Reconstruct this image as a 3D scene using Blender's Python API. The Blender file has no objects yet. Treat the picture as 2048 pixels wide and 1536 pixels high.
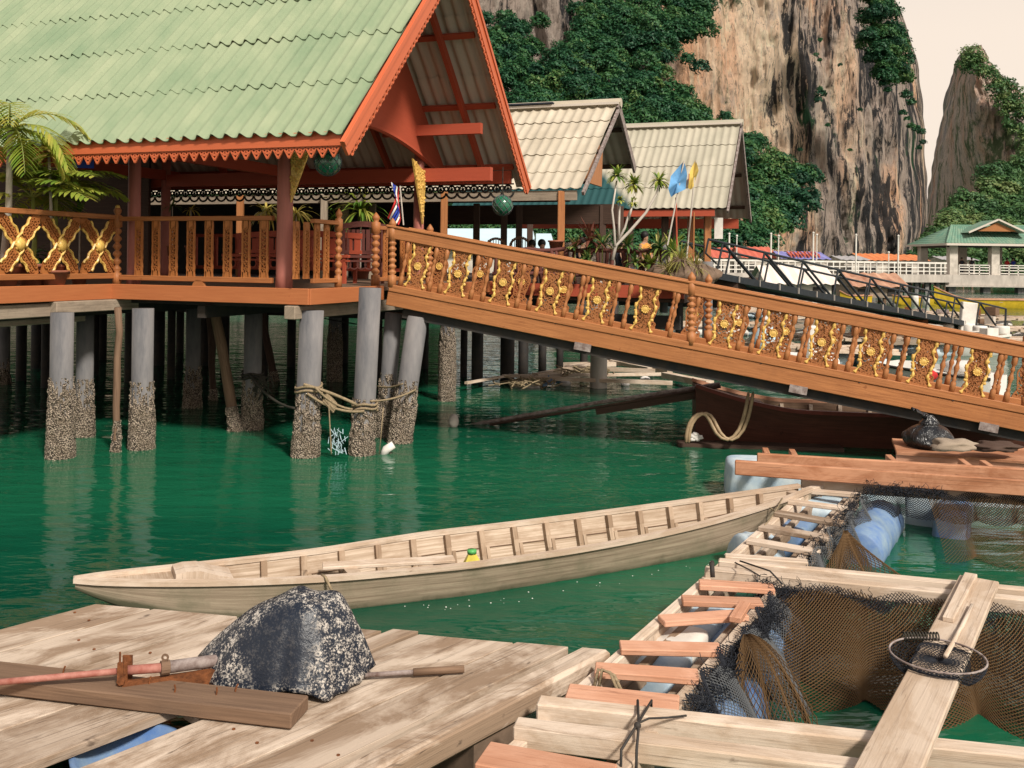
import bpy, bmesh, math, random
import numpy as np
from mathutils import Vector, Matrix, noise
random.seed(7)
V = Vector
R = math.radians
SC = bpy.context.scene
COL = SC.collection

# ---------------------------------------------------------------- camera
F, CX, HY, ROLL, CH = 1900.0, 1024.0, 523.0, R(0.7), 2.5
cam_d = bpy.data.cameras.new('camera')
cam = bpy.data.objects.new('camera', cam_d)
COL.objects.link(cam)
cam_d.sensor_width = 36
cam_d.lens = 36 * F / 2048
cam_d.shift_y = -(768 - HY) / 2048
cam_d.clip_end = 6000
cam.matrix_world = Matrix.Translation((0, 0, CH)) @ Matrix.Rotation(R(90), 4, 'X') @ Matrix.Rotation(ROLL, 4, 'Z')
SC.camera = cam

# ---------------------------------------------------------------- sky, sun, exposure
SUN_EL, SUN_AZ = R(43), R(150)          # azimuth measured clockwise from +Y (the view direction)
world = bpy.data.worlds.new('World')
SC.world = world
world.use_nodes = True
wn, wl = world.node_tree.nodes, world.node_tree.links
bg = wn['Background']
sky = wn.new('ShaderNodeTexSky')
sky.sky_type = 'NISHITA'
sky.sun_disc = False
sky.sun_elevation = SUN_EL
sky.sun_rotation = SUN_AZ
sky.air_density, sky.dust_density = 1.0, 3.0
veil = wn.new('ShaderNodeMix')           # thin bright overcast over the blue
veil.data_type = 'RGBA'
wtc, wsp, wmr = wn.new('ShaderNodeTexCoord'), wn.new('ShaderNodeSeparateXYZ'), wn.new('ShaderNodeMapRange')
wl.new(wtc.outputs['Generated'], wsp.inputs[0]); wl.new(wsp.outputs[2], wmr.inputs[0])
wmr.inputs[1].default_value, wmr.inputs[2].default_value, wmr.inputs[3].default_value, wmr.inputs[4].default_value = .22, .8, .92, .30
wl.new(wmr.outputs[0], veil.inputs[0])      # the haze thins toward the zenith
veil.inputs[7].default_value = (9.6, 8.15, 6.8, 1)
wl.new(sky.outputs[0], veil.inputs[6])
wl.new(veil.outputs[2], bg.inputs[0])
bg.inputs[1].default_value = 0.1
sun_d = bpy.data.lights.new('sun', 'SUN')
sun_d.energy = 4.6
sun_d.angle = R(7)
sun_d.color = (1.0, 0.93, 0.82)
sun = bpy.data.objects.new('sun', sun_d)
COL.objects.link(sun)
sdir = V((math.sin(SUN_AZ) * math.cos(SUN_EL), math.cos(SUN_AZ) * math.cos(SUN_EL), math.sin(SUN_EL)))
sun.rotation_euler = (-sdir).to_track_quat('-Z', 'Y').to_euler()
SC.view_settings.view_transform = 'Standard'
SC.view_settings.look = 'None'
SC.view_settings.exposure = 0.10
SC.view_settings.gamma = 1
SC.cycles.max_bounces = 6
SC.cycles.transparent_max_bounces = 12

# ---------------------------------------------------------------- photo measurements to world points
def ray(px, py):
    u, v = (px - CX) / F, -(py - HY) / F
    c, s = math.cos(ROLL), math.sin(ROLL)
    return u * c - v * s, u * s + v * c
def D(px, py, d):
    u, v = ray(px, py)
    return V((u * d, d, CH + v * d))
def G(px, py, z=0.0):
    u, v = ray(px, py)
    d = (z - CH) / v
    return V((u * d, d, z))
def tpx(p, dr, px):                      # how far along dr from p the point lies that is seen at column px
    k = (px - CX) / F
    return (k * p.y - p.x) / (dr.x - k * dr.y)

# ---------------------------------------------------------------- mesh builder
class MB:
    def __init__(s):
        s.v, s.f, s.uv, s.mi, s.cur = [], [], [], [], 0
    def face(s, idx, uv):
        s.f.append(idx); s.uv.append(uv); s.mi.append(s.cur)
    def poly(s, pts, ro=None):
        i = len(s.v); pts = [V(p) for p in pts]; s.v += pts
        e = (pts[1] - pts[0]); L = e.length or 1; e = e / L
        n = (pts[1] - pts[0]).cross(pts[2] - pts[0]); n.normalize() if n.length else None
        g = n.cross(e); ru, rv = ro or (0, 0)
        s.face(list(range(i, i + len(pts))), [((p - pts[0]).dot(e) + ru, (p - pts[0]).dot(g) + rv) for p in pts])
    def beam(s, p0, p1, w, h, up=(0, 0, 1), w1=None, h1=None):
        """box from p0 to p1 (centre line), w across, h along up"""
        p0, p1 = V(p0), V(p1); d = p1 - p0; L = d.length; d /= L
        x = d.cross(V(up))
        if x.length < 1e-5: x = d.cross(V((1, 0, 0)))
        x.normalize(); y = x.cross(d)
        i = len(s.v); w1 = w if w1 is None else w1; h1 = h if h1 is None else h1
        for p, ww, hh in ((p0, w, h), (p1, w1, h1)):
            for a, b in ((-1, -1), (1, -1), (1, 1), (-1, 1)):
                s.v.append(p + x * (a * ww / 2) + y * (b * hh / 2))
        ru, rv = random.random() * 40, random.random() * 40
        per = [0, w, w + h, 2 * w + h, 2 * w + 2 * h]
        for k in range(4):
            k2 = (k + 1) % 4
            s.face([i + k, i + k2, i + 4 + k2, i + 4 + k], [(ru, rv + per[k]), (ru, rv + per[k + 1]), (ru + L, rv + per[k + 1]), (ru + L, rv + per[k])])
        s.face([i + 3, i + 2, i + 1, i], [(ru, rv), (ru + .02, rv + w), (ru + .02, rv + w + h), (ru, rv + h)])
        s.face([i + 4, i + 5, i + 6, i + 7], [(ru, rv), (ru + .02, rv + w), (ru + .02, rv + w + h), (ru, rv + h)])
        return s
    def box(s, c, sx, sy, sz, rz=0):
        c = V(c); dx = V((math.cos(rz), math.sin(rz), 0)) * sx / 2
        return s.beam(c - dx, c + dx, sy, sz)
    def tube(s, pts, r, n=8, cap=True, flat=1.0):
        pts = [V(p) for p in pts]; m = len(pts)
        rs = r if isinstance(r, (list, tuple)) else [r] * m
        t0 = (pts[1] - pts[0]).normalized()
        x = t0.orthogonal().normalized(); i0 = len(s.v); acc = 0
        ru = random.random() * 40; us = []
        for k in range(m):
            t = (pts[min(k + 1, m - 1)] - pts[max(k - 1, 0)])
            t = t.normalized() if t.length else t0
            x = (x - t * x.dot(t)); x = x.normalized() if x.length > 1e-6 else t.orthogonal().normalized()
            y = t.cross(x)
            if k: acc += (pts[k] - pts[k - 1]).length
            us.append(acc + ru)
            for j in range(n):
                a = 2 * math.pi * j / n
                s.v.append(pts[k] + (x * math.cos(a) + y * math.sin(a) * flat) * rs[k])
        for k in range(m - 1):
            cc = 6.28 * max(rs[k], .01)
            for j in range(n):
                j2 = (j + 1) % n
                s.face([i0 + k * n + j, i0 + k * n + j2, i0 + (k + 1) * n + j2, i0 + (k + 1) * n + j],
                       [(us[k], cc * j / n), (us[k], cc * (j + 1) / n), (us[k + 1], cc * (j + 1) / n), (us[k + 1], cc * j / n)])
        if cap:
            s.face([i0 + j for j in range(n)][::-1], [(0, 0)] * n)
            s.face([i0 + (m - 1) * n + j for j in range(n)], [(0, 0)] * n)
        return s
    def sweep(s, pts, w, h, up=(0, 0, 1)):
        """one continuous square-edged moulding along pts"""
        pts = [V(p) for p in pts]; m = len(pts); i0 = len(s.v); acc = random.random() * 30; us = []; rv = random.random() * 30
        for k in range(m):
            t = (pts[min(k + 1, m - 1)] - pts[max(k - 1, 0)]).normalized(); x = t.cross(V(up)).normalized(); y = x.cross(t)
            if k: acc += (pts[k] - pts[k - 1]).length
            us.append(acc)
            for a, b in ((-1, -1), (1, -1), (1, 1), (-1, 1)): s.v.append(pts[k] + x * (a * w / 2) + y * (b * h / 2))
        per = [0, w, w + h, 2 * w + h, 2 * w + 2 * h]
        for k in range(m - 1):
            for j in range(4):
                j2 = (j + 1) % 4; q = i0 + k * 4
                s.face([q + j, q + j2, q + 4 + j2, q + 4 + j], [(us[k], rv + per[j]), (us[k], rv + per[j + 1]), (us[k + 1], rv + per[j + 1]), (us[k + 1], rv + per[j])])
        s.face([i0 + 3, i0 + 2, i0 + 1, i0], [(0, 0)] * 4); q = i0 + 4 * (m - 1); s.face([q, q + 1, q + 2, q + 3], [(0, 0)] * 4)
        return s
    def lathe(s, base, prof, n=12, ax=(0, 0, 1)):
        """prof: (radius, height) along ax"""
        base, ax = V(base), V(ax).normalized()
        x = ax.orthogonal().normalized(); y = ax.cross(x); i0 = len(s.v); m = len(prof)
        for r, h in prof:
            for j in range(n):
                a = 2 * math.pi * (j + .5) / n
                s.v.append(base + ax * h + (x * math.cos(a) + y * math.sin(a)) * max(r, 1e-4))
        for k in range(m - 1):
            for j in range(n):
                j2 = (j + 1) % n
                s.face([i0 + k * n + j, i0 + k * n + j2, i0 + (k + 1) * n + j2, i0 + (k + 1) * n + j],
                       [(prof[k][1], j / n), (prof[k][1], (j + 1) / n), (prof[k + 1][1], (j + 1) / n), (prof[k + 1][1], j / n)])
        s.face([i0 + j for j in range(n)][::-1], [(0, 0)] * n)
        s.face([i0 + (m - 1) * n + j for j in range(n)], [(0, 0)] * n)
        return s
    def grid(s, fn, nu, nv, flip=False, wrap=False):
        """fn(i/nu, j/nv) -> point (or (point, uv))"""
        i0 = len(s.v); uvs = []
        for i in range(nu + 1):
            for j in range(nv + 1):
                q = fn(i / nu, j / nv)
                if isinstance(q, tuple): p, uv = q
                else: p, uv = q, (i / nu, j / nv)
                s.v.append(V(p)); uvs.append(uv)
        for i in range(nu):
            for j in range(nv):
                a = i * (nv + 1) + j; q = [a, a + 1, a + nv + 2, a + nv + 1]
                if flip: q = q[::-1]
                s.face([i0 + k for k in q], [uvs[k] for k in q])
        return s
    def prism(s, pts, th):
        """flat polygon pushed along vector th"""
        pts = [V(p) for p in pts]; th = V(th); n = len(pts)
        s.poly(pts[::-1]); s.poly([p + th for p in pts])
        for k in range(n):
            s.poly([pts[k], pts[(k + 1) % n], pts[(k + 1) % n] + th, pts[k] + th])
        return s
    def ball(s, c, r, nu=12, nv=8, sq=(1, 1, 1), nz=0.0):
        c = V(c); sd = random.random() * 50
        def fn(u, v):
            a, b = 2 * math.pi * u, math.pi * (v - .5)
            d = V((math.cos(a) * math.cos(b), math.sin(a) * math.cos(b), math.sin(b)))
            k = 1 + nz * noise.noise(d * 1.6 + V((sd, 0, 0))) if nz else 1
            return V((c.x + d.x * r * sq[0] * k, c.y + d.y * r * sq[1] * k, c.z + d.z * r * sq[2] * k)), (u * 4 + sd, v * 2)
        return s.grid(fn, nu, nv, flip=True)
    def mesh(s, name, mats, smooth=False, org=V((0, 0, 0))):
        me = bpy.data.meshes.new(name)
        me.from_pydata([tuple(p - org) for p in s.v], [], s.f)
        ul = me.uv_layers.new(name='UVMap')
        ul.data.foreach_set('uv', [c for f in s.uv for q in f for c in q])
        for m in (mats if isinstance(mats, (list, tuple)) else [mats]): me.materials.append(m)
        me.polygons.foreach_set('material_index', s.mi)
        if smooth: me.polygons.foreach_set('use_smooth', [True] * len(me.polygons))
        me.update()
        return me
    def build(s, name, mats, parent=None, smooth=False, bevel=0.0, up=False):
        if parent is not None: org = wloc(parent)
        else:
            a = np.array([tuple(p) for p in s.v]); lo, hi = a.min(0), a.max(0)
            org = V(((lo[0] + hi[0]) / 2, (lo[1] + hi[1]) / 2, lo[2]))
        o = bpy.data.objects.new(name, s.mesh(name, mats, smooth, org)); COL.objects.link(o)
        if parent is not None: o.parent = parent
        else: o.location = org
        if up and sum((q.normal * q.area for q in o.data.polygons), V((0, 0, 0))).z < 0: o.data.flip_normals()
        if bevel:
            m = o.modifiers.new('bevel', 'BEVEL'); m.width = bevel; m.segments = 1; m.limit_method = 'ANGLE'; m.angle_limit = R(40)
        return o
def wloc(o):
    p = V(o.location)
    while o.parent is not None:
        o = o.parent; p = p + V(o.location)
    return p
def tag(o, label=None, cat=None, group=None, kind=None):
    if label: o['label'] = label
    if cat: o['category'] = cat
    if group: o['group'] = group
    if kind: o['kind'] = kind
    return o
def thing(name, loc, label, cat, group=None):
    o = bpy.data.objects.new(name, None); o.empty_display_size = .2
    COL.objects.link(o); o.location = loc
    return tag(o, label, cat, group)
def place(name, mesh, loc, parent=None, rz=0.0):
    o = bpy.data.objects.new(name, mesh); COL.objects.link(o)
    if parent is not None:
        o.parent = parent; loc = V(loc) - wloc(parent)
    o.location = loc; o.rotation_euler = (0, 0, rz)
    return o

# ---------------------------------------------------------------- materials
def lin(c): return tuple(((x / 255) / 12.92 if x < 10.3 else ((x / 255 + .055) / 1.055) ** 2.4) for x in c)
class NT:
    def __init__(s, name):
        s.m = bpy.data.materials.new(name); s.m.use_nodes = True
        s.n, s.l = s.m.node_tree.nodes, s.m.node_tree.links
        s.b = s.n['Principled BSDF']
    def coord(s, kind, scale):
        t = s.n.new('ShaderNodeTexCoord'); mp = s.n.new('ShaderNodeMapping')
        mp.inputs['Scale'].default_value = scale
        s.l.new(t.outputs[kind], mp.inputs[0]); return mp.outputs[0]
    def noise(s, co, scale=1.0, detail=4.0, rough=.55, dist=0.0):
        t = s.n.new('ShaderNodeTexNoise'); t.inputs['Scale'].default_value = scale
        t.inputs['Detail'].default_value = detail; t.inputs['Roughness'].default_value = rough; t.inputs['Distortion'].default_value = dist
        s.l.new(co, t.inputs['Vector']); return t.outputs[0]
    def ramp(s, x, stops):
        t = s.n.new('ShaderNodeValToRGB'); e = t.color_ramp.elements
        while len(e) < len(stops): e.new(.5)
        for k, (p, c) in enumerate(stops):
            e[k].position = p
            e[k].color = (c, c, c, 1) if isinstance(c, (int, float)) else (*c, 1)
        s.l.new(x, t.inputs[0]); return t.outputs[0]
    def mix(s, f, a, b, mode='MIX'):
        t = s.n.new('ShaderNodeMix'); t.data_type = 'RGBA'; t.blend_type = mode
        for k, x in ((0, f), (6, a), (7, b)):
            if isinstance(x, (int, float)): t.inputs[k].default_value = x if k == 0 else (x, x, x, 1)
            elif isinstance(x, tuple): t.inputs[k].default_value = (*x, 1)
            else: s.l.new(x, t.inputs[k])
        return t.outputs[2]
    def math(s, op, a, b):
        t = s.n.new('ShaderNodeMath'); t.operation = op
        for k, x in ((0, a), (1, b)):
            if isinstance(x, (int, float)): t.inputs[k].default_value = x
            else: s.l.new(x, t.inputs[k])
        return t.outputs[0]
    def bump(s, h, strength=.3, dist=.01, prev=None):
        t = s.n.new('ShaderNodeBump'); t.inputs['Strength'].default_value = strength; t.inputs['Distance'].default_value = dist
        s.l.new(h, t.inputs['Height'])
        if prev is not None: s.l.new(prev, t.inputs['Normal'])
        return t.outputs[0]
    def done(s, col, rough=.7, nrm=None, metal=0.0, spec=.3):
        for k, x in (('Base Color', col), ('Roughness', rough)):
            if isinstance(x, (int, float)): s.b.inputs[k].default_value = x
            elif isinstance(x, tuple): s.b.inputs[k].default_value = (*x, 1)
            else: s.l.new(x, s.b.inputs[k])
        if nrm is not None: s.l.new(nrm, s.b.inputs['Normal'])
        s.b.inputs['Metallic'].default_value = metal
        s.b.inputs['Specular IOR Level'].default_value = spec
        return s.m
def wood(name, light, dark, rough=.75, grain=1.0, stain=None, stain_amt=.45, bump=.4):
    """sawn timber; the grain runs along U"""
    t = NT(name); uv = t.coord('UV', (1, 1, 1))
    g = t.noise(t.coord('UV', (2.2, 46, 1)), 1.0, 6, .65, .6)
    g2 = t.noise(t.coord('UV', (.55, 2.2, 1)), 1.0, 3, .5)
    c = t.mix(t.ramp(g, [(.32, 0.0), (.62, 1.0)]), t.mix(.75 * grain, light, dark), light)
    c = t.mix(t.ramp(g2, [(.3, .55), (.7, 0.0)]), c, t.mix(.5, dark, light))
    if stain:
        st = t.noise(uv, 3.2, 6, .7, .4)
        c = t.mix(t.ramp(st, [(.52, 0.0), (.72, stain_amt)]), c, stain)
    k = t.noise(uv, 9.0, 2, .5)
    c = t.mix(t.ramp(k, [(.70, 0.0), (.76, .7)]), c, dark)
    return t.done(c, rough, t.bump(g, bump, .006), spec=.25)
def plain(name, col, rough=.6, var=.25, scale=6.0, coord='Object', bump=.15, metal=0.0, spec=.3, stretch=(1, 1, 1), dark=None):
    t = NT(name); co = t.coord(coord, stretch)
    n = t.noise(co, scale, 6, .65)
    d = dark or tuple(x * (1 - var) * .8 for x in col)
    c = t.mix(t.ramp(n, [(.3, 1.0), (.68, 0.0)]), col, d)
    return t.done(c, rough, t.bump(n, bump, .01) if bump else None, metal, spec)
def oldwood(name, pale, brown, dark, amt=1.0):
    """sun-bleached boards: pale weathering, brown worn patches, dark grain cracks and stains"""
    t = NT(name)
    g = t.noise(t.coord('UV', (1.1, 55, 1)), 1.0, 8, .7, .8)
    g2 = t.noise(t.coord('UV', (.9, 6, 1)), 1.0, 5, .65, .5)
    b = t.noise(t.coord('UV', (1.6, 3.2, 1)), 1.0, 6, .68, .6)
    pl = t.noise(t.coord('UV', (.12, .9, 1)), 1.0, 1, .5)
    k = t.noise(t.coord('UV', (5, 16, 1)), 1.0, 3, .6, 1.0)
    c = t.mix(t.ramp(b, [(.44, 0.0), (.58, .9 * amt)]), pale, brown)
    c = t.mix(t.ramp(g2, [(.50, 0.0), (.68, .6 * amt)]), c, brown)
    c = t.mix(t.ramp(pl, [(.35, .40), (.6, 0.0)]), c, tuple(x * .62 for x in brown))
    c = t.mix(t.ramp(g, [(.30, .8), (.46, 0.0)]), c, dark)
    c = t.mix(t.ramp(k, [(.66, 0.0), (.74, .75 * amt)]), c, dark)
    return t.done(c, .82, t.bump(t.math('ADD', g, t.math('MULTIPLY', b, .5)), .5, .007), spec=.2)
M = {}
M['weathered'] = oldwood('weathered_wood', (.55, .45, .36), (.245, .165, .108), (.08, .056, .042))
M['pale'] = oldwood('pale_wood', (.64, .53, .43), (.42, .30, .205), (.15, .105, .075), .75)
M['rung'] = oldwood('fresh_sawn_wood', (.60, .335, .225), (.46, .215, .125), (.22, .09, .05), .7)
M['raw_orange'] = oldwood('raw_orange_wood', (.50, .255, .15), (.31, .125, .06), (.10, .045, .025), .9)
M['bridge'] = wood('varnished_wood', (.43, .18, .068), (.20, .07, .025), .5, grain=1.0, stain=(.25, .10, .04), stain_amt=.5)
M['carve'] = wood('carved_wood', (.44, .165, .05), (.22, .07, .02), .5)
M['carve_dark'] = wood('carved_brown_wood', (.40, .165, .06), (.20, .07, .025), .55)
M['rail'] = wood('railing_wood', (.40, .155, .055), (.21, .07, .025), .5)
M['red'] = wood('red_painted_wood', (.56, .135, .055), (.40, .085, .035), .45, grain=.5, bump=.15)
M['gable'] = wood('red_gable_boards', (.42, .085, .045), (.29, .055, .03), .5, grain=.5, bump=.15)
M['deck'] = wood('deck_fascia_wood', (.44, .155, .06), (.28, .08, .03), .5, grain=.6, bump=.2)
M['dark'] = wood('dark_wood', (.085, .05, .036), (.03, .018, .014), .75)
M['mid'] = wood('brown_old_wood', (.20, .125, .08), (.075, .045, .03), .8)
M['greybeam'] = wood('grey_old_beam', (.36, .29, .22), (.14, .105, .08), .85, stain=(.10, .08, .06))
M['log'] = wood('dark_red_logs', (.14, .045, .035), (.05, .018, .015), .7)
M['post'] = plain('red_post_paint', (.46, .16, .125), .5, .3, 5, 'Object', .1, stretch=(1, 1, .15))
M['gold'] = plain('gold_paint', (.78, .53, .14), .4, .4, 25, 'Object', .3, spec=.5, dark=(.44, .23, .05))
M['concrete'] = plain('concrete_pile', (.235, .22, .215), .85, .5, 3.2, 'Object', .4, stretch=(1, 1, .22), dark=(.075, .078, .088))
M['concrete_pale'] = plain('pale_concrete', (.50, .45, .40), .85, .3, 1.2, 'Object', .2, stretch=(1, 1, .4))
M['black'] = plain('black_steel', (.022, .028, .034), .5, .3, 8)
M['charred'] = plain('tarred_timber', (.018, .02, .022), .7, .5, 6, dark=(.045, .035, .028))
M['blue'] = plain('blue_plastic', (.07, .15, .36), .55, .35, 5, dark=(.22, .30, .36))
M['foam'] = plain('pale_blue_foam', (.56, .62, .63), .7, .3, 4, bump=.5, dark=(.26, .37, .48))
M['white'] = plain('white_paint', (.74, .70, .64), .5, .15, 3)
M['whiteboat'] = plain('white_gelcoat', (.76, .74, .70), .35, .15, 2)
M['rope'] = plain('hemp_rope', (.34, .26, .16), .9, .5, 60, bump=.6)
M['rope_dark'] = plain('dark_rope', (.05, .045, .035), .9, .5, 60)
M['hose'] = plain('tan_hose', (.42, .30, .18), .5, .4, 8)
M['rust'] = plain('rusty_steel', (.22, .075, .025), .8, .6, 30, bump=.5)
M['pinkpipe'] = plain('faded_red_pipe', (.42, .20, .16), .6, .5, 12, dark=(.24, .07, .05))
M['greypipe'] = plain('grey_pipe', (.35, .30, .28), .6, .5, 14, dark=(.10, .06, .05))
M['yellow'] = plain('yellow_plastic', (.72, .60, .10), .4, .2, 6)
M['yellowboat'] = plain('yellow_paint', (.66, .45, .03), .5, .3, 3)
M['green'] = plain('green_cap', (.10, .42, .12), .4, .2, 6)
M['hair'] = plain('black_hair', (.012, .010, .010), .6, .3, 9)
M['skin'] = plain('skin', (.36, .20, .13), .6, .15, 9)
M['redcloth'] = plain('red_cloth', (.55, .03, .03), .8, .2, 9)
M['bluecloth'] = plain('blue_cloth', (.02, .05, .36), .8, .2, 9)
M['whitecloth'] = plain('white_cloth', (.76, .72, .68), .8, .1, 9)
M['skyflag'] = plain('sky_blue_cloth', (.15, .38, .68), .8, .3, 5)
M['yellowflag'] = plain('yellow_cloth', (.72, .52, .13), .8, .2, 5)
M['orangecloth'] = plain('orange_cloth', (.66, .30, .06), .8, .2, 5)
M['navy'] = plain('dark_clothes', (.03, .035, .05), .8, .2, 9)
M['palewhite'] = plain('whitewashed_wall', (.62, .56, .49), .8, .3, 1.5)
M['pot'] = plain('clay_pot', (.34, .12, .07), .7, .3, 9)
M['stone'] = plain('brown_rock', (.22, .15, .105), .9, .5, 3, bump=.8)
def glossy_bag():
    t = NT('black_plastic_bag'); n = t.noise(t.coord('Object', (1, 1, .5)), 9, 4, .6, 1.2)
    return t.done((.010, .011, .013), .28, t.bump(n, .9, .05), spec=.6)
M['bag'] = glossy_bag()
def leafmat(name, stops, trans=.25):
    """UV.x carries a random value per leaf or per clump"""
    t = NT(name); tc = t.n.new('ShaderNodeTexCoord'); sp = t.n.new('ShaderNodeSeparateXYZ')
    t.l.new(tc.outputs['UV'], sp.inputs[0])
    c = t.ramp(sp.outputs[0], stops)
    t.b.inputs['Subsurface Weight'].default_value = 0
    t.done(c, .55, spec=.3)
    tr = t.n.new('ShaderNodeBsdfTranslucent'); mx = t.n.new('ShaderNodeMixShader'); mx.inputs[0].default_value = trans
    t.l.new(c, tr.inputs[0]); t.l.new(t.b.outputs[0], mx.inputs[1]); t.l.new(tr.outputs[0], mx.inputs[2])
    t.l.new(mx.outputs[0], t.n['Material Output'].inputs[0])
    return t.m
M['forest'] = leafmat('forest_leaves', [(0, (.010, .052, .030)), (.45, (.024, .098, .040)), (.8, (.058, .150, .045)), (1, (.13, .20, .06))])
M['forest_pale'] = leafmat('pale_forest_leaves', [(0, (.03, .09, .035)), (.5, (.08, .17, .055)), (1, (.20, .25, .09))])
M['palmleaf'] = leafmat('palm_leaves', [(0, (.03, .13, .025)), (.4, (.11, .26, .035)), (.75, (.32, .40, .06)), (1, (.52, .45, .10))], .5)
M['yellowleaf'] = leafmat('yellowing_leaves', [(0, (.30, .30, .05)), (.5, (.52, .40, .09)), (1, (.60, .45, .20))], .35)
M['crownleaf'] = leafmat('spiky_leaves', [(0, (.06, .16, .03)), (.5, (.26, .33, .05)), (1, (.50, .48, .12))], .3)
M['plantleaf'] = leafmat('pot_plant_leaves', [(0, (.02, .08, .03)), (.5, (.10, .20, .05)), (.85, (.38, .38, .10)), (1, (.50, .40, .28))], .3)
M['redleaf'] = leafmat('red_leaves', [(0, (.08, .025, .02)), (1, (.20, .07, .04))], .3)
M['grass'] = leafmat('dry_grass', [(0, (.14, .17, .04)), (1, (.46, .40, .12))], .3)
def roofmat(name, front, front2, back=(.60, .53, .46), edge=None, green_patch=None):
    t = NT(name); uv = t.coord('UV', (1, 1, 1))
    n = t.noise(t.coord('UV', (.55, 1.1, 1)), 1.1, 6, .65)
    sp = t.noise(uv, 14, 4, .7)
    c = t.mix(t.ramp(n, [(.32, 1.0), (.65, 0.0)]), front, front2)
    c = t.mix(t.ramp(sp, [(.62, 0.0), (.76, .35)]), c, tuple(x * .45 for x in front2))
    if green_patch:                       # dark teal patch toward one end of the roof
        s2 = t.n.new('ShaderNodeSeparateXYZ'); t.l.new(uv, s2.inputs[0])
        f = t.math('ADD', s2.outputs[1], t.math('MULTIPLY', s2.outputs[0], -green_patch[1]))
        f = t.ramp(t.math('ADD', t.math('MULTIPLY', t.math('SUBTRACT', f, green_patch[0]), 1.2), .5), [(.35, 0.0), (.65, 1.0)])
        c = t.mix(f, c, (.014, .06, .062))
    g = t.n.new('ShaderNodeNewGeometry')
    c = t.mix(g.outputs['Backfacing'], c, t.mix(n, tuple(x * .8 for x in back), back))
    return t.done(c, .7, t.bump(sp, .15, .01), spec=.25)
M['roof_green'] = roofmat('green_cement_roof', (.275, .315, .20), (.16, .225, .135))
M['roof_cream'] = roofmat('cream_cement_roof', (.52, .455, .36), (.37, .32, .245))
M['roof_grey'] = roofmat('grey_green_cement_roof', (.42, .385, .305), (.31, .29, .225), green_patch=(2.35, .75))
M['roof_tile'] = roofmat('green_roof_tiles', (.19, .27, .19), (.08, .20, .15))
M['roof_red'] = roofmat('red_sheet_roof', (.55, .14, .09), (.42, .10, .07))
M['roof_orange'] = roofmat('orange_sheet_roof', (.62, .22, .08), (.50, .15, .06))
M['roof_blue'] = roofmat('blue_sheet_roof', (.24, .24, .50), (.16, .16, .38))
M['roof_lightblue'] = roofmat('light_blue_sheet_roof', (.46, .60, .66), (.40, .52, .58))
M['roof_silver'] = roofmat('silver_sheet_roof', (.42, .40, .40), (.30, .29, .30))
M['roof_white'] = roofmat('white_sheet_roof', (.72, .64, .58), (.62, .54, .48))
M['roof_rust'] = roofmat('rusty_sheet_roof', (.50, .30, .20), (.24, .10, .06))
def barnacles():
    t = NT('barnacle_crust'); co = t.coord('Object', (1, 1, 1))
    v = t.n.new('ShaderNodeTexVoronoi'); v.inputs['Scale'].default_value = 55; t.l.new(co, v.inputs['Vector'])
    n = t.noise(co, 7, 5, .65)
    c = t.mix(t.ramp(v.outputs['Distance'], [(.22, 0.0), (.66, 1.0)]), (.56, .46, .36), (.07, .055, .045))
    c = t.mix(t.ramp(n, [(.46, 0.0), (.66, .7)]), c, (.15, .115, .08))
    return t.done(c, .9, t.bump(v.outputs['Distance'], 1.0, -.03), spec=.2)
M['barnacle'] = barnacles()
def engine_cover():
    t = NT('speckled_black_tarpaulin'); co = t.coord('Object', (1, 1, 1))
    n = t.noise(co, 2.9, 2, .5)
    s = t.noise(co, 85, 5, .8); s2 = t.noise(co, 22, 4, .7)
    vd = t.n.new('ShaderNodeVectorMath'); vd.operation = 'DISTANCE'; vd.inputs[1].default_value = (.04, -.25, .19); t.l.new(co, vd.inputs[0])   # a worn clean patch on the front
    edge = t.ramp(t.math('ADD', vd.outputs['Value'], t.math('MULTIPLY', t.math('SUBTRACT', n, .5), .45)), [(.15, 0.0), (.23, 1.0)])
    speck = t.ramp(t.math('ADD', t.math('MULTIPLY', s, .62), t.math('MULTIPLY', s2, .38)), [(.505, 0.0), (.565, 1.0)])
    f = t.math('MULTIPLY', speck, t.math('ADD', t.math('MULTIPLY', edge, .88), .07))
    c = t.mix(f, (.008, .013, .024), (.48, .44, .39))
    return t.done(c, t.ramp(f, [(0, .38), (1, .85)]), t.bump(s2, .35, .02), spec=.4)
M['cover'] = engine_cover()
def hull():
    t = NT('weathered_boat_planks'); uv = t.coord('UV', (1, 1, 1))
    g = t.noise(t.coord('UV', (1.2, 40, 1)), 1.0, 6, .65, .5)
    n = t.noise(t.coord('UV', (1.5, 3, 1)), 1.4, 5, .65)
    c = t.mix(t.ramp(g, [(.35, 1.0), (.62, 0.0)]), (.54, .43, .335), (.31, .225, .155))
    c = t.mix(t.ramp(n, [(.48, 0.0), (.64, .7)]), c, (.27, .18, .115))
    return t.done(c, .8, t.bump(g, .3, .005), spec=.25)
M['hull'] = hull()
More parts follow.
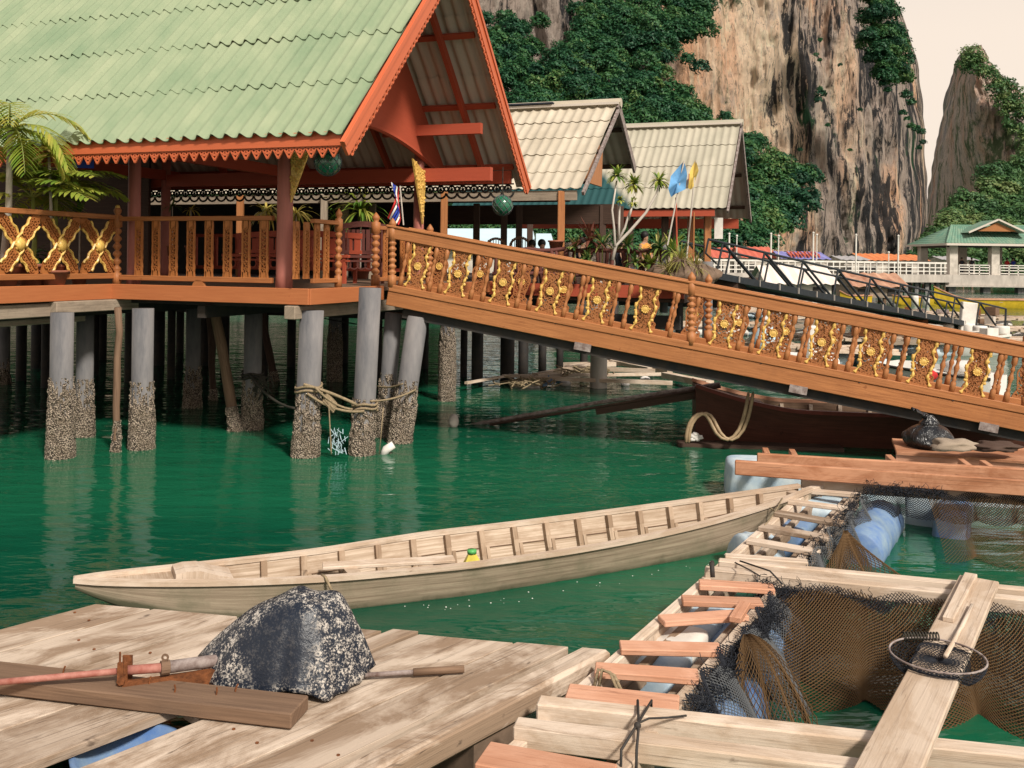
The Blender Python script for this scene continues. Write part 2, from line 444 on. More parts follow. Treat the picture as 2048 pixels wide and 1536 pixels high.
def hull_out():
    t = NT('grey_weed_stained_planks'); uv = t.coord('UV', (1, 1, 1))
    g = t.noise(t.coord('UV', (1.0, 26, 1)), 1.0, 6, .65, .5)
    n = t.noise(t.coord('UV', (2.2, 1.5, 1)), 1.6, 5, .65)
    c = t.mix(t.ramp(g, [(.35, 1.0), (.62, 0.0)]), (.40, .32, .235), (.22, .165, .115))
    c = t.mix(t.ramp(n, [(.45, 0.0), (.7, .7)]), c, (.17, .155, .10))
    s3 = t.n.new('ShaderNodeSeparateXYZ'); t.l.new(uv, s3.inputs[0])
    v5 = t.math('ADD', t.math('MODULO', s3.outputs[1], 5.0), t.math('MULTIPLY', t.math('SUBTRACT', n, .5), .25))   # weed line just above the water
    c = t.mix(t.ramp(v5, [(.80, .9), (.90, 0.0)]), c, (.075, .078, .045))
    return t.done(c, .75, t.bump(g, .35, .006), spec=.25)
M['hull_out'] = hull_out()
M['ribwood'] = oldwood('boat_ribs', (.44, .33, .24), (.28, .19, .125), (.10, .07, .05))
M['darkhull'] = wood('dark_boat_planks', (.105, .038, .025), (.04, .016, .012), .5)
M['redtrim'] = wood('dark_red_trim', (.22, .045, .035), (.10, .03, .02), .5)
def netmat(name, c):
    t = NT(name); return t.done(c, .9, spec=.2)
M['net_brown'] = netmat('brown_net_twine', (.11, .064, .029))
M['net_black'] = netmat('black_net_twine', (.018, .020, .026))
M['net_grey'] = netmat('grey_net_twine', (.10, .105, .11))
def glassball():
    t = NT('green_glass'); n = t.noise(t.coord('Object', (1, 1, 1)), 7, 3, .6)
    c = t.mix(n, (.004, .05, .035), (.03, .20, .10))
    return t.done(c, .15, spec=.7)
M['glassball'] = glassball()
def cliffmat(name, pale, orange, grey, dark, green, gamt, bands):
    """bands: (x metres, grey share, black share) across the face: the rock changes colour along the hill"""
    t = NT(name)
    o1 = t.noise(t.coord('Object', (.045, .045, .014)), 1, 6, .65, .5)
    o2 = t.noise(t.coord('Object', (.36, .36, .034)), 1, 7, .75, .25)
    o3 = t.noise(t.coord('Object', (1.0, 1.0, .36)), 1, 9, .8, .2)
    o7 = t.noise(t.coord('Object', (1.5, 1.5, .22)), 1, 8, .75, .4)
    o8 = t.noise(t.coord('Object', (.16, .16, .10)), 1, 6, .7, .8)
    o4 = t.noise(t.coord('Object', (.060, .060, .022)), 1, 5, .65, .6)
    o5 = t.noise(t.coord('Object', (.10, .10, .05)), 1, 6, .75, .3)
    o6 = t.noise(t.coord('Object', (.5, .5, .045)), 1, 6, .7, .5)
    tc = t.n.new('ShaderNodeTexCoord'); sp = t.n.new('ShaderNodeSeparateXYZ'); t.l.new(tc.outputs['Object'], sp.inputs[0])
    x0, x1 = bands[0][0], bands[-1][0]
    mr = t.n.new('ShaderNodeMapRange'); mr.inputs[1].default_value = x0; mr.inputs[2].default_value = x1; t.l.new(sp.outputs[0], mr.inputs[0])
    xn = t.math('ADD', mr.outputs[0], t.math('MULTIPLY', t.math('SUBTRACT', o4, .5), .22))
    gsh = t.ramp(xn, [((b[0] - x0) / (x1 - x0), b[1]) for b in bands]); bsh = t.ramp(xn, [((b[0] - x0) / (x1 - x0), b[2]) for b in bands])
    c = t.mix(t.ramp(o1, [(.42, 0.0), (.60, 1.0)]), pale, orange)
    c = t.mix(t.ramp(o6, [(.52, 0.0), (.66, .75)]), c, tuple(min(.9, x * 1.25) for x in pale))
    gm = t.ramp(t.math('ADD', o4, t.math('MULTIPLY', t.math('SUBTRACT', gsh, .5), .5)), [(.42, 0.0), (.56, 1.0)])
    c = t.mix(t.math('MULTIPLY', gm, .85), c, grey)
    c = t.mix(t.ramp(o3, [(.33, .95), (.45, 0.0)]), c, tuple(x * .30 for x in grey))  # pits here and below darkened in colour in place of relief shade
    c = t.mix(t.math('MULTIPLY', t.ramp(o7, [(.54, 0.0), (.62, .85)]), t.ramp(o8, [(.38, .25), (.58, 1.0)])), c, tuple(x * .22 for x in grey))
    c = t.mix(t.ramp(o8, [(.55, 0.0), (.68, .55)]), c, grey)
    bm = t.ramp(t.math('ADD', o2, t.math('MULTIPLY', t.math('SUBTRACT', bsh, .5), .34)), [(.49, 0.0), (.55, 1.0)])
    c = t.mix(t.math('MULTIPLY', bm, .95), c, dark)
    c = t.mix(t.ramp(o5, [(.60 - gamt, 0.0), (.66 - gamt, .9)]), c, green)
    h = t.math('ADD', o3, t.math('MULTIPLY', o2, 1.5))
    return t.done(c, .95, t.bump(h, 1.0, 1.8), spec=.1)
M['cliff'] = cliffmat('limestone_cliff', (.88, .68, .50), (.82, .46, .28), (.42, .365, .33), (.024, .028, .034), (.02, .07, .03), .0,
                      [(-20, .78, .35), (22, .80, .38), (32, .22, .10), (50, .06, .10), (57, .40, .62), (65, .60, .46), (84, .60, .60)])
M['cliff_far'] = cliffmat('far_limestone_cliff', (.62, .50, .42), (.64, .36, .25), (.27, .26, .27), (.055, .085, .105), (.10, .15, .07), .08,
                      [(150, .6, .5), (172, .6, .42), (195, .2, .15), (230, .5, .35)])

# ================================================================= SETTING: water, karsts, woods
def water_mat():
    t = NT('sea_water'); co = t.coord('Object', (1, 1, 1))
    n1 = t.noise(t.coord('Object', (.55, 1.25, 1)), 1.0, 2, .5, .4)
    n2 = t.noise(t.coord('Object', (1.7, 4.2, 1)), 1.0, 3, .55, .3)
    n3 = t.noise(t.coord('Object', (.10, .16, 1)), 1.0, 2, .5)
    col = t.mix(t.ramp(n3, [(.35, 0.0), (.65, 1.0)]), (.002, .050, .028), (.008, .100, .048))
    h = t.math('ADD', t.math('MULTIPLY', n1, .034), t.math('MULTIPLY', n2, .021))
    b = t.bump(h, 1.0, 1.0)
    t.done(col, .035, b, spec=.5)
    t.b.inputs['IOR'].default_value = 1.33
    return t.m
w = MB(); w.poly([(-2500, -60, 0), (2500, -60, 0), (2500, 4500, 0), (-2500, 4500, 0)])
wo = w.build('water', water_mat()); tag(wo, kind='structure')

def interp(rows, y, k):
    for a, b in zip(rows, rows[1:]):
        if a[0] >= y >= b[0]:
            f = (a[0] - y) / (a[0] - b[0]); return a[k] + (b[k] - a[k]) * f
    return rows[0][k] if y > rows[0][0] else rows[-1][k]
def karst(name, rows, Dm, bulge, mat, nx=300, ny=210, amp=3.0, seed=0.0, cap=60):
    """rows: (pixel row, left outline, right outline); a rock tower about Dm metres off, rounded in plan"""
    y0, y1 = rows[0][0], rows[-1][0]
    mb = MB()
    def fn(u, v):
        y = y0 + (y1 - y0) * v
        xl, xr = interp(rows, y, 1), interp(rows, y, 2)
        s = 2 * u - 1
        e = 1 - (1 - min(abs(s), 1) ** 3.2) ** .5
        x = (xl + xr) / 2 + (xr - xl) / 2 * math.sin(s * math.pi / 2) if False else (xl + xr) / 2 + (xr - xl) / 2 * s
        d = Dm + bulge * e + 8 * v * v
        z = CH + (HY - y) / F * d
        X = (x - CX) / F * d
        q = V((X, d, z))
        fl = noise.fractal(V((X * .09 + seed, d * .05, z * .016)), 1.0, 2.0, 4) * amp
        fl += (1 - abs(noise.noise(V((X * .28 + seed, d * .1, z * .035 + 7))))) * amp * .45
        fl += (1 - abs(noise.noise(V((X * .62 + seed, 3.3, z * .05))))) ** 2 * amp * .40
        fl += noise.fractal(V((X * .55, seed, z * .16)), .9, 2.0, 4) * amp * .32
        k = min(1.0, (1 - abs(s)) * 14)
        ov = 2.0 * max(0, noise.noise(V((X * .06 + 3, 1.7, z * .09 + seed)))) * amp * .5
        return V((X + .35 * noise.noise(V((z * .12, X * .1, seed))) * amp * (1 - k * .5), d - (fl + ov) * k, z))
    mb.grid(fn, nx, ny)
    # flanks and top run on behind
    o = place(name, mb.mesh(name, mat, True), (0, 0, 0))
    return tag(o, kind='structure')
main_rows = [(545, -500, 1854), (500, -500, 1855), (400, -480, 1859), (330, -460, 1852), (250, -430, 1843), (200, -400, 1838), (130, -350, 1829), (70, -280, 1812),
             (0, -200, 1788), (-100, 50, 1740), (-250, 460, 1640), (-400, 850, 1500), (-470, 1060, 1330)]
karst('limestone_hill', main_rows, 185, 70, M['cliff'], 660, 250, 4.0, 11.3)
far_rows = [(545, 1820, 2700), (490, 1845, 2600), (400, 1852, 2420), (320, 1862, 2230), (230, 1878, 2090), (200, 1884, 2055), (180, 1889, 2032), (150, 1897, 2000), (130, 1902, 1982), (115, 1907, 1968), (100, 1915, 1955), (92, 1922, 1946), (87, 1930, 1939)]
karst('limestone_hill', far_rows, 380, 150, M['cliff_far'], 200, 130, 5.0, 42.1)

def inside(poly, x, y):
    c = False; n = len(poly)
    for i in range(n):
        x1, y1 = poly[i]; x2, y2 = poly[i - 1]
        if (y1 > y) != (y2 > y) and x < (x2 - x1) * (y - y1) / (y2 - y1) + x1: c = not c
    return c
def leaf_cloud(centres, rng, leaf, per, hollow=.55):
    """clumps (x, y, z, radius, tint) filled with small leaf faces turned outward and up"""
    vs, uv = [], []
    for (cx, cy, cz, r, tint) in centres:
        n = int(per * (r ** 1.6))
        d = rng.normal(size=(n, 3)); d /= np.linalg.norm(d, axis=1)[:, None]
        d[:, 2] = np.where(d[:, 2] < -.45, -d[:, 2], d[:, 2])
        ph = rng.random(3) * 6
        lump = 1 + .22 * np.sin(d[:, 0] * 4 + ph[0]) * np.cos(d[:, 1] * 4 + ph[1]) + .16 * np.sin(d[:, 2] * 6 + d[:, 0] * 5 + ph[2])
        rad = r * lump * (hollow + (1 - hollow) * rng.random(n) ** .5)
        p = np.array([cx, cy, cz]) + d * rad[:, None] * np.array([1, 1, .85])
        nm = d * .8 + np.array([0, 0, .5]) + rng.normal(size=(n, 3)) * .45
        nm /= np.linalg.norm(nm, axis=1)[:, None]
        t = np.cross(nm, rng.normal(size=(n, 3))); t /= np.linalg.norm(t, axis=1)[:, None]
        b = np.cross(nm, t)
        s = leaf * (.6 + .8 * rng.random(n))[:, None]
        q = np.stack([p - t * s, p - b * s * .55, p + t * s, p + b * s * .55], 1)
        vs.append(q.reshape(-1, 3))
        tn = np.clip(tint + rng.normal(size=n) * .12, 0.01, .99)
        uv.append(np.repeat(tn, 4))
    return np.concatenate(vs), np.concatenate(uv)
def leaf_mesh(name, vs, tint, mat, org):
    n = len(vs) // 4; me = bpy.data.meshes.new(name)
    me.vertices.add(len(vs)); me.vertices.foreach_set('co', (vs - np.array(org)).astype(np.float32).ravel())
    me.loops.add(len(vs)); me.loops.foreach_set('vertex_index', np.arange(len(vs), dtype=np.int32))
    me.polygons.add(n); me.polygons.foreach_set('loop_start', np.arange(0, len(vs), 4, dtype=np.int32))
    me.polygons.foreach_set('loop_total', np.full(n, 4, dtype=np.int32))
    ul = me.uv_layers.new(name='UVMap'); u = np.zeros((len(vs), 2), np.float32); u[:, 0] = tint; u[:, 1] = .5
    ul.data.foreach_set('uv', u.ravel()); me.materials.append(mat); me.update(calc_edges=True); me.validate()
    return me
def wood_mass(name, poly, n, depth, r0, r1, mat, seed, leaf, per, extra=()):
    rng = np.random.default_rng(seed); rd = random.Random(seed)
    xs, ys = [p[0] for p in poly], [p[1] for p in poly]; cs = []
    while len(cs) < n:
        x, y = rd.uniform(min(xs), max(xs)), rd.uniform(min(ys), max(ys))
        if not inside(poly, x, y): continue
        d = depth(x, y) + rd.uniform(-3, 3); p = D(x, y, d)
        cs.append((p.x, p.y, p.z, rd.uniform(r0, r1) * d / 150, rd.betavariate(2, 2)))
    for (x, y, r) in extra:
        d = depth(x, y) - 1; p = D(x, y, d); cs.append((p.x, p.y, p.z, r * d / F, rd.uniform(.1, .6)))
    vs, tn = leaf_cloud(cs, rng, leaf, per)
    o = place(name, leaf_mesh(name, vs, tn, mat, (0, 0, 0)), (0, 0, 0))
    return tag(o, kind='stuff')
slopeP = [(-450, 400), (100, 330), (560, 330), (760, 200), (930, 110), (990, 60), (1075, 150), (1110, 130), (1150, 60), (1205, 20), (1260, 30), (1290, 60), (1330, 10), (1420, 0), (1412, 60), (1345, 100), (1330, 160),
          (1400, 200), (1455, 245), (1520, 290), (1590, 335), (1672, 392), (1640, 415), (1600, 420), (1570, 450), (1555, 500), (1440, 505), (-450, 505)]
dshape = lambda x, y: 118 + (500 - y) * .118
bushes = [(1400, 135, 20), (1375, 120, 16), (1395, 28, 24), (1355, 20, 20), (1330, 190, 18), (1410, 30, 16), (1080, 45, 22), (1045, 60, 20), (1010, 40, 22), (1130, 110, 20), (1150, 20, 20),
          (1405, 240, 18), (1450, 235, 15), (1120, 200, 18), (1180, 12, 20), (1500, 285, 14)]
wood_mass('hillside_forest', slopeP, 860, dshape, 1.5, 3.2, M['forest'], 3, .25, 260, bushes)
wood_mass('upper_slope_trees', [(930, 330), (930, 40), (985, 20), (1040, 60), (1085, 120), (1130, 90), (1160, 20), (1230, -20), (1330, -20), (1420, -30), (1412, 70), (1345, 95), (1325, 170), (1395, 205), (1420, 250), (1100, 330)], 330, lambda x, y: dshape(x, y) - 2, 1.0, 2.2, M['forest'], 14, .24, 260)
edgeP = [(1700, -60), (1735, 30), (1722, 60), (1735, 110), (1760, 150), (1786, 172), (1806, 166), (1820, 158), (1814, 120), (1796, 60), (1772, 0), (1738, -80)]
wood_mass('cliff_edge_trees', edgeP, 95, lambda x, y: 184 + max(0, (x - 1780)) * .3, 1.0, 1.9, M['forest'], 5, .24, 270,
          [(1642, 188, 11), (1636, 200, 8), (1640, 178, 6), (1832, 258, 10), (1842, 264, 9), (1822, 252, 8), (1822, 205, 10), (1812, 190, 12), (1806, 226, 8), (1814, 238, 6), (1765, 168, 9), (1775, 180, 7), (1632, 110, 5), (1640, 120, 4), (1846, 285, 7), (1838, 296, 6), (1640, 80, 5), (1655, 250, 5), (1600, 300, 5), (1700, 300, 4), (1720, 220, 5), (1680, 130, 4)])
rightP = [(1860, 480), (1890, 440), (1930, 395), (1985, 352), (2060, 318), (2140, 290), (2140, 560), (1700, 560), (1840, 515)]
wood_mass('lower_hill_forest', rightP, 210, lambda x, y: 150 + (500 - y) * .2, 1.5, 2.8, M['forest_pale'], 8, .30, 170)
farP = [(1918, 140), (1930, 100), (1944, 92), (1975, 130), (2020, 170), (2060, 205), (2060, 330), (2030, 300), (2000, 230), (1960, 150)]
wood_mass('far_hill_scrub', farP, 95, lambda x, y: 372 + max(0, x - 1960) * .03, .7, 1.35, M['forest_pale'], 9, .5, 26)

# ================================================================= MAIN PAVILION
a2, b2 = V((math.sin(R(20)), math.cos(R(20)), 0)), V((-math.cos(R(20)), math.sin(R(20)), 0))
P0 = D(568, 577, 12.2); DZ = P0.z; P0.z = 0
def PV(sa, sb, z): return P0 + a2 * sa + b2 * sb + V((0, 0, z))
UP = V((0, 0, 1))
def corrug(mb, o, al, upv, L, S, rows, pitch=.2, amp=.07, nrm=None, lap=.06, spp=9, v0=0.0):
    """overlapping rows of corrugated sheets: o eave corner, al along the eave, upv up the slope"""
    nrm = nrm or al.cross(upv).normalized(); n = int(L / pitch * spp); st = S / rows
    for r in range(rows):
        s0, s1 = (r * st - (lap if r else 0)), (r + 1) * st
        def prof(x):
            k = .5 + .5 * math.cos(2 * math.pi * x / pitch); return amp * (k ** 1.9)
        def fn(u, v, s0=s0, s1=s1):
            x = u * L; s = s0 + (s1 - s0) * v
            return o + al * x + upv * s + nrm * (prof(x) + .022 * (1 - v) + .014 * noise.noise(V((x * .9 + v0, s * .7 + r * 9, 4)))), (s, x + v0)
        mb.grid(fn, n, 2)
        def lip(u, v, s0=s0):
            x = u * L
            return o + al * x + upv * s0 + nrm * (prof(x) + .022 - .012 * (1 - v) + .014 * noise.noise(V((x * .9 + v0, s0 * .7 + r * 9, 4)))), (s0 + .01 * v, x + v0)
        mb.grid(lip, n, 1)
def lace_diamonds(mb, o, ex, ey, n, L, pitch, h, t=.02):
    k = int(L / pitch); w = .018
    def bar(p, q, ww=w): mb.beam(o + ex * p[0] + ey * p[1], o + ex * q[0] + ey * q[1], ww, t, n)
    for i in range(k):
        c = (i + .5) * pitch; hp = pitch / 2
        bar((c - hp, 0), (c, h)); bar((c + hp, 0), (c, h))
        bar((c - hp * .5, h * .5), (c, 0.0)); bar((c + hp * .5, h * .5), (c, 0.0))
        bar((c - hp, h * .02), (c + hp, h * .02))
        bar((c - hp * .28, h * .45), (c + hp * .28, h * .45), .026)
def ring(mb, c, ex, ey, n, r, w, t, seg=8, a0=0.0, a1=2 * math.pi):
    pts = [c + ex * (r * math.cos(a0 + (a1 - a0) * k / seg)) + ey * (r * math.sin(a0 + (a1 - a0) * k / seg)) for k in range(seg + 1)]
    for p, q in zip(pts, pts[1:]): mb.beam(p, q, w, t, n)
def lace_scrolls(mb, o, ex, ey, n, L, pitch, h, t=.015):
    k = int(L / pitch)
    mb.beam(o + ey * .012, o + ex * L + ey * .012, .026, t, n)
    for i in range(k):
        c = o + ex * ((i + .5) * pitch)
        ring(mb, c + ey * (h * .40), ex, ey, n, h * .27, .034, t); ring(mb, c + ey * (h * .40), ex, ey, n, h * .08, .03, t, 6)
        ring(mb, c + ex * (pitch * .5) + ey * (h * .36), ex, ey, n, h * .17, .030, t, 6)
        ring(mb, c + ey * (h * .62), ex, ey, n, pitch * .5, .034, t, 6, 0.15, math.pi - .15)
        mb.beam(c + ey * (h * .14), c + ey * (h * .66), .014, t, n)

pav = thing('pavilion', PV(2, 3, DZ), 'open pavilion with a steep green corrugated roof and red carved gable', 'pavilion')
SA0, SA1, SB0, SB1 = -.975, 4.925, -1.5, 9.4
ZE, RISE = 3.97, 3.0
HW = (SA1 - SA0) / 2; SAM = (SA0 + SA1) / 2
SL = math.hypot(HW, RISE)
upF = (a2 * HW + UP * RISE) / SL; upB = (-a2 * HW + UP * RISE) / SL
nF = (-a2 * RISE + UP * HW) / SL; nB = (a2 * RISE + UP * HW) / SL
mb = MB(); corrug(mb, PV(SA0, SB0, ZE) - upF * .10, b2, upF, SB1 - SB0, SL + .1, 4, nrm=nF); mb.build('front_roof_slope', M['roof_green'], pav, True)
mb = MB(); corrug(mb, PV(SA1, SB0, ZE) - upB * .10, b2, upB, SB1 - SB0, SL + .1, 4, nrm=nB); mb.build('back_roof_slope', M['roof_green'], pav, True)
def flipn(o):                                   # sheets whose painted side faces the sky
    me = o.data; me.flip_normals(); return o
for o in list(pav.children):
    nn = sum((p.normal for p in o.data.polygons), V((0, 0, 0)))
    if nn.z < 0: flipn(o)
# eave fascia and carved trim along the front
mb = MB(); mb.beam(PV(SA0 - .03, SB0 + .1, ZE - .10), PV(SA0 - .03, SB1, ZE - .10), .035, .17); mb.beam(PV(SA0 - .052, SB0 + .1, ZE - .14), PV(SA0 - .052, SB1, ZE - .14), .012, .075)
mb.build('eave_board', M['red'], pav)
mb = MB(); lace_diamonds(mb, PV(SA0 - .03, SB0 + .12, ZE - .185), b2, -UP, a2, 8.0, .148, .12); mb.build('eave_trim', M['red'], pav)
# barge boards with saw-tooth trim on the gable end
for side, (sa, upv) in enumerate(((SA0, upF), (SA1, upB))):
    nn = nF if side == 0 else nB
    base = PV(sa, SB0, ZE) - upv * .30
    mb = MB()
    mb.beam(base - nn * .03 - b2 * .03, base + upv * (SL + .32) - nn * .03 - b2 * .03, .04, .20, nn)
    mb.beam(base + nn * .035 - b2 * .055, base + upv * (SL + .32) + nn * .035 - b2 * .055, .03, .06, nn)
    mb.build('barge_board', M['red'], pav)
    mb = MB(); k = int(SL / .115); iv = -nn
    for i in range(k):
        c = base + upv * (.10 + i * .115) + iv * .13 - b2 * .03
        ring(mb, c + iv * .03, upv, iv, b2, .036, .017, .02, 6)
        mb.beam(c + upv * .06 - iv * .01, c + upv * .06 + iv * .06, .022, .02, b2)
    mb.beam(base + upv * .05 + iv * .135 - b2 * .03, base + upv * SL + iv * .135 - b2 * .03, .016, .02, b2)
    mb.build('barge_trim', M['red'], pav)
    if not side: continue
    # capping sheet over the barge
    mb = MB(); mb.beam(base + nn * .075 + b2 * .08, base + upv * (SL + .3) + nn * .075 + b2 * .08, .26, .02, nn); mb.build('barge_flashing', M['roof_silver'] if side else M['roof_green'], pav)
mb = MB(); mb.tube([PV(SAM, SB0 - .05, ZE + RISE + .03), PV(SAM, SB1, ZE + RISE + .03)], .09, 8); mb.build('ridge_cap', M['roof_green'], pav)
mb = MB(); rd = random.Random(6)
for r in range(4):
    for k in range(27):
        p = PV(SA0, SB0 + .2 + k * .4, ZE) - upF * .10 + upF * (r * (SL + .1) / 4 + .28 + rd.uniform(-.03, .03)) + nF * .062; mb.lathe(p, [(.012, 0), (.010, .008)], 6, nF)
mb.build('roof_screws', M['rust'], pav)
mb = MB(); mb.prism([PV(3.72, 5.4, DZ), PV(3.72, 15, DZ), PV(3.72, 15, ZE + 1.1), PV(3.72, 5.4, ZE + 1.1)], a2 * .06); mb.build('back_wall', M['dark'], pav)  # dark sheet added in place of the shade behind the left wing
# gable panel with its arched lower edge
gp = []
sbG = -.12
for k in range(25):
    sa = SA0 + .12 + (SA1 - SA0 - .24) * k / 24; q = (sa - SAM) / HW
    gp.append(PV(sa, sbG, ZE - .10 + .62 * (1 - abs(q) ** 1.8)))
gp.append(PV(SAM, sbG, ZE + RISE - .10))
mb = MB()
c0 = PV(SAM, sbG, ZE + 1.2)
for k in range(24):                                          # boards fanned in vertical strips between arch and slope
    s0 = SA0 + .12 + (SA1 - SA0 - .24) * k / 24; s1 = SA0 + .12 + (SA1 - SA0 - .24) * (k + 1) / 24
    zt = lambda s: ZE + RISE * (1 - abs(s - SAM) / HW) - .07
    pts = [gp[k], gp[k + 1], PV(s1, sbG, max(zt(s1), gp[k + 1].z + .005)), PV(s0, sbG, max(zt(s0), gp[k].z + .005))]
    mb.poly([p for p in pts], (k * .37, 0)); mb.poly([p + b2 * .05 for p in pts[::-1]])
    mb.poly([gp[k + 1], gp[k], gp[k] + b2 * .05, gp[k + 1] + b2 * .05])
mb.build('gable_panel', M['gable'], pav)
mb = MB(); mb.tube([p + b2 * .02 for p in gp[:25]], .045, 6); mb.build('gable_arch_edge', M['gable'], pav)
def gold_bracket(p, q, r, th, name='gold_bracket'):
    """carved gilt triangle: boss pattern modelled as small lumps"""
    m = MB(); p, q, r = V(p), V(q), V(r); th = V(th)
    m.prism([p, q, r], th); rd = random.Random(3)
    for i in range(70):
        u, v = rd.random(), rd.random()
        if u + v > 1: u, v = 1 - u, 1 - v
        c = p + (q - p) * u + (r - p) * v + th
        m.ball(c, rd.uniform(.012, .024), 6, 4)
    return m.build(name, M['gold'], pav)
# posts
def post(sa, sb, r=.095, lean=0.0, parent=pav, mat='post', top=None):
    m = MB(); p = PV(sa, sb, DZ - .02); t = top or (ZE - .12 + RISE * (1 - abs(sa - SAM) / HW))
    m.lathe(p, [(r * 1.08, 0), (r, .2), (r * .97, 1.0), (r * .9, t - DZ)], 14)
    return m.build('post', M[mat], parent, True)
for sa, sb in ((0, 0), (.16, 2.55), (0, 5.2), (3.95, 0), (3.95, 2.57), (3.95, 5.2), (0, 7.8), (3.95, 7.8)): post(sa, sb, .105 if sa == 0 and sb == 0 else .09)
gold_bracket(PV(.0, -.10, 3.86), PV(.0, -.36, 3.86), PV(.0, -.10, 3.22), a2 * -.03)
gold_bracket(PV(3.95, -.10, 3.95), PV(3.45, -.10, 4.15), PV(3.86, -.10, 3.10), b2 * -.03)
gold_bracket(PV(.15, -.15, 4.75), PV(.05, -.15, 4.35), PV(.62, -.15, 4.32), b2 * -.03)
# roof timbers under the overhang
mb = MB()
for sb in (-.85, .9, 2.6, 4.4, 6.2):
    for sa, upv, nn in ((SA0, upF, nF), (SA1, upB, nB)):
        mb.beam(PV(sa, sb, ZE) - nn * .12, PV(sa, sb, ZE) + upv * SL - nn * .12, .07, .12, nn)
mb.build('rafters', M['gable'], pav)
mb = MB()
for f in (.06, .36, .67, .95):
    for sa, upv, nn in ((SA0, upF, nF), (SA1, upB, nB)):
        p = PV(sa, SB0 + .1, ZE) + upv * (SL * f) - nn * .055
        mb.beam(p, p + b2 * (SB1 - SB0 - .2), .09, .05, nn)
mb.build('purlins', M['gable'], pav)
mb = MB()
mb.beam(PV(3.95, SB0 + .2, ZE - .05), PV(3.95, SB1, ZE - .05), .12, .22)
mb.beam(PV(4.75, SB0 + .15, ZE - .03), PV(4.75, SB1, ZE - .03), .05, .22)
mb.beam(PV(3.62, -1.25, 4.62), PV(3.62, .5, 4.62), .10, .17)
for sb in (2.57, 5.2): mb.beam(PV(-.3, sb, ZE + .05), PV(4.3, sb, ZE + .05), .1, .18)
mb.build('tie_beams', M['gable'], pav)
mb = MB(); mb.beam(PV(0, SB0 + .5, ZE + .75), PV(0, SB1, ZE + .75), .12, .16); mb.build('wall_plate', M['log'], pav)
mb = MB(); lace_scrolls(mb, PV(4.8, SB0 + .12, ZE - .13), b2, -UP, a2, 9.5, .21, .23)
mb.build('back_eave_trim', M['charred'], pav)  # near-black colour puts the trim's backlit shade into the material

# ================================================================= DECK OF THE PAVILION
deck = thing('timber_deck', PV(2, 2, DZ), 'timber deck with an orange-brown edge board carrying the green-roofed pavilion', 'deck')
SBR = -.5
mb = MB()
def slab(mb, pts, z, th): mb.prism([PV(x, y, z - th) for x, y in pts], (0, 0, th))
slab(mb, [(-.18, SBR + .02), (6.2, SBR + .02), (6.2, 9.5), (-.18, 9.5)], DZ, .06); slab(mb, [(-4.5, 2.62), (-.18, 2.62), (-.18, 9.5), (-4.5, 9.5)], DZ - .001, .06)
mb.build('deck_floor', M['mid'], deck)
for (x0, y0, x1, y1) in ((-.2, SBR, -.2, 2.6), (-4.5, 2.6, -.2, 2.6), (1.75, SBR, -.2, SBR), (6.2, SBR, 2.3, SBR)):
    mb = MB(); mb.beam(PV(x0, y0, DZ - .09), PV(x1, y1, DZ - .09), .045, .205); mb.build('edge_board', M['deck'], deck, bevel=.006)
mb = MB()
mb.beam(PV(-4.4, 2.72, DZ - .30), PV(-.9, 2.72, DZ - .30), .16, .17); mb.beam(PV(-1.2, 2.60, DZ - .27), PV(.2, 2.55, DZ - .27), .14, .15)
mb.beam(PV(-4.4, 2.92, DZ - .44), PV(-.4, 2.92, DZ - .44), .16, .10)
mb.build('wing_beam', M['greybeam'], deck, bevel=.01)
mb = MB(); mb.beam(PV(-.3, SBR + .22, DZ - .29), PV(5.5, SBR + .22, DZ - .29), .16, .17); mb.build('side_beam', M['greybeam'], deck, bevel=.01)
mb = MB()
for sa in (.1, 1.6, 3.2, 4.8): mb.beam(PV(sa, SBR + .4, DZ - .16), PV(sa, 9.2, DZ - .16), .10, .18)
for sb in (1.2, 2.8, 4.4, 6.0, 7.6): mb.beam(PV(-.1 if sb < 2.7 else -4.2, sb, DZ - .33), PV(6.0, sb, DZ - .33), .12, .16)
mb.build('joists', M['charred'], deck)

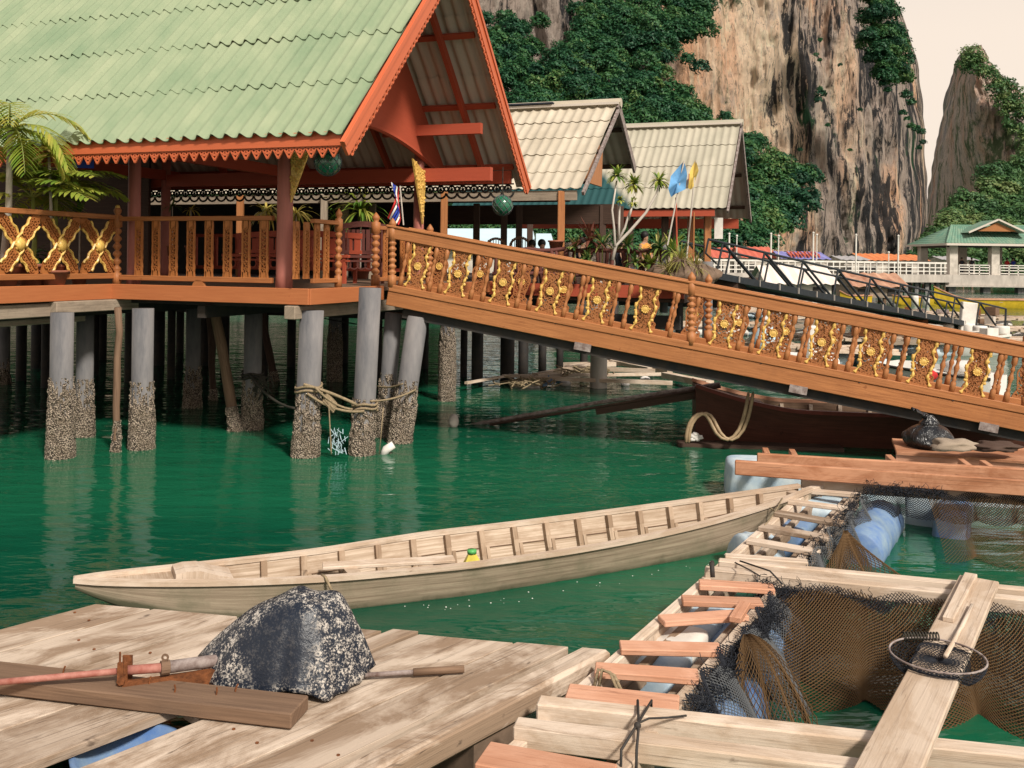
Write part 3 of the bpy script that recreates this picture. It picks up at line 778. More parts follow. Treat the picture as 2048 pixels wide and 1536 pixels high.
# ---------------------------------------------------------------- railings of the deck
def turned(h, r, blk=.16, n=12):
    """a square-ended newel with turned bulbs and a knob: profile for lathe"""
    pr = [(r * .95, 0), (r * .95, blk)]
    z = blk; k = 6; seg = (h - blk * 2) / k
    for i in range(k):
        pr += [(r * .45, z + seg * .08), (r * .95, z + seg * .45), (r * .85, z + seg * .7), (r * .45, z + seg * .95)]; z += seg
    pr += [(r * 1.0, z + .01), (r * 1.0, z + blk), (r * .5, z + blk + .02), (r * .8, z + blk + .05), (r * .85, z + blk + .08), (r * .45, z + blk + .12), (r * .1, z + blk + .15)]
    return pr
def newel(p, h, r, parent, mat='rail', n=10):
    m = MB(); m.lathe(p, turned(h, r), n); return m.build('newel_post', M[mat], parent, True)
def slat_mesh(w, h):
    """pierced slat with wavy sides: two wavy stiles, end plates and scroll rings between"""
    m = MB(); th = .025; ex, ey, n = V((1, 0, 0)), V((0, 0, 1)), V((0, 1, 0)); k = 12
    for sgn in (-1, 1):
        for i in range(k):
            z0, z1 = h * i / k, h * (i + 1) / k
            o0, o1 = (w * .5 * (1 - .13 * math.sin(z * 24) ** 2) * sgn for z in (z0, z1))
            i0, i1 = o0 - sgn * w * .2, o1 - sgn * w * .2
            q = [V((o0, 0, z0)), V((i0, 0, z0)), V((i1, 0, z1)), V((o1, 0, z1))]
            if sgn < 0: q = q[::-1]
            m.poly(q, (z0, sgn)); m.poly([p + n * th for p in q[::-1]]); m.poly([q[0], q[3], q[3] + n * th, q[0] + n * th] if sgn > 0 else [q[0], q[3], q[3] + n * th, q[0] + n * th])
            m.poly([q[2], q[1], q[1] + n * th, q[2] + n * th])
    m.beam((0, th / 2, 0), (0, th / 2, h * .10), w * .7, th, n); m.beam((0, th / 2, h * .86), (0, th / 2, h), w * .7, th, n)
    kk = 7
    for i in range(kk):
        c = V((0, th / 2, h * (.15 + .68 * i / (kk - 1))))
        s = 1 if i % 2 else -1
        ring(m, c + ex * (s * w * .05), ex, ey, n, w * .14, w * .075, th, 6)
        m.beam(c - ex * (s * w * .30), c + ex * (s * w * .2) + ey * .05, w * .07, th, n)
        m.beam(c + ex * (s * w * .30), c - ex * (s * w * .15) - ey * .05, w * .06, th, n)
    return m
ang_b = math.atan2(b2.y, b2.x); ang_a = math.atan2(a2.y, a2.x)
rl = thing('slatted_railing', PV(-.08, 1.3, DZ), 'deck railing with eight pierced vertical slats before the left red posts', 'railing')
ZT, ZB = DZ + .90, DZ + .10
mb = MB(); mb.beam(PV(-.08, .12, ZT), PV(-.08, 2.56, ZT), .085, .06); mb.build('top_rail', M['rail'], rl, bevel=.006)
mb = MB(); mb.beam(PV(-.08, .12, ZB), PV(-.08, 2.56, ZB), .06, .07); mb.build('bottom_rail', M['rail'], rl, bevel=.006)
sm = slat_mesh(.135, ZT - ZB - .06).mesh('slat', M['carve'])
for px in (279, 313, 348, 383, 419, 456, 493, 529):
    t = tpx(PV(-.08, 0, 0), b2, px); place('slat', sm, PV(-.08, t, ZB + .03), rl, ang_b)
mb = MB(); mb.prism([PV(-.11, 1.35, DZ), PV(-.11, 1.15, DZ), PV(-.11, 1.17, DZ + .05), PV(-.11, 1.22, DZ + .085), PV(-.11, 1.28, DZ + .085), PV(-.11, 1.33, DZ + .05)], a2 * .05); mb.build('rail_foot', M['rail'], rl)
t670 = tpx(PV(0, -.35, 0), a2, 673)
r2 = thing('slatted_railing', PV(t670 / 2, -.35, DZ), 'short deck railing of four narrow slats right of the front red post', 'railing')
mb = MB(); mb.beam(PV(.1, -.35, ZT - .03), PV(t670, -.35, ZT - .03), .08, .055); mb.build('top_rail', M['rail'], r2, bevel=.006)
mb = MB(); mb.beam(PV(.1, -.35, ZB), PV(t670, -.35, ZB), .06, .06); mb.build('bottom_rail', M['rail'], r2, bevel=.006)
sm2 = slat_mesh(.125, ZT - ZB - .08).mesh('slat', M['carve'])
for px in (594, 614, 635, 654): place('slat', sm2, PV(tpx(PV(0, -.35, 0), a2, px), -.35, ZB + .03), r2, ang_a)
newel(PV(t670 + .05, -.35, DZ), .92, .055, r2)
t750 = tpx(PV(0, -.35, 0), a2, 751)
r3 = thing('slatted_railing', PV(t750, -.35, DZ), 'short railing with a turned newel beside the top of the carved footbridge', 'railing')
newel(PV(t750, -.35, DZ), .92, .07, r3)
mb = MB(); mb.beam(PV(t750, -.35, ZT - .05), PV(t750 + 1.6, -.35, ZT - .05), .07, .06); mb.build('top_rail', M['rail'], r3, bevel=.006)
mb = MB(); mb.beam(PV(t750, -.35, ZB), PV(t750 + 1.6, -.35, ZB), .06, .06); mb.build('bottom_rail', M['rail'], r3, bevel=.006)
for px in (772, 786, 806, 820): place('slat', sm2, PV(tpx(PV(0, -.35, 0), a2, px), -.35, ZB + .03), r3, ang_a)
# crossed-board railing on the left wing
r4 = thing('crossed_railing', PV(-1.5, 2.62, DZ), 'deck railing of gilded carved crosses in front of the palms', 'railing')
mb = MB(); mb.beam(PV(-4.4, 2.65, ZT + .02), PV(-.12, 2.65, ZT + .02), .09, .065); mb.build('top_rail', M['rail'], r4, bevel=.006)
mb = MB(); mb.beam(PV(-4.4, 2.65, ZB + .02), PV(-.12, 2.65, ZB + .02), .06, .075); mb.build('bottom_rail', M['rail'], r4, bevel=.006)
newel(PV(-.08, 2.62, DZ), .94, .062, r4)
mb = MB(); mb.ball(PV(-.08, 2.62, DZ + 1.06), .035, 8, 6); mb.build('gold_cap', M['gold'], r4)
def cross_panel(wd, ht):
    """carved X: two boards with wavy gilt edges, scroll lumps and a boss"""
    body, rim, boss = MB(), MB(), MB(); n = V((0, 1, 0)); rd = random.Random(5)
    for sg in (1, -1):
        p, q = V((-sg * wd / 2, 0, 0)), V((sg * wd / 2, 0, ht)); d = (q - p).normalized(); x = d.cross(n); L = (q - p).length
        off = n * (-.012 if sg > 0 else .012)
        prof = []
        for k in range(25):
            s = k / 24; e = abs(s - .5) * 2
            w = .080 + (.012 * math.sin(e * 20)) - (.055 * max(0, (e - .88) / .12)) - .02 * max(0, 1 - e * 6)
            prof.append((s * L, w))
        pts = [p + d * s + x * w + off for s, w in prof] + [p + d * s - x * w + off for s, w in prof[::-1]]
        for k in range(24):
            q4 = [pts[k], pts[k + 1], pts[48 - k], pts[49 - k]]
            body.poly(q4, (prof[k][0], 0)); body.poly([v + n * .02 for v in q4[::-1]], (prof[k][0], 0))
        for sd in (1, -1):
            rim.tube([p + d * s + x * (sd * w) + off + n * -.012 for s, w in prof[3:22]], .018, 5)
        for s in np.linspace(.10, .90, 17):
            if abs(s - .5) < .12: continue
            for sd in (-1, 1):
                ring(body, p + d * (L * s + rd.uniform(-.01, .01)) + x * (.035 * sd) + off - n * .015, d, x, n, .022, .012, .014, 6)
    boss.ball(V((0, -.03, ht / 2)), .075, 10, 6, (1, .5, 1))
    for k in range(8):
        a = k * math.pi / 4; boss.ball(V((.065 * math.cos(a), -.025, ht / 2 + .065 * math.sin(a))), .025, 6, 4, (1, .6, 1))
    return body.mesh('cross_panel', M['carve']), rim.mesh('gilt_edge', M['gold']), boss.mesh('gilt_boss', M['gold'], True)
xb, xr, xo = cross_panel(.57, ZT - ZB - .06)
sa = tpx(PV(0, 2.65, 0), a2, 197); stp = .645
for k in range(6):
    p = PV(sa - k * stp, 2.65, ZB + .05)
    c = place('cross_panel', xb, p, r4, ang_a); place('gilt_edge', xr, p, c).rotation_euler = (0, 0, 0)
    place('gilt_boss', xo, p, c)

# ================================================================= PILES
def pile(px, py, r, ztop, label, group=None, lean=(0, 0), crust=.95, kind='concrete', d=None, seed=None, name='concrete_pile', cat='pile', base=None):
    p = base or (G(px, py, 0) if d is None else V((((px - CX) / F) * d, d, 0)))
    rd = random.Random(seed or int(px * 7 + py)); top = V((p.x + lean[0], p.y + lean[1], ztop)); dv = top - p
    o = thing(name, p, label, cat, group)
    at = lambda z: p + dv * (z / ztop)
    m = MB(); nz = rd.random() * 30
    if kind == 'trunk':
        pts = [at(-1 + (ztop + 1) * k / 9) + V((noise.noise(V((nz, k * .7, 0))) * .05, noise.noise(V((k * .7, nz, 0))) * .05, 0)) for k in range(10)]
        m.tube(pts, [r * (1 + .15 * noise.noise(V((k * .9, nz, 2)))) for k in range(10)], 9); m.build('shaft', M['mid'] if crust > .3 else M['dark'], o, True)
    else:
        m.tube([at(-1.2), at(.4), at(ztop)], r, 18)
        m.build('shaft', M[kind], o, True)
    if crust:
        m = MB(); H = crust; ax = dv.normalized(); x = ax.orthogonal().normalized(); y = ax.cross(x); nv, nh = (64, 52) if r > .1 else (28, 34)
        def fn(u, v):
            z = -.5 + (H + .5) * v; a = 2 * math.pi * u
            e = noise.noise(V((math.cos(a) * 2.2 + nz, math.sin(a) * 2.2, z * 3)))
            b = noise.noise(V((math.cos(a) * 11 + nz, math.sin(a) * 11, z * 38))) * .5 + .5; rg = noise.noise(V((math.cos(a) * 6 + nz, math.sin(a) * 6, z * 13)))
            fade = min(1, max(0, (H - z) / .42 + e * .9 + rg * 1.6 - .25)) if z > H - .55 else 1
            bul = .006 + .018 * max(0, 1 - z / H)
            rr = r * 1.004 + (bul + .024 * b + .014 * e) * fade if fade > .06 else r * .97
            return at(z) + (x * math.cos(a) + y * math.sin(a)) * rr, (u, z)
        m.grid(fn, nv, nh, flip=True); m.build('barnacle_crust', M['barnacle'], o)
    return o
pile(121, 915, .135, 1.80, 'grey concrete pile with a barnacle foot under the crossed railing', crust=1.0)
pile(283, 897, .135, 1.83, 'grey-blue concrete pile with a rough barnacle foot under the slatted railing', crust=.88)
pile(611, 912, .15, 1.85, 'pale concrete pile wrapped with rope below the deck corner', crust=.82, lean=(.06, 0))
pile(724, 908, .142, 2.14, 'tall concrete pile rising in front of the deck edge beside the footbridge', crust=.72, lean=(.08, 0))
pile(799, 884, .145, 1.72, 'leaning concrete pile with a collar under the top of the footbridge', crust=.85, lean=(.22, .1))
pile(770, 872, .12, 1.75, 'shaded concrete pile close behind the leaning pile by the footbridge', crust=.9, lean=(.10, 0))
pile(385, 815, .12, 1.95, 'dark shaded concrete pile half way along the slatted railing', crust=.7)
pile(504, 858, .13, 1.95, 'concrete pile with a dark tangle of rope, under the eighth railing slat', crust=.75)
pile(168, 872, .115, 1.85, 'dark pile directly behind the leftmost large front pile', crust=.8)
pile(233, 903, .045, 1.85, 'thin knotty wooden pole standing between two large front piles', kind='trunk', crust=.4, name='wooden_pole', cat='pole', lean=(0, 0))
pile(428, 800, .06, 1.9, 'crooked wooden pole hanging beside a thicker driftwood pole under the deck', kind='trunk', crust=.2, name='wooden_pole', cat='pole', lean=(-.12, 0))
pile(470, 862, .075, 1.9, 'thick driftwood pole slanting under the deck', kind='trunk', crust=.35, name='wooden_pole', cat='pole', lean=(-.36, .1))
pile(548, 762, .08, 1.95, 'black decayed trunk under the deck near its corner', kind='trunk', crust=.2, name='wooden_pole', cat='pole', lean=(-.35, 0))
pile(8, 768, .10, 1.9, 'dark pile at the far left edge under the deck wing', crust=.5)
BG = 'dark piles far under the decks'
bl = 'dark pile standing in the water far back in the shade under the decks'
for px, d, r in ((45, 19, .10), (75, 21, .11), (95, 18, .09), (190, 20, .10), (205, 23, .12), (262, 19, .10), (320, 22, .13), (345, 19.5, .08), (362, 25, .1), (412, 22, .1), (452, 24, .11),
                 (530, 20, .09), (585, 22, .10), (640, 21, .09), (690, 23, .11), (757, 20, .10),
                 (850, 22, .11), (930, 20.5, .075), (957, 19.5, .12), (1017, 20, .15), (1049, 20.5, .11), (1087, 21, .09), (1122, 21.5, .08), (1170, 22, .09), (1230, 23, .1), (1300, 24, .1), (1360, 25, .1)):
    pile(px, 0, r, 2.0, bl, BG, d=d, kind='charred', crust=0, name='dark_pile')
pile(672, 0, .13, 2.0, 'pale mottled pile seen between the two rope-tied piles, further back', d=19.5, crust=1.2, kind='concrete')
pile(897, 0, .13, 2.0, 'pale mottled pile under the footbridge left of the dark hall piles', d=17.0, crust=1.4, kind='concrete')
pile(1200, 0, .17, 2.2, 'pale tall pile seen through the footbridge balusters', d=19, crust=0, kind='concrete_pale')

# ---------------------------------------------------------------- ropes on the piles
def sag(p, q, s, n=14): return [p.lerp(q, k / n) - V((0, 0, s * 4 * (k / n) * (1 - k / n))) for k in range(n + 1)]
pA, pB = G(611, 912, 0), G(724, 908, 0)
mb = MB()
def coil(mb, c, r, z, turns, rr):
    mb.tube([V((c.x + r * math.cos(t), c.y + r * math.sin(t), z + .05 * t / 6.28 + .015 * math.sin(3 * t))) for t in np.linspace(0, turns * 6.28, int(turns * 18))], rr, 6)
coil(mb, pA + V((.03, 0, 0)), .165, .80, 2.2, .016); coil(mb, pB + V((.03, 0, 0)), .160, .56, 2.2, .016)
f = V((0, -.17, 0))
mb.tube(sag(pA + f + V((0, 0, .93)), pB + f + V((-.05, 0, .66)), -.02), .02, 7)
mb.tube(sag(pA + f + V((.05, -.01, .82)), pB + f + V((.05, 0, .58)), .08), .017, 7)
mb.tube(sag(pA + f + V((.15, -.02, .90)), pB + f + V((-.1, 0, .60)), .06), .015, 7)
for k in range(9):
    q = (pA + f).lerp(pB + f, .38 + .02 * k) + V((0, 0, .76 - .016 * k)); ring(mb, q, V((0, .6, .8)), V((.5, .3, 1)).normalized(), V((1, 0, 0)), .05, .02, .02, 8)
mb.tube(sag(pA + f + V((.32, 0, .68)), pA + f + V((.36, 0, .06)), 0), .009, 5)
tag(mb.build('mooring_rope', M['rope'], smooth=True), 'old hemp rope knotted between two front piles', 'rope')
mb = MB(); q5 = G(504, 858, 0); q3 = G(385, 815, 0)
coil(mb, q5, .15, .72, 2.5, .02); mb.tube(sag(q5 + V((0, -.16, .82)), pA + V((-.12, -.1, .62)), .10), .018, 6)
for k in range(14): mb.tube([q5 + V((.08 + random.uniform(-.1, .25), -.17, .80)), q5 + V((.12 + random.uniform(-.1, .25), -.19, random.uniform(.45, .7)))], .012, 5)
tag(mb.build('tangled_rope', M['rope_dark'], smooth=True), 'dark tangled rope round a shaded pile', 'rope')
mb = MB(); q8, q7 = G(799, 884, 0), G(770, 872, 0)
mb.tube(sag(pB + V((.12, -.12, .70)), q8 + V((.22, -.05, .73)), .04), .014, 6); mb.tube(sag(q7 + V((-.1, -.1, .72)), q8 + V((.05, -.14, .82)), .03), .012, 6)
mb.tube([pB + V((.28, -.1, .62)), pB + V((.26, -.12, .3)), pB + V((.24, -.12, .02))], .007, 5)
tag(mb.build('mooring_rope', M['rope'], smooth=True), 'slack rope looped from the tall pile to the leaning pile', 'rope')
mb = MB(); mb.tube(sag(G(480, 750, .5) + V((0, 3, 1.0)), D(790, 658, 15), .05, 20), .012, 5); tag(mb.build('cable', M['charred']), 'black cable strung under the deck behind the front piles', 'cable')
mb = MB(); p = G(768, 908, 0); mb.tube([p + V((-.02, 0, -.03)), p + V((.03, 0, .06)), p + V((.12, .02, .12))], [.045, .055, .05], 10); tag(mb.build('float', M['whitecloth'], smooth=True), 'small cream bottle float in the water below the leaning pile', 'float')
mb = MB(); mb.ball(G(907, 843, .08), .10, 12, 8, (.8, .8, 1.1)); tag(mb.build('float', M['concrete_pale'], smooth=True), 'pale round float at the tip of the long dark shaft', 'float')
mb = MB(); rd = random.Random(2)
for k in range(40):
    p = pA.lerp(pB, .62) + V((rd.gauss(0, .05), -.25, rd.uniform(.04, .34))); mb.tube([p, p + V((rd.gauss(0, .05), rd.gauss(0, .03), rd.uniform(.03, .09)))], .005, 4)
tag(mb.build('seaweed_tuft', M['roof_lightblue']), 'pale tuft of frayed line hanging below the tied rope', 'line')

# ================================================================= FOOTBRIDGE
BL, BR = D(775, 610, 13.1), D(2040, 860, 11.6)
BL0 = BL.copy(); bdir = (BR - BL); BLEN = V((bdir.x, bdir.y, 0)).length
bx = V((bdir.x, bdir.y, 0)) / BLEN; slope = bdir.z / BLEN
bnr = V((-bx.y, bx.x, 0))
def BP(u, w, h): return BL0 + bx * u + bnr * w + V((0, 0, slope * u + h))
UEND = BLEN + .45; W2 = 1.05
br = thing('footbridge', BP(4, .5, 0), 'sloping wooden footbridge with gilded carved panels running down to the floats', 'footbridge')
for w in (0, W2):
    mb = MB(); mb.beam(BP(0, w, .10), BP(UEND, w, .10), .07, .20, h1=.22); mb.build('stringer', M['bridge'], br, bevel=.008)
    mb = MB(); mb.beam(BP(.03, w, .247), BP(UEND, w, .257), .10, .095); mb.build('bottom_rail', M['bridge'], br, bevel=.008)
    mb = MB(); mb.beam(BP(-.02, w, 1.00), BP(UEND, w, .955), .085, .15); mb.beam(BP(-.02, w, 1.09), BP(UEND, w, 1.045), .12, .035); mb.build('handrail', M['bridge'], br, bevel=.01)
mb = MB()
for k in range(int(UEND / .16)): mb.beam(BP(k * .16 + .07, .05, .14), BP(k * .16 + .07, W2 - .05, .14), .145, .035)
mb.build('walking_boards', M['bridge'], br)
mb = MB()
for w in (.10, W2 - .10): mb.beam(BP(.2, w, -.07), BP(UEND, w, -.07), .09, .14)
for k in range(9): mb.beam(BP(.4 + k, .1, -.05), BP(.4 + k, W2 - .1, -.05), .07, .07)
mb.build('steel_beams', M['charred'], br)
for u in (2.6, 5.35, 7.6):
    mb = MB(); mb.beam(BP(u, -.045, -.04), BP(u + .22, -.045, -.04), .012, .10); mb.build('bracket', M['greypipe'], br)
BH0, BH1, LEAN = .29, .915, .20
HB = BH1 - BH0
def sheared(x, y, z): return V((x + z * LEAN, y, z + x * slope))
def carved_panel(wd, h):
    body, rim, ros = MB(), MB(), MB(); n = V((0, 1, 0)); rd = random.Random(11); k = 30
    hw = lambda z: wd * (.385 + .065 * math.cos(z / h * 4 * math.pi) + .022 * math.sin(z / h * 25))
    rows = [h * i / k for i in range(k + 1)]
    # pierced scroll work
    for i in range(26):
        for j in range(7):
            if rd.random() < .36: continue
            z = h * (.02 + .96 * (i + .5) / 26); x = (j - 3) / 3.5 * (hw(z) - .012); e = .5 * (hw(z) * 2 / 7.6)
            body.beam(sheared(x, .006, z - h * .021), sheared(x, .006, z + h * .021), e * 2, .012, n)
    for i in range(34):
        z = h * (.03 + .94 * (i + .5) / 34); x = (rd.random() - .5) * 2 * (hw(z) - .02)
        r = rd.uniform(.018, .034); c = sheared(x, .0, z)
        ring(body, c, V((1, 0, slope)), V((LEAN, 0, 1)), n, r, .011, .022, 7)
    for i in range(16):
        z = h * rd.uniform(.05, .95); x = (rd.random() - .5) * 1.6 * hw(z); x2 = (rd.random() - .5) * 1.6 * hw(z)
        body.beam(sheared(x, 0, z), sheared(x2, 0, min(h, z + rd.uniform(.03, .10))), .013, .02, n)
    for s in (-1, 1):
        for q0, q1 in zip(rows, rows[1:]):
            body.beam(sheared(s * (hw(q0) - .008), .004, q0), sheared(s * (hw(q1) - .008), .004, q1), .018, .02, n)
        rim.tube([sheared(s * hw(z), -.012, z) for z in rows[1:-1]], [.016 + .007 * math.sin(z * 60) for z in rows[1:-1]], 6)
        for zz in (.06, .18, .30, .44, .58, .72, .84, .95): rim.ball(sheared(s * (hw(h * zz) + .008), -.012, h * zz), .024 if zz in (.30, .72) else .018, 7, 5, (1.2, .6, 1))
    body.beam(sheared(0, 0, -.02), sheared(0, 0, .035), wd * .95, .03, n); body.beam(sheared(0, 0, h - .03), sheared(0, 0, h + .03), wd * .95, .03, n)
    c = sheared(0, -.02, h * .50)
    ros.lathe(c, [(.046, 0), (.053, .008), (.050, .016), (.040, .012), (.026, .018), (.010, .022), (.002, .022)], 14, (0, -1, 0))
    for q in range(12):
        a = q * math.pi / 6; ros.ball(c + V((.047 * math.cos(a), -.014, .047 * math.sin(a))), .010, 5, 4)
    return body.mesh('carved_panel', M['carve_dark']), rim.mesh('gilt_edge', M['gold'], True), ros.mesh('gilt_rosette', M['gold'], True)
cp, cr, co = carved_panel(.275, HB)
def spindle_mesh(h, r):
    m = MB()
    pr = [(1, 0), (1, .20), (.55, .24), (.85, .27), (.5, .30), (.6, .42), (1.0, .50), (.6, .56), (.5, .62), (.85, .66), (.5, .70), (.55, .74), (1, .78), (1, 1)]
    m.lathe(V((0, 0, 0)), [(r * a, h * b) for a, b in pr], 8)
    m.v = [sheared(p.x, p.y, p.z) for p in m.v]
    return m.mesh('spindle', M['bridge'], True)
sp = spindle_mesh(HB, .034)
bang = math.atan2(bx.y, bx.x)
def put_panel(u, w, gilt=True):
    c = place('carved_panel', cp, BP(u, w, BH0), br, bang)
    if gilt: place('gilt_edge', cr, BP(u, w, BH0), c)
    place('gilt_rosette', co, BP(u, w, BH0), c)
near = [828, 908, 998, 1092, 1186, 1282, 1440, 1538, 1634, 1732, 1838, 1945]
def ru(px, w): return tpx(BP(0, w, 0), bx, px)
us = [ru(px, 0) for px in near]
for u in us: put_panel(u, 0)
sps = [(us[0] - (us[1] - us[0]) * .35)]
for u0, u1 in zip(us, us[1:] + [us[-1] * 2 - us[-2]]):
    if u1 - u0 > 1.2: sps += [u0 + .25, u1 - .25]; continue
    sps += [u0 + (u1 - u0) * .37, u0 + (u1 - u0) * .63]
for u in sps: place('spindle', sp, BP(u, 0, BH0), br, bang)
step = (us[5] - us[0]) / 5
for k in range(14):
    u = us[0] + .0 + k * step * 1.0
    put_panel(u + .02, W2, False)
    place('spindle', sp, BP(u + step * .52, W2, BH0), br, bang)
for u, w in ((.06, 0), (ru(1384, 0), 0), (UEND - .38, 0), (.30, W2), (ru(1418, W2), W2)):
    m = MB(); m.lathe(BP(u, w, .26), turned(.80, .062), 12); m.build('newel_post', M['bridge'], br, True)
mb = MB()
for u in (.25, 1.3, 2.35, 3.1, 4.0, 5.0, 6.2, 7.3): mb.lathe(BP(u, -.036, .21), [(.016, 0), (.014, .008)], 8, -bnr)
mb.build('bolts', M['charred'], br)

# ================================================================= THINGS ON THE DECK
M['plantstem'] = plain('green_stem', (.25, .28, .07), .6, .3, 8)
def glass_float(c, r, label):
    o = thing('glass_float', c - V((0, 0, r)), label, 'glass float')
    m = MB(); m.ball(c, r, 20, 14); m.build('glass_ball', M['glassball'], o, True)
    m = MB()
    for k in range(9):
        for s in (1, -1):
            pts = []
            for t in np.linspace(-1.45, 1.45, 14):
                a = 2 * math.pi * k / 9 + s * t * .9
                pts.append(c + V((math.cos(a) * math.cos(t), math.sin(a) * math.cos(t), math.sin(t))) * (r * 1.03))
            m.tube(pts, r * .028, 4, cap=False)
    m.build('net', M['net_grey'], o)
    m = MB(); m.tube([c + V((0, 0, r)), c + V((0, 0, r + .45))], .008, 5); m.build('cord', M['rope_dark'], o)
glass_float(D(656, 325, 11.3), .158, 'green glass float in a net hanging from the front eave by the red post')
cfl = D(1005, 411, 15.2)
glass_float(cfl, .165, 'green netted glass float hanging under the right corner of the big roof')

def leaf(mb, p, d, L, w, droop, tint, n=4, up=V((0, 0, 1))):
    """one tapering leaf blade"""
    d = V(d).normalized(); x = d.cross(up); x = x.normalized() if x.length > 1e-4 else V((1, 0, 0)); prev = None; i0 = len(mb.v); p = V(p)
    for k in range(n + 1):
        s = k / n; ww = w * (math.sin(math.pi * min(.98, .12 + .86 * s)) ** .8) * .5
        mb.v += [p - x * ww, p + x * ww]
        d = (d - V((0, 0, droop / n))).normalized(); p = p + d * (L / n)
    for k in range(n):
        a = i0 + 2 * k; mb.face([a, a + 1, a + 3, a + 2], [(tint, .2), (tint, .8), (tint, .8), (tint, .2)])
def frond(mb, p, d, L, droop, n, ll, lw, tint, rd, stem=None):
    d = V(d).normalized(); side = d.cross(V((0, 0, 1))).normalized(); pts = [V(p)]; ds = [d]
    for k in range(n):
        d = (d - V((0, 0, droop / n))).normalized(); pts.append(pts[-1] + d * (L / n)); ds.append(d)
    for k in range(2, n + 1):
        s = k / n; l = ll * (math.sin(math.pi * (.15 + .8 * s)) ** .7)
        upv = ds[k].cross(side) * -1
        for sg in (-1, 1):
            dd = (side * sg * .85 + ds[k] * .65 + upv * .25 + V((rd.gauss(0, .06), rd.gauss(0, .06), rd.gauss(0, .06))))
            leaf(mb, pts[k], dd, l, lw, .7, min(.99, max(.01, tint + rd.gauss(0, .10))), 4)
    if stem is not None: stem.tube(pts, [.012 * (1 - .7 * k / n) for k in range(n + 1)], 5)
def pot_mesh(r, h):
    m = MB(); m.lathe(V((0, 0, 0)), [(r * .7, 0), (r * .95, h * .85), (r * 1.08, h * .86), (r * 1.08, h), (r * .9, h), (r * .85, h * .9)], 16); return m
def potted(p, r, h, o):
    m = pot_mesh(r, h); m.v = [v + p for v in m.v]; m.build('pot', M['pot'], o, True)
def palm(name, p, top, n, L, droop, nl, ll, lw, tint, label, mat, el=(.2, 1.2), seed=1, pot=.2, trunk=.035, az=None):
    rd = random.Random(seed); p = V(p); o = thing(name, p, label, 'plant')
    potted(p, pot, .28, o)
    m = MB(); m.tube([p + V((0, 0, .2)), p.lerp(top, .5) + V((.03, 0, 0)), V(top)], [trunk * 1.2, trunk, trunk * .8], 9); m.build('trunk', M['palewhite' if trunk > .035 else 'plantstem'], o, True)
    lf, st = MB(), MB()
    for k in range(n):
        a = (2 * math.pi * (k + rd.random() * .5) / n) if az is None else az[k % len(az)] + rd.gauss(0, .1); e = rd.uniform(*el)
        frond(lf, top, (math.cos(a) * math.cos(e), math.sin(a) * math.cos(e), math.sin(e)), L * rd.uniform(.8, 1.1), droop, nl, ll, lw, tint + rd.gauss(0, .08), rd, st)
    lf.build('fronds', M[mat], o); st.build('frond_stems', M['plantstem'] if 'plantstem' in M else M['green'], o)
    return o
def behind(px, off):
    p = PV(0, 2.65 + off, 0); return p + a2 * tpx(p, a2, px)
def aty(p, py): return D(CX + (p.x / p.y) * F, py, p.y)
tb0 = behind(6, .25); tp = aty(behind(20, .22), 262)
palm('palm_tree', V((tb0.x, tb0.y, DZ)), tp, 15, 1.05, 2.5, 24, .34, .035, .78, 'tall palm with arching golden fronds at the left before the green roof', 'palmleaf', (.3, 1.1), 4, .22, .04)
q = aty(behind(66, .3), 395)
palm('areca_palm', V((q.x, q.y, DZ)), q, 14, 1.0, .9, 14, .42, .06, .78, 'broad-leaved green palm behind the crossed railing', 'palmleaf', (.25, 1.1), 9, .2, .03)
q = aty(behind(104, .22), 430)
palm('areca_palm', V((q.x, q.y, DZ)), aty(behind(112, .22), 372), 10, .85, 1.0, 13, .40, .065, .72, 'fresh green palm with fan leaves beside the left red post', 'palmleaf', (.1, 1.0), 12, .18, .028)
def tuft(name, p, stem_top, n, L, w, droop, mat, label, el, seed, tints=(.2, .9), pot=.14, trunk=.02, cat='plant', grp=None, stem='palewhite', potted_=True):
    rd = random.Random(seed); p, stem_top = V(p), V(stem_top); o = thing(name, p, label, cat, grp)
    if potted_: potted(p, pot, .2, o)
    m = MB(); m.tube([p + V((0, 0, .05)), stem_top], [trunk, trunk * .8], 7); m.build('stem', M[stem], o, True)
    m = MB()
    for k in range(n):
        a = 2 * math.pi * rd.random(); e = rd.uniform(*el)
        leaf(m, stem_top, (math.cos(a) * math.cos(e), math.sin(a) * math.cos(e), math.sin(e)), L * rd.uniform(.7, 1.15), w, droop * rd.uniform(.6, 1.3), rd.uniform(*tints), 5)
    m.build('leaves', M[mat], o); return o
q = aty(behind(98, .15), 306)
tuft('dracaena', V((q.x + .08, q.y, DZ)), q, 22, .36, .085, 1.6, 'yellowleaf', 'pale yellow-leaved dracaena in front of the eave trim', (-.1, 1.3), 5, (.2, 1.0), .18, .022)
q = aty(behind(160, .4), 425); tuft('leafy_plant', V((q.x, q.y, DZ)), q, 10, .26, .06, .8, 'plantleaf', 'small bright green plant just above the crossed railing', (.1, 1.2), 6, (.3, .8), .12, .012)
q = aty(behind(60, .6), 515); tuft('leafy_plant', V((q.x, q.y, DZ)), q, 24, .42, .07, 1.3, 'plantleaf', 'low dark green plant behind the carved crosses', (0, 1.3), 7, (.05, .45), .2, .012)
for px, py, d, lb in ((345, 412, 17, 'small brownish plant on the back bench seen left of the front post'), (382, 420, 17.3, 'little orange-tinted plant right of the brownish one under the roof')):
    q = D(px, py, d); tuft('potted_plant', V((q.x, q.y, DZ + .4)), q, 14, .28, .03, 1.2, 'yellowleaf' if px > 370 else 'plantleaf', lb, (.0, 1.2), px, (.1, .8), .1, .01)
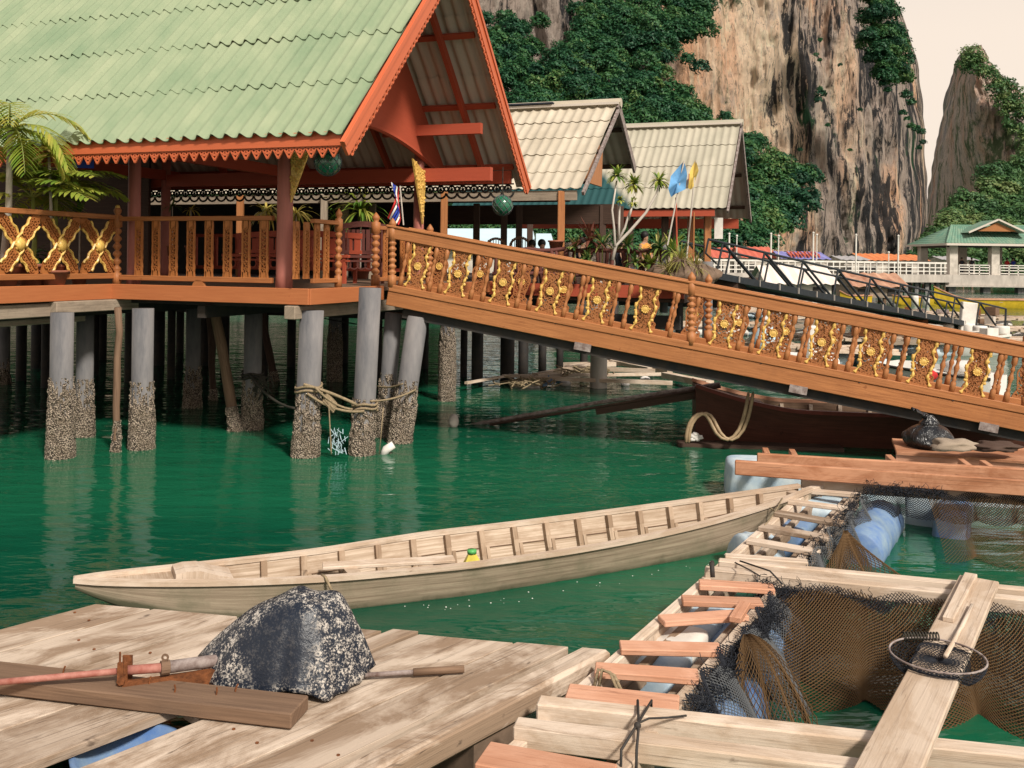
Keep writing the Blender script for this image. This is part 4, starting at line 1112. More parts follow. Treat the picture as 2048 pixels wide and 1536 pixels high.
for px, py, d, lb in ((532, 415, 18.5, 'arching yellow fern left of the front red post, behind the rail'), (592, 418, 18.5, 'arching yellow fern right of the front red post, behind the rail')):
    q = D(px, py + 10, d); tuft('fern', V((q.x, q.y, DZ + .3)), q, 34, .5, .045, 2.2, 'yellowleaf', lb, (.3, 1.3), px, (.0, .7), .18, .02)
q = D(722, 425, 19); tuft('bamboo_plant', V((q.x, q.y, DZ)), q, 90, .85, .05, 1.6, 'palmleaf', 'feathery yellow-green palm beyond the gate of the deck', (.1, 1.4), 77, (.4, .95), .2, .02)
q = D(670, 440, 19.4); tuft('bamboo_plant', V((q.x, q.y, DZ)), q, 40, .5, .04, 1.6, 'palmleaf', 'small yellow-green bush left of the feathery palm', (.1, 1.4), 78, (.3, .9), .2, .02)
# dark carved bench seen through the gate, and the inner benches
def bench(p, ax, ay, L, label, slats=9, hb=.95, mat='log'):
    o = thing('wooden_bench', p, label, 'bench'); z = V((0, 0, 1))
    m = MB(); m.beam(p + z * .43, p + ax * L + z * .43, .42, .05, z); m.build('seat', M[mat], o, bevel=.006)
    m = MB()
    for k in range(slats): q = p + ax * (L * (k + .5) / slats) + ay * .2; m.beam(q + z * .5, q + z * (hb - .08), L / slats * .72, .025, ay)
    m.beam(p + ay * .2 + z * .5, p + ax * L + ay * .2 + z * .5, .04, .06, z)
    pts = [p + ay * .2 + ax * (L * t) + z * (hb - .04 + .05 * math.sin(math.pi * t)) for t in np.linspace(0, 1, 9)]
    for a, b in zip(pts, pts[1:]): m.beam(a, b, .045, .09, z)
    m.build('backrest', M[mat], o)
    for k in (.04, .96):
        for s in (-.17, .17):
            m = MB(); m.beam(p + ax * (L * k) + ay * s, p + ax * (L * k) + ay * s + z * .42, .05, .05, ax); m.build('leg', M[mat], o)
    m = MB(); m.beam(p - ay * .18 + z * .36, p + ax * L - ay * .18 + z * .36, .03, .03)
    for k in range(6): ring(m, p + ax * (L * (k + .5) / 6) - ay * .18 + z * .30, ax, z, ay, .07, .018, .02, 8)
    m.build('apron', M[mat], o); return o
q = G(672, 567, DZ); bench(V((q.x, 15.2, DZ)), V((1, -.05, 0)).normalized(), V((.05, 1, 0)), .72, 'dark carved bench seen through the gap in the deck railing')
bench(PV(2.9, .6, DZ), b2, a2, 2.4, 'long red-brown bench behind the slatted railing inside the pavilion', 16, .8, 'gable')
bench(PV(-1.3, 4.6, DZ), b2, a2, 2.6, 'red-brown bench behind the crossed railing', 14, .85, 'gable')
mb = MB(); mb.beam(PV(5.0, .2, DZ + .82), PV(5.0, 5.5, DZ + .82), .06, .06); mb.beam(PV(5.0, .2, DZ + .2), PV(5.0, 5.5, DZ + .2), .06, .06)
for k in range(22): mb.beam(PV(5.0, .3 + k * .24, DZ + .2), PV(5.0, .3 + k * .24, DZ + .82), .05, .05, a2)
tag(mb.build('back_railing', M['gable']), 'plain red railing along the shaded back of the pavilion', 'railing')
# flag of horizontal red, white and blue bands
o = thing('flag', D(803, 445, 14.4), 'striped red, white and blue flag hanging on a pole beside the gold bracket post', 'flag')
fp = D(806, 392, 14.4); m = MB(); m.tube([D(807, 450, 14.4), D(800, 372, 14.4)], .011, 6); m.build('pole', M['palewhite'], o)
m = MB(); cols = [0, 1, 2, 2, 1, 0]; n = 12
ptop = D(801, 376, 14.38)
for k in range(6):
    m.cur = cols[k]
    m.grid(lambda u, v, k=k: ptop + V((-.012 - (k + v) * .020 - .03 * math.sin(u * 5 + k * .5) + .05 * u * math.sin(u * 4), .05 * math.sin(u * 9 + k), -.56 * u + .035 * (k + v) - .10 * ((k + v) / 6))), n, 2)
m.build('cloth', [M['redcloth'], M['whitecloth'], M['bluecloth']], o, True)
mb = MB(); q = D(150, 327, 12.2); mb.beam(q + V((-.18, 0, 0)), q + V((.22, .05, 0)), .02, .11); tag(mb.build('blue_sheet', M['bluecloth']), 'blue plastic sheet tucked under the eave behind the palm', 'sheet')

# ================================================================= ROWING DINGHY
def boat_hull(p0, p1, hb, sheer, draft, plan, inner=True, nst=48):
    """returns a section function: S(t, s) with t along the keel 0..1 and s -1..1 across from gunwale to gunwale"""
    p0, p1 = V(p0), V(p1); ax = (p1 - p0); ax.z = 0; L = ax.length; ax /= L; ay = V((-ax.y, ax.x, 0))
    def S(t, s, ins=0.0):
        w = max(hb * plan(t) - ins, .012); zt = sheer(t); zb = -draft(t) + ins
        e = abs(s); sg = 1 if s > 0 else -1
        if e < .55: x, z = w * .66 * e / .55, zb
        else:
            f = (e - .55) / .45; x = w * (.66 + .34 * f ** .8); z = zb + (zt - zb) * f
        return p0 + ax * (L * t) + ay * (sg * x) + V((0, 0, z - p0.z)), (t * L, e * 1.2 + (5 if s < 0 else 0) + ins * 30)
    return S, ax, ay, L
bow, stern = G(150, 1166, .34), G(1610, 980, .38)
bow.z = stern.z = 0
plan = lambda t: (min(1, (t / .42)) ** .62 if t < .42 else 1) * ((1 - max(0, (t - .45) / .55) ** 2.3 * .80))
sheer = lambda t: .245 + .11 * max(0, 1 - t / .3) ** 1.6 + .15 * max(0, (t - .5) / .5) ** 2
draft = lambda t: .10 - .40 * max(0, 1 - t / .20) ** 1.7 - .30 * max(0, (t - .75) / .25) ** 2
S, ax, ay, L = boat_hull(bow, stern, .45, sheer, draft, plan)
dg = thing('rowing_boat', bow.lerp(stern, .5), 'long narrow weathered wooden rowing boat moored beside the slatted walkway', 'boat')
mb = MB(); mb.grid(lambda u, v: S(u, 2 * v - 1), 60, 20); mb.build('hull', M['hull_out'], dg, True)
mb = MB(); mb.grid(lambda u, v: S(.10 + u * .89, 2 * v - 1, .028), 60, 20, flip=True); mb.build('inner_planking', M['hull'], dg, True)
for sg in (-1, 1):
    mb = MB(); pts = [S(t, sg)[0] + V((0, 0, .008)) - ay * (sg * .012) for t in np.linspace(0, 1, 50)]
    mb.sweep(pts, .055, .035)
    mb.build('gunwale', M['pale'], dg)
    mb = MB(); pts = [S(t, sg * .80, .03)[0] for t in np.linspace(.12, .98, 40)]
    mb.sweep(pts, .012, .006)
    mb.build('plank_seam', M['mid'], dg)
mb = MB(); N = 14                                             # bow deck
for k in range(N):
    t0, t1 = .115 * k / N, .115 * (k + 1) / N
    a0, b0, a1, b1 = S(t0, -.99)[0], S(t0, .99)[0], S(t1, -.99)[0], S(t1, .99)[0]
    mb.poly([a0, a1, b1, b0] if (a1 - a0).cross(b0 - a0).z < 0 else [a0, b0, b1, a1], (k * .05, 0))
mb.build('fore_deck', M['hull'], dg)
for k in range(17):
    t = .155 + .0485 * k
    mb = MB(); pts = [S(t, s, .032)[0] for s in np.linspace(-.98, .98, 15)]
    for a, b in zip(pts, pts[1:]):
        mid = (a + b) / 2; c = p0 = bow.lerp(stern, t); up = (c + V((0, 0, .4)) - mid).normalized()
        mb.beam(a + up * .02, b + up * .02, .045, .05, up)
    for sg in (1, -1):
        q = S(t, sg * .62, .05)[0]; mb.beam(q + ax * .035, S(t, sg * .80, .05)[0] + ax * .035, .03, .07, -ay * sg)
    mb.build('rib', M['ribwood'], dg)
mb = MB()                                                     # block behind the bow
pr = [(.09, .0), (.09, .34), (.115, .36), (.15, .35), (.19, .27), (.235, .20), (.235, 0)]
for sg in (1,):
    pts = [bow + ax * (L * (x + .008)) + V((0, 0, sheer(.12) - .12 + z * .52)) - ay * .12 for x, z in pr]
    mb.prism(pts[::-1], ay * .24)
mb.v = [bow + ax * ((p - bow).dot(ax) * .42 + L * .058) + ay * (p - bow).dot(ay) + V((0, 0, p.z)) for p in mb.v]
mb.build('bow_block', M['pale'], dg, bevel=.012)
mb = MB(); a, b = S(.27, .35, .03)[0], S(.425, -.2, .03)[0]; a.z = b.z = .20
mb.beam(a, b, .13, .025); mb.build('seat_board', M['pale'], dg, bevel=.004)
for t in (.30, .415):
    mb = MB(); p = S(t, 0, .03)[0]; mb.beam(V((p.x, p.y, -.06)), V((p.x, p.y, .19)), .12, .10, ax); mb.build('seat_support', M['hull'], dg)
mb = MB(); mb.beam(S(.985, -.9)[0] + V((0, 0, -.02)), S(.985, .9)[0] + V((0, 0, -.02)), .10, .10); mb.build('stern_block', M['pale'], dg, bevel=.01)
jp = S(.452, -.1, .03)[0]
jug = thing('plastic_jug', V((jp.x, jp.y, jp.z + .03)), 'yellow plastic jug with a green cap lying in the rowing boat', 'jug')
mb = MB(); mb.lathe(V((jp.x, jp.y, jp.z + .03)), [(.11, 0), (.115, .03), (.105, .12), (.04, .235), (.032, .25)], 5); mb.build('body', M['yellow'], jug)
mb = MB(); mb.lathe(V((jp.x, jp.y, jp.z + .28)), [(.037, 0), (.037, .03)], 12); mb.build('cap', M['green'], jug, True)
mb = MB(); p = S(.255, -1)[0]; q = p + V((.08, -.1, -.16)); mb.tube([p + V((-.03, .02, .03)), p + V((0, -.02, .03)), p.lerp(q, .5) + V((.02, 0, .01)), q], .010, 6)
tag(mb.build('rope_end', M['rope'], smooth=True), 'short rope end hanging over the side of the rowing boat near its bow', 'rope')

m = MB(); rd = random.Random(9)
for k in range(34):
    t = rd.uniform(.35, .9); p = S(t, -.9)[0]; m.ball(V((p.x + rd.gauss(0, .05), p.y - rd.uniform(.02, .22), .002)), rd.uniform(.003, .007), 6, 4, (1, 1, .4))
tag(m.build('foam_specks', M['whitecloth'], smooth=True), kind='stuff')
# ================================================================= FOREGROUND PLATFORM
PZ = .40
pd, pq = V((.656, .755, 0)), V((.755, -.656, 0))
def PL(q, r, z=PZ): return pq * q + pd * r + V((0, 0, z))
pf = thing('timber_raft', PL(-4.2, 2.2, 0), 'weathered plank raft in the left foreground carrying the covered engine', 'raft')
rd = random.Random(21)
planks = [(-5.66, -5.33, -.6, 2.72, 0), (-5.325, -4.845, -.6, 2.93, 0), (-4.838, -4.44, -.6, 3.20, 0), (-4.432, -4.05, -.6, 3.36, 0), (-4.04, -3.895, 2.35, 3.40, 0),
          (-3.885, -3.405, -.6, 3.76, 0), (-3.397, -3.135, -.6, 4.02, 0), (-3.128, -2.965, -.6, 4.20, 1)]
for q0, q1, r0, r1, thick in planks:
    m = MB(); h = .13 if thick else .045; qc = (q0 + q1) / 2; z = PZ - h / 2 + rd.uniform(-.004, .004)
    n0 = len(m.v); m.beam(PL(qc, r0, z), PL(qc + rd.uniform(-.006, .006), r1, z + rd.uniform(-.004, .004)), q1 - q0 - .014, h)
    jit = rd.uniform(-.05, .05)
    for v_ in m.v[n0 + 4:n0 + 8]:          # far ends sawn along the raft's slanting back edge
        q_ = v_.dot(pq); v_ += pd * (2.70 + .575 * (q_ + 5.66) + jit - v_.dot(pd))
    m.build('edge_beam' if thick else 'plank', M['weathered'], pf, bevel=.003 if not thick else .02)
m = MB()
for r in (.1, 1.15, 2.45): m.beam(PL(-5.6, r, PZ - .11), PL(-3.15, r + (.25 if r > 1 else 0), PZ - .11), .10, .10)
m.build('cross_bearers', M['mid'], pf)
m = MB()
for q, r in ((-5.45, -.1), (-5.2, 1.8), (-3.3, 2.9), (-3.2, 1.0), (-4.3, 3.0)): m.lathe(PL(q, r, -.5), [(.17, 0), (.17, .74)], 14)
m.build('float_drums', M['charred'], pf, True)
m = MB(); m.beam(PL(-3.13, 1.38, .12), PL(-3.13, 1.38, .27), .12, .09, pd); m.build('support_block', M['raw_orange'], pf)
m = MB(); m.beam(PL(-3.12, 2.35, -.2), PL(-3.12, 2.35, .27), .10, .26, pd); m.build('weedy_float', M['stone'], pf)
m = MB(); m.beam(PL(-3.15, 3.4, -.2), PL(-3.15, 3.4, .26), .3, .35, pd); m.build('weedy_float', M['stone'], pf)
m = MB()
for q, r in [(q_ + o_, r_ + .1 * math.sin(q_ * 9)) for q_ in (-5.5, -5.08, -4.64, -4.25, -3.6, -3.26) for o_ in (-.09, .09) for r_ in (1.18, 2.48)]: m.lathe(PL(q, r, PZ + .002), [(.008, 0), (.008, .004)], 8)
m.build('nail_heads', M['rust'], pf)
bs = thing('basin', PL(-3.94, 2.0, .16), 'blue plastic basin showing through the gap in the raft planks', 'basin')
m = MB(); m.lathe(PL(-3.97, 2.05, .17), [(.14, 0), (.22, .16), (.235, .165), (.235, .18), (.215, .18), (.14, .02)], 24); m.build('bowl', M['blue'], bs, True)
m = MB(); m.beam(PL(-3.96, -.3, .25), PL(-3.97, 1.66, .25), .34, .16); tag(m.build('foam_block', M['white'], bevel=.02), 'white foam block under the gap in the raft planks', 'foam block')
# dark plank with nails lying on the raft
pk = thing('loose_plank', G(330, 1400, PZ), 'dark grey-brown timber with bent nails lying across the raft', 'plank')
A, B = G(-60, 1348, PZ + .045), G(600, 1424, PZ + .045)
m = MB(); dd = (B - A).normalized(); nn = V((-dd.y, dd.x, 0))
m.beam(A, B, .19, .07); m.build('timber', M['mid'], pk, bevel=.006)
m = MB()
for s, o in ((.55, .03), (.645, -.02), (.76, .0), (.80, .05), (.28, .04)):
    p = A.lerp(B, s) + nn * o + V((0, 0, .03)); m.tube([p, p + V((.004, 0, .022)), p + V((.003 + o * .2, 0, .04))], .0045, 5)
m.build('nails', M['rust'], pk)
# long pipe shaft with rusty bracket under the cover
sh = thing('engine_shaft', G(300, 1345, PZ), 'faded red and cream boat engine shaft with a rusty clamp, lying on the raft', 'shaft')
p0_, p1_, p2_, p3_ = G(-80, 1372, PZ + .10), G(250, 1341, PZ + .14), G(330, 1335, PZ + .14), D(585, 1300, 4.85)
m = MB(); m.tube([p0_, p0_.lerp(p1_, .5), p1_], .015, 10); m.build('shaft_tube', M['pinkpipe'], sh, True)
m = MB(); m.tube([p1_ - (p2_ - p1_) * .05, p2_], .022, 12); m.build('joint', M['pinkpipe'], sh, True)
m = MB(); m.tube([p2_, p3_], .029, 12); m.build('sleeve', M['greypipe'], sh, True)
m = MB(); m.lathe(p2_, [(.034, -.02), (.034, .02)], 12, p3_ - p2_); ring(m, p2_ + V((0, 0, .048)), V((1, 0, 0)), V((0, 0, 1)), V((0, 1, 0)), .014, .008, .008, 10); m.build('collar', M['mid'], sh)
m = MB(); c = p1_
m.beam(c + V((0, -.03, -.09)), c + V((0, -.03, .05)), .045, .012, V((0, 1, 0))); m.beam(c + V((0, .03, -.06)), c + V((0, .03, .06)), .045, .012, V((0, 1, 0)))
m.beam(c + V((0, -.03, -.08)), G(440, 1352, PZ + .06), .03, .075); m.tube([c + V((-.012, -.03, .04)), c + V((-.012, -.03, .10))], .005, 5); m.tube([c + V((.015, -.04, .0)), c + V((.015, -.04, .075))], .005, 5)
m.lathe(c + V((0, -.04, -.03)), [(.02, 0), (.02, .012)], 6, (0, -1, 0)); m.build('clamp', M['rust'], sh)
tl = thing('tiller_pipe', G(840, 1345, PZ), 'grey-brown tiller pipe sticking out right of the engine cover', 'pipe')
q0, q1 = G(700, 1352, PZ + .03), G(928, 1338, PZ + .03)
m = MB(); m.tube([q0, q0.lerp(q1, .55)], .012, 10); m.build('rod', M['greypipe'], tl, True)
m = MB(); m.tube([q0.lerp(q1, .55), q1], .019, 10); m.build('grip', M['mid'], tl, True)
# speckled engine cover: a draped sheet over an engine
ec = D(592, 1292, 4.78); ec.z = PZ
def cover(u, v):
    a = 2 * math.pi * u; rho = v
    rx, ry = .36, .29
    e = V((math.cos(a), math.sin(a), 0))
    H = .42
    top = (1 - rho ** 2.3)
    fold = .07 * math.sin(a * 5 + .8) * rho ** 2 + .04 * abs(math.sin(a * 7 + 2)) * rho ** 2 + .03 * math.sin(a * 17) * rho ** 5
    n1 = noise.noise(V((e.x * rho * 3 + 2, e.y * rho * 3, 5))) * .03
    k = (rho ** .8) * (1 + fold + n1)
    x, y = e.x * rx * k, e.y * ry * k
    z = H * top * (1 + .10 * math.sin(a * 3 + 1) * rho) + n1 * 1.2 * (1 - rho) + .015 + .05 * max(0, math.sin(a * 4 + 1)) * rho ** 5
    x += .06 * (z / H) ** 2                                   # the dome leans to the right
    f = max(0, math.cos(a - math.pi * 1.02)) ** 6 * rho ** 1.5  # spout along the shaft, to the left
    x -= .13 * f; z += .05 * f * rho
    rid = max(0, 1 - abs(math.sin(a - 5.2)) * 3) * math.sin(math.pi * min(1, rho)) * .012
    return ec + V((x, y - .02, z + rid))
m = MB(); m.grid(cover, 96, 40, flip=False)
cv = m.build('engine_cover', M['cover'], smooth=True)
so = cv.modifiers.new('thickness', 'SOLIDIFY'); so.thickness = .008
tag(cv, 'black tarpaulin cover thick with pale specks draped over a boat engine on the raft', 'engine cover')

# ================================================================= FISH PEN: walkway, beams, nets, floats
WZ = .38
wk = thing('slatted_walkway', G(1480, 1150, 0), 'narrow floating walkway of orange and grey rungs along the fish pens', 'walkway')
def rung(x0, y0, x1, y1, wdt, mat, th=.035, z=WZ):
    m = MB(); m.beam(G(x0, y0, z), G(x1, y1, z), wdt, th); m.build('rung', M[mat], wk, bevel=.005)
for r_ in ((1602, 981, 1722, 991, .09, 'pale'), (1577, 1003, 1694, 1018, .09, 'pale'), (1552, 1026, 1686, 1048, .11, 'weathered'), (1521, 1054, 1660, 1078, .12, 'weathered'), (1496, 1081, 1638, 1106, .10, 'pale'),
           (1450, 1114, 1615, 1126, .09, 'pale'), (1398, 1169, 1548, 1178, .13, 'rung'), (1364, 1201, 1524, 1207, .12, 'rung'), (1322, 1242, 1490, 1230, .12, 'rung'), (1240, 1295, 1442, 1300, .13, 'rung'),
           (1190, 1340, 1397, 1354, .13, 'rung'), (1134, 1388, 1358, 1412, .17, 'rung'), (965, 1512, 1225, 1560, .20, 'rung')): rung(*r_)
sl0, sl1 = G(1616, 990, WZ - .08), G(1015, 1530, WZ - .08); sl0 += (sl0 - sl1) * .04
sr0, sr1 = G(1712, 1000, WZ - .08), G(1268, 1530, WZ - .08)
for a, b in ((sl0, sl1), (sr0, sr1)):
    b = b + (b - a) * .12
    m = MB(); m.beam(a, b, .065, .12); m.build('stringer', M['pale'], wk, bevel=.006)
    off = (sr0 - sl0).normalized() * (.11 if a is sl0 else -.11)
    m = MB(); m.beam(a + off - V((0, 0, .06)), b + off - V((0, 0, .06)), .05, .11); m.build('stringer', M['weathered'], wk, bevel=.006)
for t in np.linspace(.06, .97, 12):
    for a, b in ((sl0, sl1), (sr0, sr1)):
        p = a.lerp(b, t); m = MB(); m.beam(p - V((0, 0, .22)), p + V((0, 0, .02)), .07, .05, (1, 0, 0)); m.build('strut', M['weathered'], wk)
m = MB(); m.beam(G(1490, 1208, WZ + .03), G(1470, 1240, WZ + .03), .07, .035); m.build('brace', M['rung'], wk, bevel=.004)
def cbeam(x0, y0, x1, y1, w_, h_, mat, label, z=.42, name='pen_beam'):
    m = MB(); a, b = G(x0, y0, z), G(x1, y1, z); d = (b - a).normalized()
    m.beam(a - V((0, 0, h_ / 2)), b + d * .8 - V((0, 0, h_ / 2)), w_, h_)
    return tag(m.build(name, M[mat], bevel=.008), label, 'beam')
cbeam(1437, 1118, 2048, 1176, .075, .09, 'pale', 'pale beam across the fish pens, the far one of the middle pair', .44)
cbeam(1410, 1134, 2048, 1196, .085, .10, 'pale', 'pale beam across the fish pens, the near one of the middle pair', .42)
cbeam(1076, 1398, 2048, 1503, .10, .10, 'pale', 'thick pale beam across the front of the near fish pen', .43)
cbeam(1030, 1442, 2048, 1566, .10, .10, 'pale', 'pale split beam nearest the camera across the walkway', .42)
cbeam(1602, 957, 2048, 987, .10, .10, 'pale', 'pale beam at the back of the far fish pen', .44)
cbeam(1470, 920, 2048, 960, .06, .14, 'raw_orange', 'long orange plank on edge over the blue floats, the nearer of two', .60, 'edge_plank')
cbeam(1514, 906, 2048, 937, .06, .14, 'raw_orange', 'long orange plank on edge over the blue floats, the farther of two', .60, 'edge_plank')
for px, py in ((1535, 917), (1590, 920), (1790, 932), (1940, 941), (1985, 944)):
    p = G(px, py, .53); m = MB(); m.beam(p, p + V((.06, .32, 0)), .06, .10)
    tag(m.build('spacer_block', M['raw_orange'], bevel=.004), 'short orange spacer block between the two long planks on edge', 'spacer', 'spacer blocks between the edge planks')
m = MB(); m.beam(G(1690, 962, .36), G(1615, 985, .36), .08, .08); tag(m.build('short_beam', M['pale'], bevel=.006), 'short pale beam end at the far end of the slatted walkway', 'beam')
# broad white plank with the landing net
wp = thing('gangplank', G(1850, 1330, .46), 'broad bleached plank laid across the near fish pen', 'plank')
A, B = G(1958, 1162, .475), G(1775, 1545, .475); d = (B - A).normalized(); B = B + d * .5; x = V((d.y, -d.x, 0))
m = MB(); m.beam(A, B, .232, .04); m.build('board', M['pale'], wp, bevel=.006)
A2, B2 = A + V((0, 0, .034)) + x * .045 + d * .02, A + d * .95 + V((0, 0, .034)) + x * .045
m = MB(); m.beam(A2, B2, .075, .03, w1=.06); m.build('batten', M['pale'], wp, bevel=.004)
ln = thing('landing_net', G(1872, 1315, .52), 'round black landing net lying on the bleached plank', 'net')
nc = G(1875, 1310, .53); rr = .228
m = MB(); m.tube([nc + V((rr * math.cos(t), rr * math.sin(t) * .98, 0)) for t in np.linspace(0, 6.2832, 40)], .0055, 6); m.build('hoop', M['greypipe'], ln, True)
def netgrid(fn, nu, nv, name, mat, parent=None, th=.0032, label=None, seed=0, cat='net'):
    """cloth of diamond meshes: a sheared grid turned into cords"""
    m = MB(); i0 = 0; pts = {}
    for i in range(nu + 1):
        for j in range(nv + 1): pts[i, j] = V(fn(i / nu, j / nv))
    idx = {}
    for k, p in pts.items(): idx[k] = len(m.v); m.v.append(p)
    for i in range(0, nu - 1):
        for j in range(0, nv - 1):
            if (i + j) % 2 == 0 and i + 2 <= nu and j + 2 <= nv:
                q = [idx[i + 1, j], idx[i + 2, j + 1], idx[i + 1, j + 2], idx[i, j + 1]]
                m.face(q, [(0, 0)] * 4)
    o = m.build(name, M[mat], parent)
    wf = o.modifiers.new('cords', 'WIREFRAME'); wf.thickness = th * 2; wf.use_replace = True; wf.use_even_offset = False; wf.use_boundary = True
    if label: tag(o, label, cat)
    return o
def bagfn(u, v):
    a = u * 2 * math.pi; r = rr * (1 - v ** 2.2 * .97); z = -.17 * v
    p = nc + V((r * math.cos(a), r * math.sin(a), z))
    # the bag rests on the plank under its middle
    q = (p - A); s = abs(q.dot(x))
    if s < .15: p.z = max(p.z, .506 if s < .118 else .506 - (s - .118) * 3)
    return p
netgrid(bagfn, 64, 20, 'bag', 'net_black', ln, .0022)
m = MB(); h0 = nc + V((.0, rr, .0)); hs_ = nc - x * .04; m.tube([hs_ + d * .02 + V((0, 0, .01)), hs_ - d * .24 + V((0, 0, -.005)), hs_ - d * .55 + V((.0, 0, -.018)), hs_ - d * .95 + V((0, 0, -.022))], .012, 8); m.build('handle', M['pale'], ln, True)
m = MB()
for k in range(12): ring(m, h0 + V((-.08 + .016 * k, -.015, .012)), V((0, 1, .3)), V((0, 0, 1)), V((1, 0, 0)), .018, .006, .006, 8)
m.build('lashing', M['rope_dark'], ln)
# hanging pen nets
def drape(p, q, drop, push, folds, amp, seed, lean=V((0, 0, 0)), endz=-.06, sagz=.05):
    p, q = V(p), V(q); d = (q - p); L = d.length; d /= L; n = V((-d.y, d.x, 0))
    def fn(u, v):
        base = p.lerp(q, u); k = noise.noise(V((u * L * 2.2 + seed, seed, v * .7)))
        sw = math.sin(u * folds * 6.28 + seed + .8 * k) * amp * (.3 + v)
        z = base.z - sagz * (1 - abs(math.sin(u * folds * 3.14 + seed))) * (1 - v) - (base.z - endz) * v * (1 + .15 * k)
        c = base + n * (push * v ** .7 + sw + .05 * k) + d * (amp * .7 * math.cos(u * folds * 6.28 + seed) * v) + lean * v
        return V((c.x, c.y, z))
    return fn
nb0, nb1 = G(1560, 1165, .40), G(2048, 1215, .40); nb1 = nb1 + (nb1 - nb0) * .35
netgrid(drape(nb0, nb1, 1, -.85, 3.2, .10, 3, endz=.0), 190, 70, 'pen_net', 'net_brown', None, .0042, 'brown net hung in folds from the middle beams into the near pen')
netgrid(drape(nb0 + V((-.12, 0, .02)), nb1 + V((0, -.03, .02)), 1, -.30, 4.6, .07, 8, endz=.08), 190, 44, 'pen_net', 'net_black', None, .0036, 'black net gathered along the underside of the middle beams')
nl0, nl1 = G(1545, 1190, .38), G(1370, 1400, .40)
netgrid(drape(nb0 + V((0, -.02, -.02)), nb1 + V((0, -.02, -.02)), 1, -.62, 2.3, .12, 1.1, endz=.01), 150, 50, 'pen_net', 'net_black', None, .0040, 'wide black net sagging under the brown net of the near pen')
netgrid(drape(nl0, nl1, 1, .34, 2.6, .07, 1.3), 120, 50, 'pen_net', 'net_grey', None, .0028, 'dark grey net over the blue drums along the left side of the near pen')
netgrid(drape(nl0 + V((0, 0, .03)), nl1 + V((0, 0, .03)), 1, .14, 5, .06, 4.3, endz=.12), 110, 30, 'pen_net', 'net_black', None, .0040, 'bunched black net edge along the right stringer of the walkway')
def tangle(p, q, n, spread, rr_, seed, label):
    rd = random.Random(seed); m = MB(); p, q = V(p), V(q)
    for k in range(n):
        t = rd.random(); c = p.lerp(q, t) + V((rd.gauss(0, spread), rd.gauss(0, spread), rd.gauss(0, spread * .5))); pts = [c]
        dr = V((rd.gauss(0, 1), rd.gauss(0, 1), rd.gauss(-.2, .6))).normalized()
        for j in range(5): dr = (dr + V((rd.gauss(0, .6), rd.gauss(0, .6), rd.gauss(-.05, .5)))).normalized(); pts.append(pts[-1] + dr * spread * .6)
        m.tube(pts, rr_ * .55, 3, cap=False)
    tag(m.build('net_bundle', M['net_black']), label, 'net')
tangle(nb0 + V((-.15, .02, -.04)), nb0.lerp(nb1, .32) + V((0, -.06, -.08)), 520, .034, .0040, 3, 'bunched black netting heaped under the left end of the middle beams')
tangle(nl0 + V((.05, 0, -.03)), nl1 + V((.05, 0, -.05)), 620, .032, .0040, 4, 'bunched black netting along the right edge of the orange-runged walkway')
tangle(G(1735, 975, .45), G(1890, 985, .45), 260, .03, .0045, 5, 'bunched black netting on the back beam of the far pen')
tangle(G(1725, 990, .40), G(1610, 1120, .36), 420, .032, .0042, 6, 'bunched black netting beside the grey rungs of the walkway')
# gathered brown net: fan of folds from a knot
kn = G(1490, 1265, .44)
def fan(u, v):
    a = -2.0 + 1.25 * u; f = math.sin(u * 26) * .03 * v
    e = kn + V((math.cos(a), math.sin(a), 0)) * (.03 + (.50 + .08 * math.sin(u * 4)) * v ** .9)
    e += V((f, -f * .4, 0)); e.z = kn.z + .02 * math.sin(u * 20) * v - (.48) * v ** 1.5 + .03 * math.sin(3.14 * v)
    return e
netgrid(fan, 66, 30, 'pen_net', 'net_brown', None, .0035, 'thick brown net gathered into a knot and fanning down into the near pen')
kf = G(1690, 1060, .48)
def fan2(u, v):
    a = -2.35 + 1.5 * u; f = math.sin(u * 15) * .06 * v
    e = kf + V((math.cos(a), math.sin(a), 0)) * (.02 + (.62 + .15 * math.sin(u * 7)) * v)
    e += V((f * .6, -f * .4, 0)); e.z = kf.z - .40 * v ** .8 + abs(f) * .9
    return e
netgrid(fan2, 60, 30, 'pen_net', 'net_brown', None, .0040, 'brown net heap hanging at the left corner of the far pen')
nf0, nf1 = G(1850, 982, .42), G(2048, 995, .42); nf1 = nf1 + (nf1 - nf0) * .6
netgrid(drape(nf0, nf1, 1, -.75, 2.0, .09, 5.1, endz=-.0), 110, 46, 'pen_net', 'net_brown', None, .0026, 'wide brown net sagging from the back beam of the far pen')
netgrid(drape(nf0 + V((-.55, 0.06, .03)), nf1 + V((0, 0, .03)), 1, -.10, 5.6, .06, 2.1, endz=.2), 170, 22, 'pen_net', 'net_black', None, .0045, 'bunched black net edge along the back beam of the far pen')
netgrid(drape(G(1735, 985, .42), G(1600, 1125, .42), 1, .16, 4.0, .07, 9.7, endz=.02), 110, 40, 'pen_net', 'net_grey', None, .0035, 'dark net heaped beside the grey rungs along the far pen')
netgrid(drape(G(1345, 1440, .33), G(2048, 1540, .33), 1, -.25, 5, .06, 6.6, endz=0), 150, 22, 'pen_net', 'net_black', None, .0036, 'black net with curled edge below the front beams')
